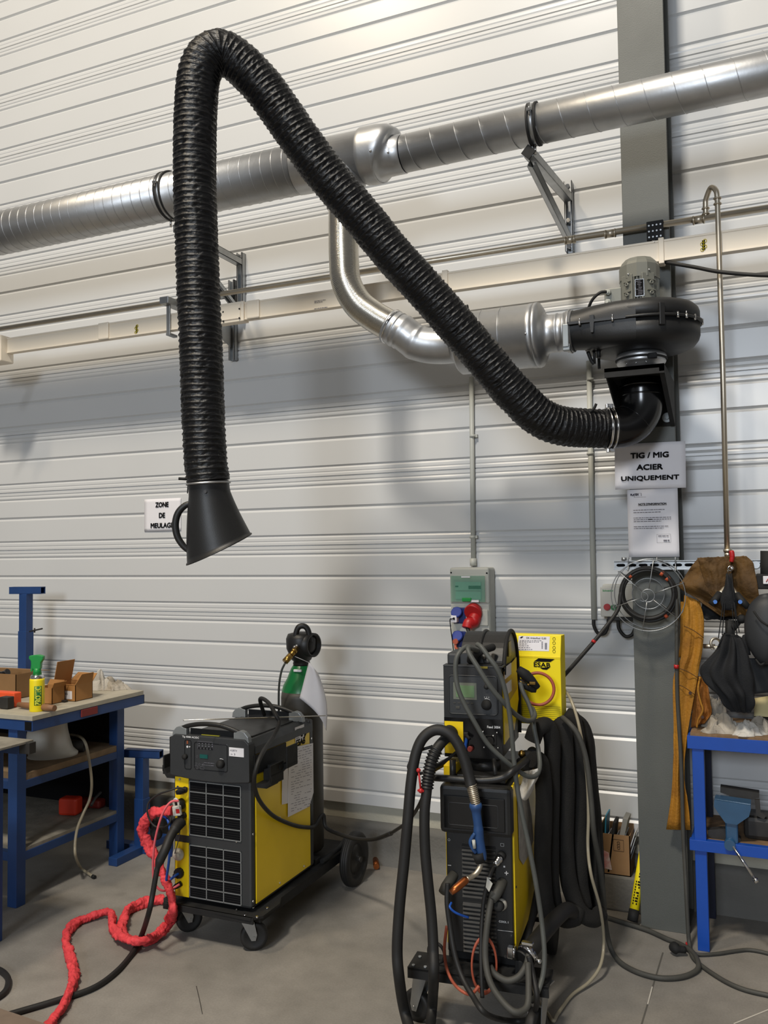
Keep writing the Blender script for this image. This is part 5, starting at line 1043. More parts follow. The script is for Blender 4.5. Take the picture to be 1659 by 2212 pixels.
# handles
def handle(y0, zb_, nm='carry_handle'):
    mb = MB(); pts = [(-.155, y0, zb_+.035), (-.12, y0-.004, zb_+.048), (-.06, y0-.008, zb_+.060), (0, y0-.01, zb_+.064), (.06, y0-.008, zb_+.060), (.13, y0-.004, zb_+.042), (.175, y0, zb_+.022)]
    mb.tube(cr(pts, 6), .0105, 14); h = part(nm, mb, K_BLK, t)
    for s_ in (-1, 1):
        mb = MB(); x0 = .125*s_ if s_ > 0 else -.125
        pl_ = [(x0, zb_-.004), (x0+s_*.078, zb_-.006), (x0+s_*.074, zb_+.020), (x0+s_*.055, zb_+.040), (x0+s_*.035, zb_+.046), (x0, zb_+.036)]
        mb.prism(pl_ if s_ > 0 else pl_[::-1], y0-.014, y0+.014, bev=.003); part('handle_mount', mb, K_PGRY, h)
    mb = MB(); mb.box(-.12, .13, y0+.010, y0+.016, zb_-.003, zb_+.035); part('handle_back', mb, K_BLKM, h)
handle(.0, .905); handle(.49, .905)
# sockets and plugs on the connector strip
mb = MB(); g = F1(402, 1705); mb.lathe([(.014, 0), (.014, .03), (.009, .045)], frame((g.x, -.004, g.z), None, None, (-.5, -.8, -.15)), 20); mb.box(g.x-.012, g.x+.012, -.016, -.004, g.z-.008, g.z+.012, .003); part('remote_socket', mb, K_BLKM, t)
mb = MB(); g = F1(395, 1735); mb.lathe([(.024, 0), (.024, .02), (.018, .035)], frame((g.x, -.004, g.z), None, None, (-.35, -.9, -.1)), 24); g = F1(400, 1760); mb.lathe([(.014, 0), (.014, .03)], frame((g.x, -.004, g.z), None, None, (-.3, -.9, 0)), 20); part('torch_socket', mb, K_BLKM, t)
mb = MB(); g = F1(393, 1774); mb.lathe([(.022, 0), (.022, .03), (.015, .05)], frame((g.x, -.004, g.z), None, None, (-.6, -.8, -.15)), 24); part('current_socket', mb, K_BLKM, t)
mb = MB(); g = F1(391, 1843); mb.ball((g.x-.002, -.018, g.z), .028, sc=(1, .7, 1)); part('coolant_cap', mb, K_BUCK, t)
mb = MB(); g = F1(390, 1884); mb.lathe([(.022, 0), (.024, .012), (.022, .02)], frame((g.x, -.004, g.z), None, None, (0, -1, 0)), 10, smooth=False); mb.lathe([(.009, .018), (.009, .035)], frame((g.x, -.004, g.z), None, None, (-.3, -1, -.2)), 12); g = F1(392, 1908); mb.lathe([(.012, 0), (.012, .025), (.007, .04)], frame((g.x, -.004, g.z), None, None, (-.5, -.8, -.3)), 16); part('water_coupling', mb, K_BLKM, t)
mb = MB(); mb.tube(cr([F1(391, 1772, .03), F1(388, 1800, .05), F1(383, 1825, .05), F1(377, 1846, .03), F1(384, 1850, .015)], 6), .0022, 8); part('cap_tether', mb, K_INKG, t)
# torch hangers
def hanger(sx):
    mb = MB(); X = W1*sx
    for yy0, l in ((.05, .12), (.21, .14)): pass
    Mx = Matrix(((sx, 0, 0, sx*W1), (0, 1, 0, 0), (0, 0, 1, 0), (0, 0, 0, 1)))
    mb.box(.0, .006, .02, .30, .755, .84, .001, M=Mx)
    mb.prism([(.0, .70), (.06, .70), (.085, .73), (.085, .755), (.06, .72), (.0, .715)], .03, .125, M=Mx); mb.box(.075, .083, .03, .14, .715, .80, .002, M=Mx)
    mb.prism([(.0, .755), (.08, .755), (.115, .775), (.115, .785), (.0, .775)], .13, .205, M=Mx); mb.box(.105, .114, .12, .215, .77, .865, .003, M=Mx)
    mb.prism([(.0, .72), (.02, .705), (.09, .775), (.085, .79), (0, .76)], .10, .2, M=Mx)
    return mb
part('cable_hanger', hanger(1), K_BLKM, t); part('cable_hanger', hanger(-1), K_BLKM, t)
# marks and papers on the yellow side
def S1_(x, y, o_=0): return AL(M1, x, y, 0, W1+.003+o_)
def quad(mb, fn, pts, o_=0): mb.add([fn(x, y, o_) for x, y in pts], [tuple(range(len(pts)))]); return mb
mb = MB(); quad(mb, S1_, [(655, 1587), (664, 1580), (659, 1592), (655, 1594)], .0006)
g = S1_(640, 1613, .0006); e = S1_(659, 1602, .0006); Mx = frame((g.x, g.y, g.z), (0, 1, (e.z-g.z)/(e.y-g.y)*.0), None, None) if False else Matrix(((0, -1, 0, W1+.0036), (1, 0, 0, g.y), (0, 0, 1, g.z), (0, 0, 0, 1)))
mb.text('ESAB', Mx, height=.030, width=abs(e.y-g.y), bold=.03); part('logo', mb, K_INK, t)
mb = MB(); quad(mb, S1_, [(637, 1572), (657, 1564), (657, 1597), (638, 1606)], .0009); pp = part('white_sticker', mb, K_WHT, t)
mb = MB(); quad(mb, S1_, [(640+6*0, 1576), (649, 1573), (649, 1574), (640, 1577)], .0014)
for k in range(6): quad(mb, S1_, [(640, 1579+4*k), (646, 1577+4*k), (646, 1578+4*k), (640, 1580+4*k)], .0014)
g = S1_(652, 1587, .0016); mb.cyl((g.x, g.y, g.z), (g.x+.0008, g.y, g.z), .010)
part('sticker_print', mb, K_INK, pp)
def papers(nm, pts, o_, lab):
    mb = MB(); P = [S1_(x, y, o_) for x, y in pts]; n = len(P)
    mb.add(P+[p+V((.0008, 0, 0)) for p in P], [tuple(range(n)), tuple(range(n, 2*n))[::-1]]+[(i, n+i, n+(i+1) % n, (i+1) % n) for i in range(n)]); Mw = M1; mb.v = [Mw@v for v in mb.v]
    return single(nm, mb, K_WHT, lab, 'paper')
pa1 = papers('paper_sheet', [(609, 1655), (622, 1650), (622, 1735), (609, 1738)], .003, 'paper sheet half hidden below another on the yellow machine side')
pa2 = papers('paper_sheet', [(625, 1616), (676, 1605), (677, 1712), (668, 1742), (622, 1765), (622, 1690)], .0045, 'printed paper sheet stuck on the side of the left yellow machine')
mb = MB(); random.seed(9)
for k in range(26):
    y0_ = 1622+5.2*k; x0_ = 629 if k > 1 else 640
    x = x0_
    while x < 672:
        l = random.uniform(3, 9); x2 = min(x+l, 673)
        if random.random() < .62: mb.add([M1@S1_(a_, y0_-(a_-628)*.28+d_, .0058) for a_, d_ in ((x, 0), (x2, 0), (x2, 1.3), (x, 1.3))], [(0, 1, 2, 3)])
        x = x2+2
part('print', mb, mat('print_grey', '96949c', .8), pa2, True)
mb = MB(); mb.tube([M1@p for p in cr([V((W1+.05, .5, .62)), ], 1)] if False else [A(678, 1480, d=4.0), A(700, 1500, d=4.0)], .0001, 4) if False else None
# ---------------- trolley of machine 1
t = thing('machine_trolley', 'black steel trolley with big rear wheels and front castors under the left machine', 'trolley', M1)
mb = MB(); mb.prism([(-.235, -.035), (.225, -.045), (.262, .00), (.262, .14), (.235, .2), (.235, .80), (-.235, .80), (-.235, .2), (-.262, .14), (-.262, 0)], .158, .168, M=Matrix(((1, 0, 0, 0), (0, 0, 1, 0), (0, 1, 0, 0), (0, 0, 0, 1)))); mb.box(-.22, -.19, 0, .95, .13, .16, .002); mb.box(.205, .235, 0.02, .95, .125, .16, .002); mb.box(-.235, .235, .55, .58, .14, .16); mb.prism([(-.235, .56), (.235, .56), (.235, .98), (-.235, .98)], .168, .172, M=Matrix(((1, 0, 0, 0), (0, 0, 1, 0), (0, 1, 0, 0), (0, 0, 0, 1)))); mb.box(-.235, .235, -.04, -.03, .14, .168, .002)
part('platform', mb, K_BLKM, t)
mb = MB(); mb.box(-.10, .20, .60, .66, .172, .20, .004); mb.tube([(.225, .62, .19), (.235, .8, .20), (.2, .95, .2)], .012, 8); part('bottle_rest', mb, K_BLKM, t)
mb = MB()
for q in ((547, 1962), (529, 1978), (577, 1963), (555, 1982)): g = AL(M1, q[0], q[1], 2, .169); mb.cyl((g.x, g.y, .168), (g.x, g.y, .175), .006, seg=8)
part('bolt', mb, K_CHROME, t)
for sx in (1, -1):
    wx = .295*sx; mb = MB(); Mx = Matrix.Translation((wx, .85, .137))@Matrix.Scale(.865, 4)@frame((0, 0, 0), None, None, (sx, 0, 0))
    mb.lathe([(.085, -.028), (.120, -.031), (.148, -.027), (.156, -.018), (.158, -.008), (.1555, -.006), (.158, -.004), (.158, .004), (.1555, .006), (.158, .008), (.156, .018), (.148, .027), (.120, .031), (.112, .026), (.104, .014), (.085, .012)], Mx, 56, caps=False); wh = part('rear_wheel', mb, K_RUB, t)
    mb = MB(); mb.lathe([(.086, -.014), (.086, .014), (.05, .008), (.035, .018), (.018, .020), (.018, .03), (0, .03)], Mx, 40); part('wheel_hub', mb, K_BLK, wh)
mb = MB(); mb.cyl((-.32, .85, .137), (.325, .85, .137), .010); mb.box(-.235, .235, .83, .87, .135, .17); part('axle', mb, K_IRON, t)
mb = MB(); mb.cyl((.322, .85, .137), (.335, .85, .137), .014); part('axle_end', mb, K_IRON, t)
def castor(par, cx_, cy_, zt_, R, a, M):
    fr_ = Matrix.Translation((cx_, cy_, 0))@Matrix.Rotation(a, 4, 'Z'); c_ = MB()
    c_.cyl((0, 0, zt_-.018), (0, 0, zt_), .034); c_.box(-.04, .04, -.04, .04, zt_-.005, zt_); 
    for s_ in (-1, 1): c_.prism([(-.028, zt_-.015), (.030, zt_-.015), (.046, R+.012), (.040, R-.012), (.022, R-.012)], s_*.026-.0015, s_*.026+.0015)
    c_.cyl((.033, -.03, R), (.033, .03, R), .007); c_.v = [fr_@v for v in c_.v]; cp = part('castor', c_, K_GALV2, par)
    w_ = MB(); w_.lathe([(.012, -.016), (R*.6, -.014), (R*.72, -.018), (R*.95, -.017), (R, -.010), (R, .010), (R*.95, .017), (R*.72, .018), (R*.6, .014), (.012, .016)], fr_@frame((.033, 0, R), None, None, (0, 1, 0)), 36); part('castor_wheel', w_, K_RUB, cp)
castor(t, .165, .02, .158, .060, .53, M1); castor(t, -.205, .06, .158, .060, .9, M1)
# ---------------- gas bottle
bc = A(652, 1500, Y=-.47); bx_, by_ = bc.x, bc.y
M1i = M1.inverted(); q = M1i@V((bx_, by_, 0))
t = thing('gas_bottle', 'tall gas bottle with green shoulder behind the left machine', 'gas bottle', base((bx_, by_, .2)))
RBt = .108; zs_ = bc.z
zt_ = A(655, 1437, Y=-.47).z
mb = MB(); mb.lathe([(RBt-.01, .2), (RBt, .215), (RBt, zs_-.01), (RBt-.004, zs_+.02)], Matrix.Translation((bx_, by_, 0)), 48); part('cylinder', mb, K_BOT, t, True)
mb = MB(); mb.lathe([(RBt-.004, zs_+.02), (RBt-.012, zs_+.05), (RBt-.032, zs_+.085), (.055, zt_-.015), (.045, zt_)], Matrix.Translation((bx_, by_, 0)), 48, caps=False); sh = part('shoulder', mb, K_BGRN, t, True)
mb = MB(); g = A(643, 1449, d=4.44); mb.box(g.x-.024, g.x+.02, g.y-.003, g.y+.01, g.z-.006, g.z+.006, .002); part('white_sticker', mb, K_WHT, sh, True)
zg = A(655, 1392, Y=-.47).z; 
mb = MB(); mb.lathe([(.04, zt_-.01), (.045, zt_+.01), (.042, zt_+.022), (.05, zt_+.028), (.065, zg-.05), (.078, zg-.02), (.080, zg+.03), (.07, zg+.055), (.03, zg+.065), (.0, zg+.066)], Matrix.Translation((bx_, by_, 0)), 40)
mb.lathe([(.062, 0), (.062, .095), (.052, .095), (.05, .07), (0, .07)], frame((bx_-.01, by_+.0, zg), None, None, (.985, -.17, 0)), 32)
part('valve_guard', mb, K_BLK, t, True)
mb = MB(); mb.tube(cr([A(637, 1386, d=4.46), A(640, 1366, d=4.46), A(646, 1354, d=4.46), A(658, 1353, d=4.46), A(666, 1363, d=4.46), A(670, 1386, d=4.46)], 6), .0145, 14); part('guard_handle', mb, K_BLK, t, True)
mb = MB(); a, b_, c_ = A(641, 1400, d=4.40), A(628, 1416, d=4.34), A(615, 1430, d=4.32); mb.cyl(a, b_, .012); mb.cyl(b_, c_, .017, seg=6); mb.cyl(a.lerp(b_, .3), a.lerp(b_, .6), .017, seg=6); fl = part('flow_regulator', mb, K_BRASS, t, True)
mb = MB(); mb.ball(A(637, 1398, d=4.41), .009); mb.ball(A(641, 1395, d=4.40), .007); part('valve_nut', mb, K_CHROME, t, True)
mb = MB(); mb.tube(cr([A(616, 1432, d=4.32), A(608, 1450, d=4.34), A(603, 1480, d=4.37), A(602, 1520, d=4.42), A(603, 1560, d=4.49)], 6), .0055, 10); part('gas_hose', mb, K_GHOSE, t, True)
mb = MB()
mb.grid(lambda u, v: A([667, 649, 651, 690][0]*(1-v)*(1-u)+647*v*(1-u)+688*u*(1-v)+705*u*v+10*math.sin(PI*u)*v+9*math.sin(PI*v)*u, 1430*(1-v)*(1-u)+1508*v*(1-u)+1455*u*(1-v)+1578*u*v, d=4.36-.03*math.sin(PI*u)), 12, 12, th=.0012)
o = single('paper_sheet', mb, K_WHT, 'large curled white paper hanging on the gas bottle', 'paper')
mb = MB(); mb.tube([A(637, 1418, d=4.36), A(667, 1431, d=4.36)], .0012, 5); part('string', mb, K_WHT, o, True)
mb = MB(); a, b_ = A(396, 1556, d=3.70), A(703, 1546, d=4.15); mb.tube([a, a.lerp(b_, .5), b_], .0028, 8); single('filler_rod', mb, K_ALU, 'thin straight metal rod lying across the handles of the left machine', 'rod')
# side cable of machine 1 (from rear handle over the side, round to the floor)
def Sx(x, y, o_): return M1@AL(M1, x, y, 0, W1+o_)
mb = MB(); mb.tube(cr([M1@V((.02, .42, .935)), M1@AL(M1, 562, 1510, 1, .30), M1@AL(M1, 580, 1518, 1, .25), Sx(596, 1545, .01), Sx(603, 1562, .03), Sx(590, 1592, .05), Sx(568, 1625, .10), Sx(555, 1655, .11), Sx(549, 1690, .09), Sx(560, 1728, .05), Sx(590, 1762, .025), Sx(630, 1781, .014), Sx(660, 1787, .012), Sx(680, 1784, .012), M1@V((.235, .62, .42)), A(705, 1788, d=4.30), A(740, 1804, d=4.2), A(775, 1813, d=4.1), A(812, 1812, d=3.95), A(845, 1800, d=3.7)], 10), .0095, 12)
single('power_cable', mb, K_RUB, 'black cable looping down the yellow side of the left machine and behind its wheel', 'cable')
# padlock
t = thing('padlock', 'white plastic lockout padlock with red mark hanging at the left machine sockets', 'padlock', base(M1@F1(386, 1760, .06)))
def f6(x, y, o_=.06): return M1@AL(M1, x, y, 1, -o_)
a, b_ = f6(376, 1743), f6(394, 1762)
Mx = M1@Matrix.Translation(AL(M1, 384, 1762, 1, -.06))@Matrix.Rotation(-.16, 4, 'Y')
mb = MB(); mb.box(-.020, .020, -.009, .009, 0, .043, .004, M=Mx); part('lock_body', mb, K_BUCK, t, True)
mb = MB(); mb.tube([Mx@p for p in cr([V((-.012, 0, .042)), V((-.012, 0, .062)), V((0, 0, .074)), V((.012, 0, .062)), V((.012, 0, .042))], 5)], .005, 12); part('shackle', mb, K_BUCK, t, True)
mb = MB(); mb.box(.001, .0195, -.0098, -.009, .012, .031, M=Mx); part('red_label', mb, K_RED, t, True)
# hoses at the left machine
def fd(x, y, o_): return f6(x, y, o_)
mb = MB(); mb.tube(cr([fd(404, 1705, .03), fd(385, 1702, .05), fd(365, 1708, .07), fd(340, 1717, .08), fd(322, 1732, .09), fd(318, 1752, .10), fd(324, 1772, .10), fd(335, 1785, .10), fd(352, 1787, .10), fd(365, 1780, .10), fd(368, 1768, .09), fd(360, 1760, .08)], 8), .0042, 10); single('control_lead', mb, K_RUB, 'thin black lead looping left from the top socket of the left machine', 'cable')
mb = MB(); mb.tube(cr([fd(386, 1730, .08), fd(370, 1732, .10), fd(356, 1748, .12), fd(345, 1775, .13), fd(335, 1815, .13), fd(331, 1850, .13), fd(331, 1890, .12), fd(336, 1912, .11), fd(348, 1923, .09), fd(362, 1923, .06), fd(375, 1918, .05), fd(388, 1910, .03)], 8), .0052, 10); single('water_hose', mb, K_PINK, 'pink coolant hose looping down to the lowest coupling of the left machine', 'hose')
mb = MB(); mb.tube(cr([fd(350, 1762, .06), fd(360, 1768, .07), fd(366, 1785, .08), fd(368, 1820, .09), fd(365, 1860, .09), fd(360, 1895, .08), fd(360, 1905, .07), fd(368, 1900, .05), fd(378, 1892, .04), fd(386, 1887, .02)], 8), .0058, 10); mb.tube(cr([fd(353, 1764, .055), fd(363, 1770, .06), fd(371, 1790, .07), fd(372, 1830, .07), fd(370, 1850, .06)], 8), .004, 10); single('water_hose', mb, K_BLUH, 'blue coolant hose hanging at the left machine beside the pink one', 'hose')
mb = MB(); pw = cr([fd(392, 1775, .05), fd(380, 1788, .09), fd(368, 1808, .13), fd(357, 1835, .17), fd(345, 1860, .19), fd(338, 1885, .20), fd(330, 1930, .21), fd(322, 1970, .22), A(306, 2020, Z=.05), A(285, 2060, Z=.012), A(250, 2100, Z=.012), A(200, 2135, Z=.012), A(120, 2162, Z=.012), A(25, 2190, Z=.012), A(-60, 2215, Z=.012)], 10)
mb.tube(pw, [.024 if i < 14 else (.020 if i < 40 else max(.0115, .020-.0085*(i-40)/6)) for i in range(len(pw))], 14); single('power_cable', mb, K_RUB, 'thick black welding cable crossing the floor from the left machine to the bottom left', 'cable')
mb = MB(); mb.ball(fd(332, 1778, .02), .028, sc=(.8, .8, 1.2)); mb.ball(fd(338, 1800, .03), .030, sc=(1, .7, 1)); single('torch_plug', mb, K_BLKM, 'black plug lying inside the red sleeve loop beside the left machine', 'plug')
# red sleeve
def fz(x, y, z): return A(x, y, Z=z)
sl = [fd(372, 1750, .06), fd(348, 1752, .07), fd(325, 1760, .07), fd(312, 1778, .07), fd(310, 1800, .06), fd(322, 1828, .05), fd(336, 1852, .05), fd(352, 1888, .06), fd(364, 1918, .07), fd(373, 1948, .08), fd(374, 1965, .08), fz(366, 1990, .06), fz(345, 2017, .03), fz(318, 2032, .024), fz(285, 2031, .024), fz(262, 2018, .026), fz(264, 1992, .03), fz(278, 1966, .026), fz(306, 1951, .024), fz(335, 1945, .024), fz(356, 1941, .024)]
def sleeve(pts, lab, R=.022, seed=0):
    P = resample(cr(pts, 14), .004); f_ = []
    for i in range(len(P)):
        def f(a, i_, i=i): return R*(.9+.30*noise.noise(V((i*.11+seed, math.cos(a)*1.2, math.sin(a)*1.2)))*1.4+.30*(.5-abs(noise.noise(V((i*.30+1.5*math.sin(a), math.cos(a)*1.6+seed, math.sin(a)*1.6))))*2))*(1+.18*math.cos(2*a+i*.05))
        f_.append(f)
    mb = MB(); mb.tube(P, f_, 22); return single('red_sleeve', mb, K_REDS, lab, 'cable sleeve')
sleeve(sl, 'red fabric cable sleeve hanging off the left machine and coiled on the floor', .0215)
sleeve([fz(335, 2022, .035), fz(300, 2034, .05), fz(262, 2022, .045), fz(243, 2004, .03), fz(242, 1978, .03), fz(234, 1969, .03), fz(215, 1974, .024), fz(185, 1983, .022), fz(163, 1993, .022), fz(148, 2010, .022), fz(142, 2032, .020), fz(148, 2056, .018), fz(158, 2084, .018), fz(160, 2112, .020), fz(153, 2136, .024), fz(139, 2168, .020), fz(120, 2195, .018), fz(95, 2228, .018)], 'red fabric cable sleeve snaking over the floor to the bottom edge', .0195, 5)
mb = MB(); mb.cyl(A(811, 1856, Z=.02), A(813, 1872, Z=.02), .016, seg=20); single('copper_fitting', mb, K_COP, 'small copper coloured fitting on the floor behind the big wheel', 'fitting')
mb = MB(); mb.tube(cr([A(424, 2130, Z=.0015), A(431, 2160, Z=.0015), A(437, 2190, Z=.0015)], 5), .0012, 5); single('filler_wire', mb, K_IRON, 'short thin dark wire lying on the floor in front of the left machine', 'wire')
random.seed(21)
# ================================================================== MACHINE 2 (right, wire feeder on power source)
M2 = TR(-.987, -1.372, 0, math.radians(5.5)); W2 = .128; D2 = .60
def F2(x, y, o_=0): return AL(M2, x, y, 1, -.001-o_)
t = thing('power_source', 'tall black and yellow welding power source with louvred front on the right trolley', 'welding machine', M2)
zb2 = .255; ztp = F2(1040, 1694).z; zhb = F2(1040, 1798).z
mb = MB(); mb.box(-W2+.006, W2-.006, .0, D2, zb2, ztp-.01, .004); part('chassis', mb, K_BLK, t)
mb = MB(); mb.box(W2-.008, W2, .018, D2-.01, zb2+.02, ztp-.004, .0015); part('side_panel', mb, K_YEL, t)
mb = MB(); mb.box(-W2, -W2+.008, .018, D2-.01, zb2+.02, ztp-.004, .0015); part('side_panel', mb, K_YEL, t)
mb = MB(); mb.box(-W2-.006, W2+.002, -.045, .02, zhb, ztp, .014); hd_ = part('front_hood', mb, K_BLK, t)
mb = MB(); mb.box(-W2+.01, W2-.02, -.050, -.044, zhb+.02, ztp-.035, .008); part('clear_cover', mb, K_BLK2, hd_)
mb = MB(); outline(mb, -W2+.03, W2-.045, zhb+.035, ztp-.06, -.0505, .0012, .006); part('cover_groove', mb, K_DGR, hd_)
mb = MB(); n_ = 26
z0, z1 = F2(1030, 2058).z, F2(1030, 1822).z
for k in range(n_):
    zz = z0+(z1-z0)*k/n_
    if k == 12: continue
    mb.prism([(-.008, zz+.001), (0, zz+.010), (0, zz)], -.062, .062, M=Matrix(((0, 1, 0, 0), (1, 0, 0, 0), (0, 0, 1, 0), (0, 0, 0, 1))))
part('louvre', mb, K_RUB, t)
mb = MB()
g = F2(971, 1869); mb.box(g.x-.006, g.x+.006, -.002, -.001, g.z-.001, g.z+.001); g = F2(1094, 1886); mb.box(g.x-.007, g.x+.007, -.002, -.001, g.z-.0012, g.z+.0012); mb.box(g.x-.0012, g.x+.0012, -.002, -.001, g.z-.007, g.z+.007)
g = F2(970, 1814); mb.ring((g.x, -.0015, g.z), (0, 1, 0), .004, .0006, 20, 4); g = F2(1085, 1825); outline(mb, g.x-.006, g.x+.006, g.z-.005, g.z+.005, -.0015, .0005, .001); g = F2(1090, 1872); mb.box(g.x-.004, g.x+.002, -.002, -.001, g.z-.003, g.z+.003)
g = F2(1078, 1990); mb.text('COOL 1', Matrix.Translation((g.x, -.0022, g.z-.003)), height=.007, width=.034, bold=.02); mb.box(g.x-.006, g.x+.05, -.002, -.001, g.z-.032, g.z-.031)
part('front_markings', mb, K_WINK, t)
mb = MB(); g = F2(1084, 1953); mb.lathe([(.021, 0), (.021, .014), (.017, .03), (.017, .035)], frame((g.x, 0, g.z), None, None, (-.1, -1, .15)), 28); part('cooler_cap', mb, K_BUCK, t)
mb = MB(); mb.lathe([(.018, .028), (.018, .046), (.014, .05), (.0, .05)], frame((g.x, 0, g.z), None, None, (-.1, -1, .15)), 28); part('cooler_cap_top', mb, K_BLKM, t)
for nm, q, s_ in (('current_socket', (978, 1893), (-.4, -.8, -.6)), ('current_socket', (1084, 1908), (-.35, -.8, -.6))):
    g = F2(*q); mb = MB(); mb.lathe([(.019, -.01), (.019, .05), (.014, .075)], frame((g.x, 0, g.z), None, None, s_), 22); part(nm, mb, K_RUBG, t)
mb = MB(); g = F2(1085, 1846); Mx = frame((g.x, 0, g.z), None, None, (-.35, -.8, -.45)); mb.lathe([(.016, 0), (.016, .015)], Mx, 20); part('control_socket', mb, K_BLKM, t)
mb = MB(); mb.lathe([(.014, .014), (.014, .03), (.012, .032), (.012, .045), (.009, .055)], Mx, 20); part('metal_connector', mb, K_CHROME, t)
mb = MB()
for q in ((1115, 1916), (1140, 2006), (1092, 2066)): 
    if q[0] < 1100: g = F2(*q); mb.cyl((g.x, 0, g.z), (g.x, -.003, g.z), .005, seg=10)
    else: g = AL(M2, q[0], q[1], 0, W2+.001); mb.cyl((W2, g.y, g.z), (W2+.003, g.y, g.z), .004, seg=10)
part('screw', mb, K_IRON, t)
def S2_(x, y, o_=0): return AL(M2, x, y, 0, W2+.001+o_)
mb = MB(); 
P = [S2_(x, y, .002) for x, y in [(1116, 1700), (1135, 1690), (1148, 1760), (1152, 1815), (1140, 1850), (1130, 1868), (1122, 1855), (1119, 1760)]]
n = len(P); mb.add(P+[p+V((.001, 0, 0)) for p in P], [tuple(range(n)), tuple(range(n, 2*n))[::-1]]+[(i, n+i, n+(i+1) % n, (i+1) % n) for i in range(n)]); mb.v = [M2@v for v in mb.v]
single('paper_sheet', mb, mat('paper_grimy', 'a9a49c', .8, 0, .3, 30), 'grimy paper strip hanging on the yellow side of the right machine', 'paper')
# rail and turntable between the units
t = thing('feeder_support', 'black bent tube guard and pivot between power source and wire feeder', 'support', M2@Matrix.Translation((0, 0, ztp)))
mb = MB(); Z = ztp+.035
def G2(x, y, o_): return M2@AL(M2, x, y, 1, -o_)
mb.tube(cr([M2@V((-.13, .10, Z+.02)), M2@V((-.165, -.02, Z+.01)), G2(930, 1678, .055), G2(975, 1682, .075), G2(1040, 1686, .075), G2(1085, 1680, .07), G2(1112, 1662, .05), M2@V((.165, .1, Z+.04))], 8), .0125, 14); part('guard_tube', mb, K_BLK, t, True)
mb = MB(); mb.box(-.09, .10, .02, .30, ztp, ztp+.025, .004); mb.cyl((0, .14, ztp+.02), (0, .14, ztp+.06), .06, seg=28); mb.v = [M2@v for v in mb.v]
mb.tube([G2(978, 1640, .0), G2(978, 1690, .0)], .012, 10); mb.tube([G2(1067, 1640, -.02), G2(1070, 1675, .01)], .008, 10); part('pivot_plate', mb, K_BLK, t, True)
mb = MB(); mb.box(-W2+.0, -W2+.04, .0, .3, ztp+.002, ztp+.06, .003); mb.v = [M2@v for v in mb.v]; part('yellow_bracket', mb, K_YEL, t, True)
# wire feeder
fb = A(1087, 1641, d=3.22); rzF = math.radians(6); MF0 = TR(fb.x, fb.y, fb.z, rzF); WF = .224
MF = MF0@Matrix.Translation((-WF/2, 0, 0)); HF = .345; DF = .40
t = thing('wire_feeder', 'black and yellow wire feeder with grey display and domed spool cover', 'wire feeder', MF)
h2 = WF/2
def Ff(x, y, o_=0): return AL(MF, x, y, 1, -.001-o_)
zt2 = Ff(1020, 1441).z
mb = MB(); mb.box(-h2, h2, 0, .012, 0, zt2, .002); mb.box(-h2+.004, h2-.004, .01, DF, .0, zt2-.02, .003); part('housing', mb, K_BLK, t)
def Sf(x, y, o_=0): return AL(MF, x, y, 0, h2+o_)
mb = MB(); mb.prism([(.030, .05), (.030, zt2-.08), (.17, zt2-.03), (DF-.06, zt2-.03), (DF-.02, .16), (DF-.14, .06)], h2-.004, h2+.002, M=Matrix(((0, 1, 0, 0), (1, 0, 0, 0), (0, 0, 1, 0), (0, 0, 0, 1)))); sp_ = part('side_panel', mb, K_YEL, t)
mb = MB(); mb.prism([(.035, zt2-.16), (.035, zt2-.02), (DF-.06, zt2-.0), (DF-.06, zt2-.13)], h2+.002, h2+.003, M=Matrix(((0, 1, 0, 0), (1, 0, 0, 0), (0, 0, 1, 0), (0, 0, 0, 1)))); part('brown_tape', mb, K_TAPE, sp_)
mb = MB(); mb.box(h2+.003, h2+.004, .05, .20, zt2-.115, zt2-.07); mb.box(h2+.003, h2+.004, .05, .20, zt2-.05, zt2-.005); part('white_labels', mb, K_WHT, sp_)
mb = MB(); mb.box(-h2+.001, h2-.001, -.004, 0, .0, .148); a, b_ = Ff(963, 1557), Ff(1002, 1628); part('lower_front', mb, K_BLK2, t)
mb = MB(); mb.box(-h2+.003, b_.x, -.006, -.004, b_.z, a.z); part('torch_plate', mb, K_YEL, t)
mb = MB(); a, b_ = Ff(970, 1458), Ff(1075, 1545); mb.box(a.x, b_.x, -.006, 0, b_.z, a.z, .003); outline(mb, a.x, b_.x, b_.z, a.z, -.006, .0025, .012); cp_ = part('control_panel', mb, K_DGR, t)
YP = -.0065
def Fp(x, y): return AL(MF, x, y, 1, YP)
mb = MB(); a, b_ = Fp(979, 1474), Fp(1030, 1512); mb.box(a.x, b_.x, YP-.001, YP, b_.z, a.z, .0); part('display_bezel', mb, mat('bezel_grey', '6b6f64', .3), cp_)
mb = MB(); a, b_ = Fp(985, 1480), Fp(1025, 1507); mb.box(a.x, b_.x, YP-.002, YP-.001, b_.z, a.z); part('display', mb, K_LCD, cp_)
mb = MB(); g = Fp(1051, 1522); mb.lathe([(.019, 0), (.018, .014), (.0, .015)], frame((g.x, YP, g.z), None, None, (0, -1, 0)), 32); g2_ = Fp(1051, 1483); mb.lathe([(.010, 0), (.009, .010), (0, .0105)], frame((g2_.x, YP, g2_.z), None, None, (0, -1, 0)), 24); part('dial', mb, K_BLKM, cp_)
mb = MB(); mb.tube([(g.x+.022*math.cos(a), YP-.001, g.z+.022*math.sin(a)) for a in [.9+.12*k for k in range(9)]], [.0005+.00015*k for k in range(9)], 6)
for k in range(3): mb.box(g.x-.008+.008*k, g.x-.006+.008*k, YP-.001, YP, g.z+.026, g.z+.029)
part('dial_scale', mb, K_WINK, cp_)
mb = MB(); g = Fp(989, 1528); mb.box(g.x-.008, g.x+.008, YP-.002, YP, g.z-.005, g.z+.005, .001); 
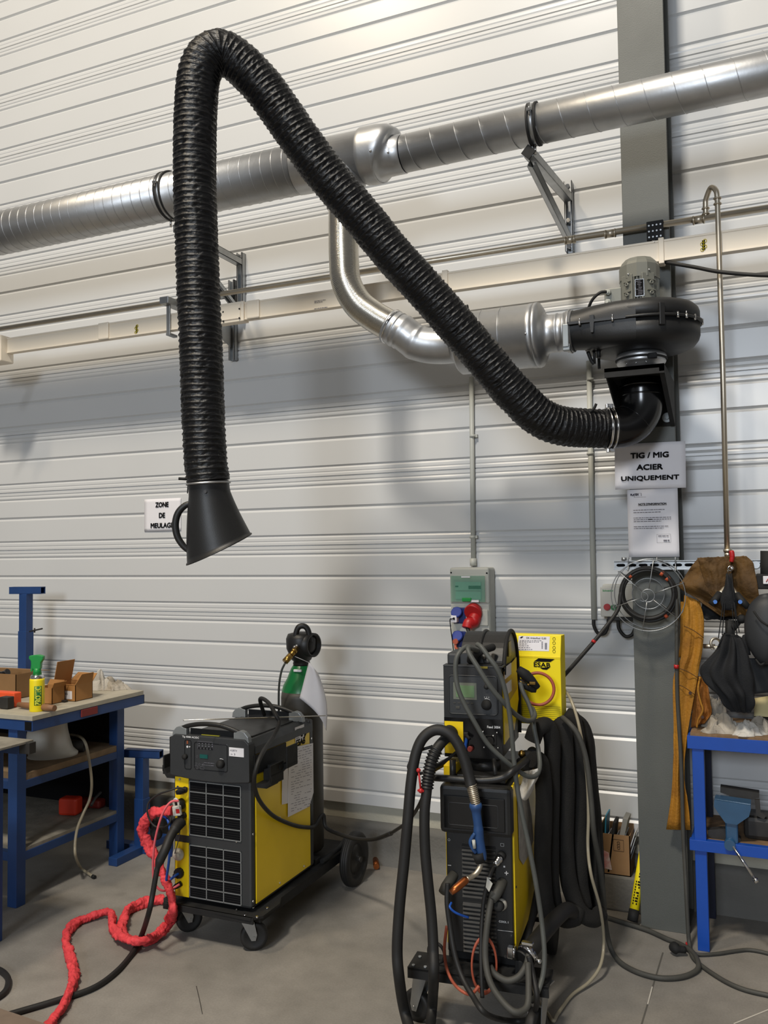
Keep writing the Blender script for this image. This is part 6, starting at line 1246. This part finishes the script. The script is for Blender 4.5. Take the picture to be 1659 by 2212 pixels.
for k in range(5): q = Fp(982+9.5*k, 1518+.3*k); mb.box(q.x-.005, q.x+.005, YP-.0015, YP, q.z-.002, q.z+.002)
part('panel_keys', mb, K_RUBG, cp_)
mb = MB(); g = Ff(1053, 1571); mb.text('Feed 3004', Matrix.Translation((g.x, -.0055, g.z-.002)), height=.009, width=Ff(1081, 1571).x-g.x, bold=.02); part('lettering', mb, K_WINK, t)
mb = MB(); g = Ff(975, 1581); Mx = frame((g.x, -.005, g.z), None, None, (-.25, -.9, -.3)); mb.lathe([(.030, 0), (.030, .02), (.026, .03), (.02, .05)], Mx, 32); part('torch_socket', mb, K_BLKM, t)
mb = MB(); g = Ff(1062, 1598); outline(mb, g.x-.022, g.x+.018, g.z-.02, g.z+.016, -.006, .002, .004); mb.lathe([(.014, 0), (.014, .012)], frame((g.x-.004, -.004, g.z-.003), None, None, (0, -1, 0)), 20); part('remote_socket', mb, K_BLKM, t)
mb = MB()
for q in ((1044, 1580), (1074, 1582), (1046, 1614), (1076, 1615), (966, 1569), (995, 1596), (1066, 1589)): g = Ff(*q); mb.ball((g.x, -.007, g.z), .0035)
part('screw', mb, K_CHROME, t)
mb = MB(); g = Ff(1010, 1586); mb.box(g.x-.012, g.x+.006, -.02, -.004, g.z-.008, g.z+.01, .004); mb.tube([(g.x, -.02, g.z), (g.x+.015, -.03, g.z-.012)], .006, 10); part('hose_nipple', mb, K_BLKM, t)
mb = MB(); mb.tube(cr([Ff(1009, 1592, .012), Ff(1006, 1610, .016), Ff(1005, 1625, .014)], 4), .006, 10); part('blue_coupling', mb, K_BLUH, t)
mb = MB(); g = Ff(1019, 1616); mb.lathe([(.010, 0), (.011, .014), (.009, .02)], frame((g.x, -.004, g.z), None, None, (-.2, -1, 0)), 16); part('red_coupling', mb, mat('dull_red_cap', '8a3b36', .6), t)
# top: tray + spool cover
mb = MB(); mb.box(-h2, h2+.006, -.002, .05, zt2, zt2+.006, .001); mb.box(-h2+.01, -h2+.055, .02, .16, zt2, zt2+.05, .01); mb.prism([(-h2+.02, zt2), (-h2+.04, zt2+.04), (.02, zt2+.05), (.04, zt2)], .05, .10); part('top_tray', mb, K_DGR, t)
mb = MB(); 
rc = .165; ycn = .22; zcn = zt2-.05
prf = [(0, zt2-.02)]+[(ycn-rc*math.cos(a), zcn+rc*math.sin(a)) for a in [.25+(PI-.5)*k/16 for k in range(17)]]+[(DF+.01, zt2-.08), (DF+.01, 0.02), (.3, .02), (.12, zt2-.04)]
mb.prism([(y, z) for y, z in prf], -h2+.05, h2-.003, M=Matrix(((0, 1, 0, 0), (1, 0, 0, 0), (0, 0, 1, 0), (0, 0, 0, 1)))); 
for xx in (.012,): mb.tube([(xx, ycn-(rc+.002)*math.cos(a), zcn+(rc+.002)*math.sin(a)) for a in [.5+(PI-1)*k/16 for k in range(17)]], .007, 8)
sc_ = part('spool_cover', mb, K_BLK, t)
mb = MB(); mb.tube(cr([(h2-.0, ycn-rc*1.02*math.cos(a), zcn+rc*1.02*math.sin(a)) for a in [.1+(PI-.15)*k/12 for k in range(13)]]+[(h2, DF+.015, .12), (h2, DF, .02)], 3), .008, 10); part('cover_rim', mb, K_BLKM, sc_)
mb = MB(); g = Sf(1106, 1406, .002); mb.box(h2-.001, h2+.003, .16, .215, zt2+.022, zt2+.08); part('yellow_window', mb, mat('dull_yellow_label', '9a8a3a', .5), sc_)
mb = MB(); mb.tube(cr([(-.01, .02, zt2+.02), (.0, .0, zt2+.04), (.04, .0, zt2+.062), (.07, .06, zt2+.07)], 6), .014, 12); mb.tube(cr([(-.005, .03, zt2+.01), (.01, .0, zt2+.035), (.0, .05, zt2+.06)], 5), .012, 10); mb.box(-.02, .11, -.0, .11, zt2+.003, zt2+.01); part('handle_bracket', mb, K_BLKM, t)
mb = MB(); mb.box(.02, .06, -.003, -.0015, zt2-.004, zt2+.004); part('yellow_strip', mb, mat('strip_yellow', '8c7f2c', .6), t)
# yellow carton
cf = A(1213, 1572, d=3.58); MC = TR(cf.x-.11, cf.y, 0, math.radians(-3))
t = thing('yellow_carton', 'bright yellow welding wire carton standing behind the wire feeder', 'carton', MC@Matrix.Translation((0, 0, cf.z)))
def Fy(x, y, o_=0): return AL(MC, x, y, 1, -o_)
zA, zB, zC = AL(MC, 1160, 1567, 1, 0).z, AL(MC, 1160, 1420, 1, 0).z, AL(MC, 1160, 1372, 1, .0).z
xl_, xr_ = AL(MC, 1098, 1420, 1, 0).x, AL(MC, 1211, 1440, 1, 0).x
MCz = Matrix.Translation((0, 0, -cf.z)); 
mb = MB(); mb.prism([(0, zA+.03), (0, zB), (.02, zC), (.075, zC), (.075, zA), (.02, zA)], xl_, xr_, M=MCz@Matrix(((0, 1, 0, 0), (1, 0, 0, 0), (0, 0, 1, 0), (0, 0, 0, 1))), bev=.002); part('carton_body', mb, K_YELB, t)
def add_world_local(fn): pass
mb = MB(); g0, g1 = Fy(1160, 1524), Fy(1160, 1549); 
for k in range(7): zz = g0.z+(g1.z-g0.z)*k/6; mb.box(xl_+.002, xr_-.004, -.0008, 0, zz-.0012, zz+.0006)
mb.v = [MCz@v for v in mb.v]; part('printed_lines', mb, mat('print_dark_yellow', 'a89a10', .5), t)
mb = MB(); zz = Fy(1160, 1418).z; mb.box(xl_, xr_, -.0012, 0, zz-.0015, zz); mb.box(xl_, xr_, -.0012, 0, zz-.006, zz-.0045); zz = Fy(1160, 1552).z; mb.box(xl_+.02, xr_-.002, -.003, 0, zz-.003, zz+.001); mb.v = [MCz@v for v in mb.v]; part('folded_edge', mb, K_YELB, t)
# logo: two slanted bars and the word
def Lq(x, y): g = Fy(x, y, .001); return (g.x, g.z-cf.z)
mb = MB(); mb.prism([Lq(1153, 1429), Lq(1163, 1422), Lq(1198, 1424), Lq(1189, 1430)], -.0015, -.0008); mb.prism([Lq(1166, 1440+2), Lq(1188, 1442), Lq(1181, 1447), Lq(1172, 1446)], -.0014, -.0008)
a, b_ = Lq(1153.5, 1440), Lq(1188.5, 1431); mb.text('ESAB', Matrix.Translation((a[0], -.0016, a[1])), height=b_[1]-a[1]-.002, width=b_[0]-a[0], bold=.02); part('logo', mb, K_INK, t)
slope = math.atan2(.02, zC-zB)
def Ly(x, y, o_=.0012):
    # point on the slanted top face
    n_ = V((0, -math.cos(slope), math.sin(slope))); Mi = MC.inverted(); o0 = Mi@CAM; v = Mi.to_3x3()@ray(x, y); p0 = V((0, 0, zB))
    q = o0+v*((p0-o0).dot(n_)/v.dot(n_)); q += n_*o_; return V((q.x, q.y, q.z-cf.z))
def lquad(mb, x0, y0, x1, y1, o_=.0012): mb.add([Ly(x0, y0, o_), Ly(x0, y1, o_), Ly(x1, y1, o_), Ly(x1, y0, o_)], [(0, 1, 2, 3)])
mb = MB(); mb.add([Ly(1121, 1373.5), Ly(1117, 1405), Ly(1186, 1407), Ly(1188, 1375)], [(0, 1, 2, 3)]); wl_ = part('white_label', mb, K_WHT, t)
mb = MB(); q = Ly(1137, 1379.5, .002); Mx = frame(q, (1, 0, 0), (0, math.sin(slope)*0+1, 0)); mb.text('OK AristoRod 12.50', Matrix.Translation(q)@Matrix.Rotation(-slope, 4, 'X'), height=.007, width=Ly(1180, 1379).x-q.x, bold=.02)
random.seed(8)
for (x0, x1, y) in ((1123, 1170, 1384), (1122, 1165, 1387), (1122, 1140, 1391), (1122, 1142, 1395), (1121, 1145, 1399), (1120, 1150, 1403)):
    x = x0
    while x < x1: l = random.uniform(2, 6); lquad(mb, x, y-.6, min(x+l, x1), y+.6, .002); x += l+1.5
for k in range(9): lquad(mb, 1170, 1386+1.8*k, 1173, 1387+1.8*k, .002); lquad(mb, 1177, 1389+1.6*k, 1182, 1390+1.6*k, .002)
part('label_print', mb, K_INKG, wl_)
mb = MB(); mb.add([Ly(1123, 1378, .0022), Ly(1127, 1375, .0022), Ly(1131, 1375, .0022), Ly(1127, 1379, .0022)], [(0, 1, 2, 3)])
for y in (1380, 1389, 1399, 1407): 
    g = Ly(1197, y, .002); mb.ring(g, (0, -1, .3), .006, .0008, 8, 4)
part('pictograms', mb, K_INK, t)
# orange-brown hoop hose and earth clamp in front of the carton
hc = A(1162, 1488, d=3.52)
mb = MB(); mb.ring(hc, (.25, -1, .1), .064, .0065, 56, 12); single('rubber_hose', mb, K_ORH, 'brown-red rubber hose ring hanging in front of the yellow carton', 'hose')
t = thing('earth_clamp', 'black earth clamp with chrome jaws hanging on the right side of the feeder', 'clamp', base(A(1140, 1480, d=3.42)))
def e_(x, y, d=3.42): return A(x, y, d=d)
mb = MB(); mb.tube([e_(1120, 1445), e_(1135, 1458), e_(1148, 1470), e_(1162, 1486)], [.014, .022, .018, .012], 12); part('handle', mb, K_BLKM, t, True)
mb = MB(); mb.tube([e_(1122, 1470), e_(1135, 1482), e_(1150, 1490), e_(1158, 1492)], [.010, .014, .012, .008], 12); part('jaw', mb, K_BLKM, t, True)
mb = MB(); mb.ball(e_(1141, 1479, 3.40), .005); mb.box(-.012, .012, -.003, .003, -.006, .006, .002, M=Matrix.Translation(e_(1150, 1476, 3.395))); mb.tube([e_(1122, 1471, 3.4), e_(1134, 1476, 3.4)], .002, 6); part('rivet', mb, K_BRASS, t, True)
# grey cable loops hung over the feeder
lp_ = [MF@V((.02, .05, zt2+.05)), e_(1014, 1397, 3.20), e_(1000, 1402, 3.17), e_(987, 1420, 3.15), e_(984, 1450, 3.145), e_(989, 1485, 3.14), e_(1003, 1520, 3.135), e_(1025, 1560, 3.13), e_(1052, 1605, 3.13), e_(1085, 1638, 3.13), e_(1115, 1662, 3.14), e_(1140, 1677, 3.16), e_(1158, 1675, 3.2), e_(1166, 1655, 3.25), e_(1163, 1620, 3.30), e_(1155, 1580, 3.32), e_(1150, 1545, 3.34), e_(1142, 1520, 3.36), e_(1130, 1495, 3.38), e_(1124, 1475, 3.4)]
mb = MB(); mb.tube(cr(lp_, 10), .0088, 12); single('welding_cable', mb, K_GHOSE, 'grey cable loop falling over the feeder display and back up on its right', 'cable')
lp_ = [MF@V((.03, .06, zt2+.05)), e_(1022, 1402, 3.19), e_(1012, 1400, 3.16), e_(1014, 1412, 3.14), e_(1030, 1438, 3.12), e_(1050, 1470, 3.11), e_(1068, 1495, 3.11), e_(1092, 1522, 3.12), e_(1112, 1542, 3.16), e_(1132, 1555, 3.22), e_(1148, 1556, 3.28), e_(1155, 1545, 3.33), e_(1150, 1530, 3.38)]
mb = MB(); mb.tube(cr(lp_, 10), .0092, 12); single('welding_cable', mb, K_GHOSE, 'grey cable slanting from the feeder top across the dial to the right', 'cable')
lp_ = [e_(1031, 1392, 3.16), e_(1040, 1398, 3.13), e_(1056, 1420, 3.11), e_(1072, 1442, 3.10), e_(1085, 1470, 3.10), e_(1094, 1505, 3.10), e_(1103, 1560, 3.10), e_(1110, 1640, 3.10), e_(1117, 1700, 3.09), e_(1128, 1760, 3.08), e_(1143, 1830, 3.07), e_(1158, 1910, 3.06), e_(1170, 1990, 3.05), e_(1176, 2060, 3.02), e_(1172, 2110, 3.0), e_(1158, 2150, 2.98), A(1140, 2172, Z=.06)]
mb = MB(); mb.tube(cr(lp_, 10), .0088, 12); single('welding_cable', mb, K_GHOSE, 'long grey cable running from the feeder top down the machine edge to the floor', 'cable')
# torch and its cable
t = thing('mig_torch', 'blue handled welding torch with copper nozzle hanging in front of the right machine', 'welding torch', base(e_(1035, 1750, 3.08)))
tc_ = [A(960, 2420, Z=.02), A(925, 2320, Z=.02), A(893, 2245, Z=.04), A(873, 2180, Z=.09), e_(862, 2110, 3.02), e_(858, 2050, 3.03), e_(863, 1960, 3.04), e_(873, 1860, 3.05), e_(881, 1770, 3.06), e_(888, 1690, 3.08), e_(898, 1630, 3.10), e_(914, 1594, 3.11), e_(940, 1577, 3.11), e_(968, 1583, 3.10), e_(988, 1605, 3.09), e_(1003, 1640, 3.08), e_(1014, 1680, 3.07), e_(1018, 1700, 3.06)]
pts = cr(tc_, 10); mb = MB(); mb.tube(pts, .0195, 18); part('torch_cable', mb, K_RUB, t, True)
mb = MB(); a, b_ = e_(1018, 1694, 3.06), e_(1028, 1738, 3.05); dd = (b_-a); u_ = dd.normalized().orthogonal().normalized(); w_ = dd.normalized().cross(u_)
mb.tube([a+dd*(k/200)+(u_*math.cos(k*2*PI/18)+w_*math.sin(k*2*PI/18))*(.0175-.002*k/200) for k in range(201)], .0022, 6); mb.cyl(a-dd*.08, b_, .0145); part('bend_spring', mb, K_STEEL, t, True)
mb = MB(); hp2 = cr([e_(1027, 1735, 3.05), e_(1029, 1755, 3.05), e_(1033, 1785, 3.05), e_(1035, 1815, 3.05), e_(1040, 1845, 3.05), e_(1040, 1855, 3.05)], 6)
mb.tube(hp2, [.016+.007*math.exp(-((i-2)/2.5)**2)+(.002 if 12 < i else 0) for i in range(len(hp2))], 20); th = part('torch_handle', mb, K_TORB, t, True)
mb = MB(); mb.tube(cr([e_(1026, 1800, 3.04), e_(1018, 1812, 3.04), e_(1016, 1822, 3.04), e_(1022, 1835, 3.04), e_(1028, 1842, 3.04)], 5), .0065, 10); part('trigger', mb, K_TORB, th, True)
mb = MB(); mb.tube([e_(1023, 1815, 3.03), e_(1025, 1832, 3.03)], .006, 10); part('trigger_button', mb, K_LGR, th, True)
mb = MB(); mb.tube([e_(1032, 1842, 3.045), e_(1038, 1862, 3.045)], [.022, .018], 16); part('handle_end', mb, K_BLKM, t, True)
mb = MB(); mb.tube(cr([e_(1037, 1858, 3.05), e_(1037, 1872, 3.04), e_(1030, 1885, 3.03), e_(1020, 1893, 3.02), e_(1008, 1900, 3.0)], 6), .0095, 14); part('swan_neck', mb, K_STEEL, t, True)
mb = MB(); mb.tube([e_(1009, 1899, 3.005), e_(1004, 1903, 3.0), e_(985, 1919, 2.98), e_(974, 1928, 2.97)], [.012, .0135, .0135, .010], 20); part('gas_nozzle', mb, K_COP, t, True)
t = thing('torch_hose', 'thick black hose with ribbed sleeve from the feeder socket down to the floor', 'hose', base(A(932, 2200, Z=0)))
th_ = cr([MF@(Ff(975, 1581)+V((0, -.04, -.01))), e_(962, 1596, 3.14), e_(944, 1617, 3.10), e_(932, 1645, 3.08), e_(925, 1680, 3.07), e_(921, 1715, 3.06), e_(917, 1760, 3.05), e_(918, 1830, 3.04), e_(924, 1900, 3.03), e_(932, 1980, 3.02), e_(936, 2050, 3.0), e_(937, 2110, 2.97), A(934, 2170, Z=.08), A(930, 2240, Z=.03), A(945, 2330, Z=.02), A(985, 2420, Z=.02)], 14)
mb = MB(); mb.tube(th_, .0185, 18); part('hose', mb, K_RUB, t, True)
mb = MB(); rb = resample(th_, .0022); seg_ = [i for i in range(len(rb)) if 1620 < (1106-CF*((rb[i]-CAM).dot(_u))/((rb[i]-CAM).dot(_fw))) < 1706]; i0, i1 = seg_[0], seg_[-1]
pp_ = rb[i0:i1]; mb.tube(pp_, [.0215+.003*math.sin(2*PI*i/5) for i in range(len(pp_))], 20); part('ribbed_sleeve', mb, K_BLK, t, True)
mb = MB(); mb.tube(cr([e_(935, 1612, 3.12), e_(900, 1625, 3.12), e_(884, 1650, 3.12), e_(884, 1662, 3.12), e_(900, 1672, 3.11), e_(925, 1665, 3.10), e_(960, 1645, 3.14), e_(985, 1625, 3.2)], 8), .0055, 10); mb.tube(cr([e_(925, 1668, 3.11), e_(920, 1700, 3.14), e_(905, 1740, 3.2), e_(880, 1775, 3.4), e_(845, 1800, 3.7)], 8), .007, 10); single('power_cable', mb, K_RUB, 'thin black cable curling around the ribbed sleeve left of the feeder', 'cable')
mb = MB(); a, b_ = e_(904, 1664, 3.06), e_(909, 1708, 3.05); mb.tube([a, a.lerp(b_, .5), b_], .0035, 10); mb.ball(a, .008); mb.ball(b_, .009); mb.box(-.012, .012, -.003, .003, -.003, .003, M=Matrix.Translation(b_)); single('red_clip', mb, K_RED, 'small red plastic clip hanging left of the ribbed sleeve', 'clip')
# front leads
def lead(pts, r, m, nm, lab, cat='cable'):
    mb = MB(); mb.tube(cr(pts, 10), r, 12); return single(nm, mb, m, lab, cat)
lead([e_(967, 1908, 3.12), e_(966, 1950, 3.10), e_(972, 2000, 3.08), e_(982, 2060, 3.04), e_(998, 2110, 3.0), e_(1020, 2150, 2.94), e_(1050, 2190, 2.88), A(1100, 2205, Z=.03), A(1145, 2200, Z=.05), e_(1160, 2160, 2.95), e_(1150, 2100, 3.0), e_(1142, 2065, 3.02)], .0095, K_RUB, 'welding_cable', 'black lead drooping from the left minus socket of the right machine to the cable clamp')
lead([e_(1065, 1925, 3.10), e_(1058, 1960, 3.08), e_(1051, 2010, 3.05), e_(1048, 2060, 3.02), e_(1055, 2110, 2.98), e_(1075, 2150, 2.93), e_(1110, 2185, 2.88), e_(1138, 2175, 2.9), e_(1142, 2130, 2.95), e_(1140, 2080, 3.0)], .011, K_RUBG, 'welding_cable', 'thick grey lead drooping from the plus socket of the right machine')
lead([MM for MM in (e_(1068, 1870, 3.13), e_(1057, 1895, 3.10), e_(1046, 1940, 3.09), e_(1041, 1990, 3.07), e_(1039, 2050, 3.04), e_(1040, 2110, 3.0), e_(1042, 2155, 2.98))], .0075, K_RUB, 'control_lead', 'black lead hanging straight from the metal connector down the louvres')
mb = MB(); a = e_(1056, 1905, 3.07); mb.add([a+V((-.006, 0, .015)), a+V((.014, 0, -.004)), a+V((0, 0, -.035)), a+V((-.012, 0, -.02))], [(0, 1, 2, 3)]); mb.tube([e_(1052, 1896, 3.08), e_(1060, 1898, 3.07)], .003, 6); single('cable_tag', mb, K_BUCK, 'small cream tag tied to the lead on the louvred front', 'tag')
lead([e_(965, 2000, 3.14), e_(960, 2050, 3.12), e_(966, 2095, 3.08), e_(985, 2130, 3.02), e_(1015, 2148, 2.98), e_(1035, 2130, 2.98)], .0055, K_ORH, 'rubber_hose', 'brown-red thin hose looping at the lower left of the right machine', 'hose')
mb = MB(); c_ = e_(1046, 2085, 3.05); mb.ring(c_, (.8, -1, .1), .075, .0065, 48, 10); mb.v = [c_+V(((v-c_).x*.62, (v-c_).y*.62, (v-c_).z*1.25)) for v in mb.v]; single('rubber_hose', mb, K_ORH, 'brown-red hose ring tied in front of the right machine foot', 'hose')
mb = MB(); mb.tube(cr([e_(1058, 2088, 3.04), e_(1070, 2105, 3.02), e_(1095, 2118, 3.0), e_(1120, 2110, 3.0), e_(1137, 2085, 3.02), e_(1143, 2060, 3.04)], 8), .0115, 12); single('grey_hose', mb, K_RUBG, 'short thick grey hose bending from the front leads into the clamp', 'hose')
lead([e_(1140, 2062, 3.06), e_(1148, 2110, 3.02), e_(1158, 2150, 2.98), A(1178, 2180, Z=.02), A(1195, 2205, Z=.012), A(1205, 2190, Z=.012), A(1235, 2150, Z=.012), A(1272, 2122, Z=.02), A(1297, 2085, Z=.06), e_(1304, 2035, 3.52), e_(1297, 1965, 3.46), e_(1277, 1890, 3.42), e_(1270, 1830, 3.46), e_(1271, 1760, 3.48), e_(1268, 1680, 3.50), e_(1257, 1600, 3.52), e_(1245, 1545, 3.56), e_(1230, 1505, 3.62), e_(1214, 1485, 3.7)], .0065, K_CLEAR, 'clear_hose', 'pale translucent hose arching from behind the carton down to the floor right', 'hose')
lead([e_(1012, 1982, 3.04), e_(985, 1972, 3.03), e_(972, 1960, 3.03), e_(975, 1950, 3.05)], .004, K_BLUH, 'blue_hose', 'thin blue hose at the lower left louvres of the right machine', 'hose')
# boom tube + clamp
t = thing('cable_boom', 'thick dark hose with metal clamp running up right behind the right machine', 'hose', base(e_(1180, 2010, 3.2)))
bm_ = cr([e_(1128, 2072, 3.06), e_(1150, 2045, 3.10), e_(1178, 2010, 3.2), e_(1205, 1980, 3.3), e_(1228, 1965, 3.4), e_(1245, 1985, 3.5)], 10)
mb = MB(); mb.tube(bm_, [.031-.003*i/len(bm_) for i in range(len(bm_))], 22); part('sleeve', mb, K_RUB, t, True)
mb = MB(); c_ = e_(1140, 2060, 3.05); n_ = (bm_[6]-bm_[0]).normalized(); mb.band(c_, n_, .034, .018, .004); mb.box(-.05, -.02, -.012, .012, -.02, .02, .003, M=Matrix.Translation(c_+V((-.02, -.01, .0)))); mb.cyl(c_+V((-.045, -.02, -.02)), c_+V((-.045, -.02, .02)), .005); mb.ball(c_+V((.045, -.02, -.01)), .010); mb.box(-.02, .02, -.01, .01, -.005, .005, .002, M=Matrix.Translation(c_+V((.005, -.02, .045)))); part('strain_clamp', mb, K_CHROME, t, True)
# black hanging hose bundle and cloth behind
t = thing('hose_bundle', 'bundle of thick black jacketed hoses hanging in loops right of the right machine', 'hose bundle', base(e_(1230, 1960, 3.5)))
for pts in ([e_(1150, 1600, 3.42), e_(1160, 1575, 3.42), e_(1180, 1568, 3.45), e_(1192, 1600, 3.46), e_(1192, 1700, 3.47), e_(1190, 1820, 3.47), e_(1192, 1920, 3.46), e_(1205, 1975, 3.45), e_(1235, 1985, 3.45), e_(1248, 1960, 3.47)],
            [e_(1205, 1560, 3.56), e_(1218, 1580, 3.53), e_(1224, 1680, 3.52), e_(1222, 1800, 3.52), e_(1228, 1900, 3.5), e_(1250, 1965, 3.48), e_(1280, 1985, 3.5), e_(1296, 1975, 3.55)],
            [e_(1222, 1545, 3.62), e_(1240, 1560, 3.60), e_(1250, 1650, 3.58), e_(1250, 1780, 3.57), e_(1252, 1900, 3.55), e_(1262, 1960, 3.55)],
            [e_(1150, 1640, 3.36), e_(1168, 1650, 3.38), e_(1175, 1720, 3.40), e_(1172, 1850, 3.40), e_(1178, 1950, 3.4), e_(1200, 1990, 3.42)]):
    P = cr(pts, 12); mb = MB(); mb.tube(P, [(lambda a, i_, i=i: .033*(1+.08*noise.noise(V((i*.15, math.cos(a)*2, math.sin(a)*2))))) for i in range(len(P))], 20); part('jacketed_hose', mb, K_JKT, t, True)
mb = MB(); drape(mb, [(1212, 1542, 1248, 1540), (1215, 1560, 1270, 1560), (1218, 1600, 1283, 1598), (1222, 1680, 1291, 1680), (1228, 1760, 1297, 1755), (1240, 1850, 1302, 1850), (1250, 1930, 1304, 1930), (1262, 1985, 1304, 1978)], -.72, .02, 2.5, .006, seed=5); part('protective_cover', mb, K_JKT, t, True)
lead([e_(1215, 1550, 3.5), e_(1232, 1565, 3.44), e_(1250, 1590, 3.42), e_(1266, 1640, 3.41), e_(1276, 1720, 3.40), e_(1283, 1800, 3.40), e_(1296, 1870, 3.46), e_(1303, 1930, 3.54), e_(1307, 1985, 3.62), A(1314, 2030, Z=.07), A(1326, 2062, Z=.02), A(1348, 2085, Z=.011), A(1385, 2103, Z=.011), A(1430, 2113, Z=.011), A(1475, 2110, Z=.011), A(1505, 2096, Z=.011), A(1508, 2078, Z=.018), A(1495, 2056, Z=.018), A(1470, 2040, Z=.011), A(1440, 2028, Z=.011), A(1400, 2010, Z=.011), A(1350, 1994, Z=.011), A(1312, 1982, Z=.011)], .0105, K_RUBG, 'power_cable', 'dusty dark cable looping over the floor right of the right machine')
mb = MB(); mb.tube(cr([A(1455, 2045, Z=.03), A(1462, 2050, Z=.03), A(1480, 2052, Z=.025)], 4), [.022]*5+[.014]*4, 14); single('cable_plug', mb, K_BLKM, 'black plug lying on the floor at the foot of the column', 'plug')
lead([A(1488, 2055, Z=.012), A(1510, 2062, Z=.009), A(1550, 2060, Z=.009), A(1590, 2054, Z=.009), A(1620, 2052, Z=.009), A(1660, 2060, Z=.009), A(1720, 2080, Z=.009)], .0075, K_RUBG, 'power_cable', 'thin dark cable waving along the floor under the right bench')
# brass gas fitting behind
t = thing('gas_regulator', 'black and brass gas fitting behind the lower right corner of the feeder', 'regulator', base(e_(1145, 1650, 3.4)))
mb = MB(); mb.ball(e_(1138, 1632, 3.42), .026, sc=(1.2, .8, .8)); mb.cyl(e_(1122, 1650, 3.4), e_(1143, 1655, 3.36), .024); mb.ball(e_(1150, 1625, 3.45), .022); part('body', mb, K_BLKM, t, True)
mb = MB(); mb.cyl(e_(1145, 1655, 3.38), e_(1178, 1662, 3.38), .008); mb.ball(e_(1155, 1655, 3.38), .014); mb.ball(e_(1127, 1628, 3.4), .014); part('brass_outlet', mb, K_BRASS, t, True)
mb = MB(); mb.grid(lambda u, v: A(1128+34*u-6*v+4*math.sin(v*5), 1668+(45+20*math.sin(PI*u))*v-8*u, d=3.24+.03*math.sin(u*5+v*3)), 12, 12, th=.003); single('glove', mb, K_RAGW, 'pale work glove stuffed beside the yellow side of the right machine', 'glove')
# ---------------- trolley of machine 2
t = thing('machine_trolley', 'dark steel trolley with swivel castors under the right machine', 'trolley', M2)
zp = .215
mb = MB(); mb.box(-.255, .255, -.08, .05, zp-.012, zp, .002); mb.box(-.255, .255, -.08, -.075, zp-.04, zp, .001); mb.box(-.13, .13, .04, .66, zp-.01, zp+.035, .003); part('platform', mb, K_BLKM, t)
mb = MB(); mb.tube([(.150, -.02, zp+.01), (.152, .25, zp+.10), (.152, .5, zp+.18)], .012, 10); mb.box(.13, .165, -.03, .0, zp, zp+.05, .003); part('side_strut', mb, K_BLKM, t)
mb = MB(); mb.ring((-.155, -.04, zp+.045), (.3, 1, 0), .034, .006, 28, 8); part('cable_eye', mb, K_BLKM, t)
mb = MB()
for x, y in ((-.235, -.07), (-.19, -.07), (-.23, -.0), (.20, -.06)): mb.cyl((x, y, zp), (x, y, zp+.006), .006, seg=8)
part('bolt', mb, K_PGRY, t)
castor(t, -.205, -.03, zp-.012, .056, 2.9, M2); castor(t, .215, -.03, zp-.012, .062, 4.4, M2)
for sx in (-1, 1):
    mb = MB(); Mx = frame((.17*sx, .66, .13), None, None, (sx, 0, 0)); mb.lathe([(.02, -.02), (.10, -.022), (.128, -.018), (.13, 0), (.128, .018), (.10, .022), (.02, .02)], Mx, 48); part('rear_wheel', mb, K_RUB, t)
mb = MB(); mb.cyl((-.19, .66, .13), (.19, .66, .13), .01); mb.box(-.1, .1, .60, .68, .12, zp); part('axle', mb, K_IRON, t)
# ================================================================== LIGHT
def area(name, loc, tgt, sx, sy, power, col):
    l = bpy.data.lights.new(name, 'AREA'); l.shape = 'RECTANGLE'; l.size = sx; l.size_y = sy; l.energy = power; l.color = col
    o = bpy.data.objects.new(name, l); C.objects.link(o); o.location = loc
    o.rotation_euler = (V(tgt)-V(loc)).to_track_quat('-Z', 'Y').to_euler(); return o
WARM = (1, .90, .76); COOL = (.92, .96, 1)
area('hall_lamp', (-4.3, -5.0, 9.2), (-2.0, -.2, 2.0), .7, .7, 230, (1, .84, .62))
area('hall_lamp', (-1.6, -7.0, 11.0), (-1.2, 0, 1.8), 1.0, 1.0, 830, (1, .93, .82))
area('door_daylight', (-.3, -13, 4.4), (-1, 0, 2.2), 2.4, 1.8, 480, (.82, .90, 1))
w = bpy.data.worlds.new('hall'); bpy.context.scene.world = w; w.use_nodes = True
wn = w.node_tree; bg = wn.nodes['Background']; bg.inputs[1].default_value = .30
tcw = wn.nodes.new('ShaderNodeTexCoord'); sep = wn.nodes.new('ShaderNodeSeparateXYZ'); rp = wn.nodes.new('ShaderNodeValToRGB')
mr = wn.nodes.new('ShaderNodeMapRange'); mr.inputs['From Min'].default_value = -1; wn.links.new(tcw.outputs['Generated'], sep.inputs[0]); wn.links.new(sep.outputs['Z'], mr.inputs['Value']); wn.links.new(mr.outputs[0], rp.inputs[0])
e = rp.color_ramp.elements; e[0].position = .35; e[0].color = (.20, .19, .18, 1); e[1].position = 1; e[1].color = (.62, .57, .50, 1)
for p_, c_ in ((.5, (.36, .36, .37, 1)), (.56, (.95, .97, 1.0, 1)), (.64, (.5, .5, .5, 1)), (.72, (.42, .41, .40, 1))):
    k = e.new(p_); k.color = c_
wn.links.new(rp.outputs[0], bg.inputs[0])
vs_ = bpy.context.scene.view_settings; vs_.view_transform = 'Standard'; vs_.look = 'None'; vs_.gamma = 1; vs_.use_curve_mapping = False; vs_.exposure = 0.0
for o in bpy.data.objects:
    if '_M' in o: del o['_M']
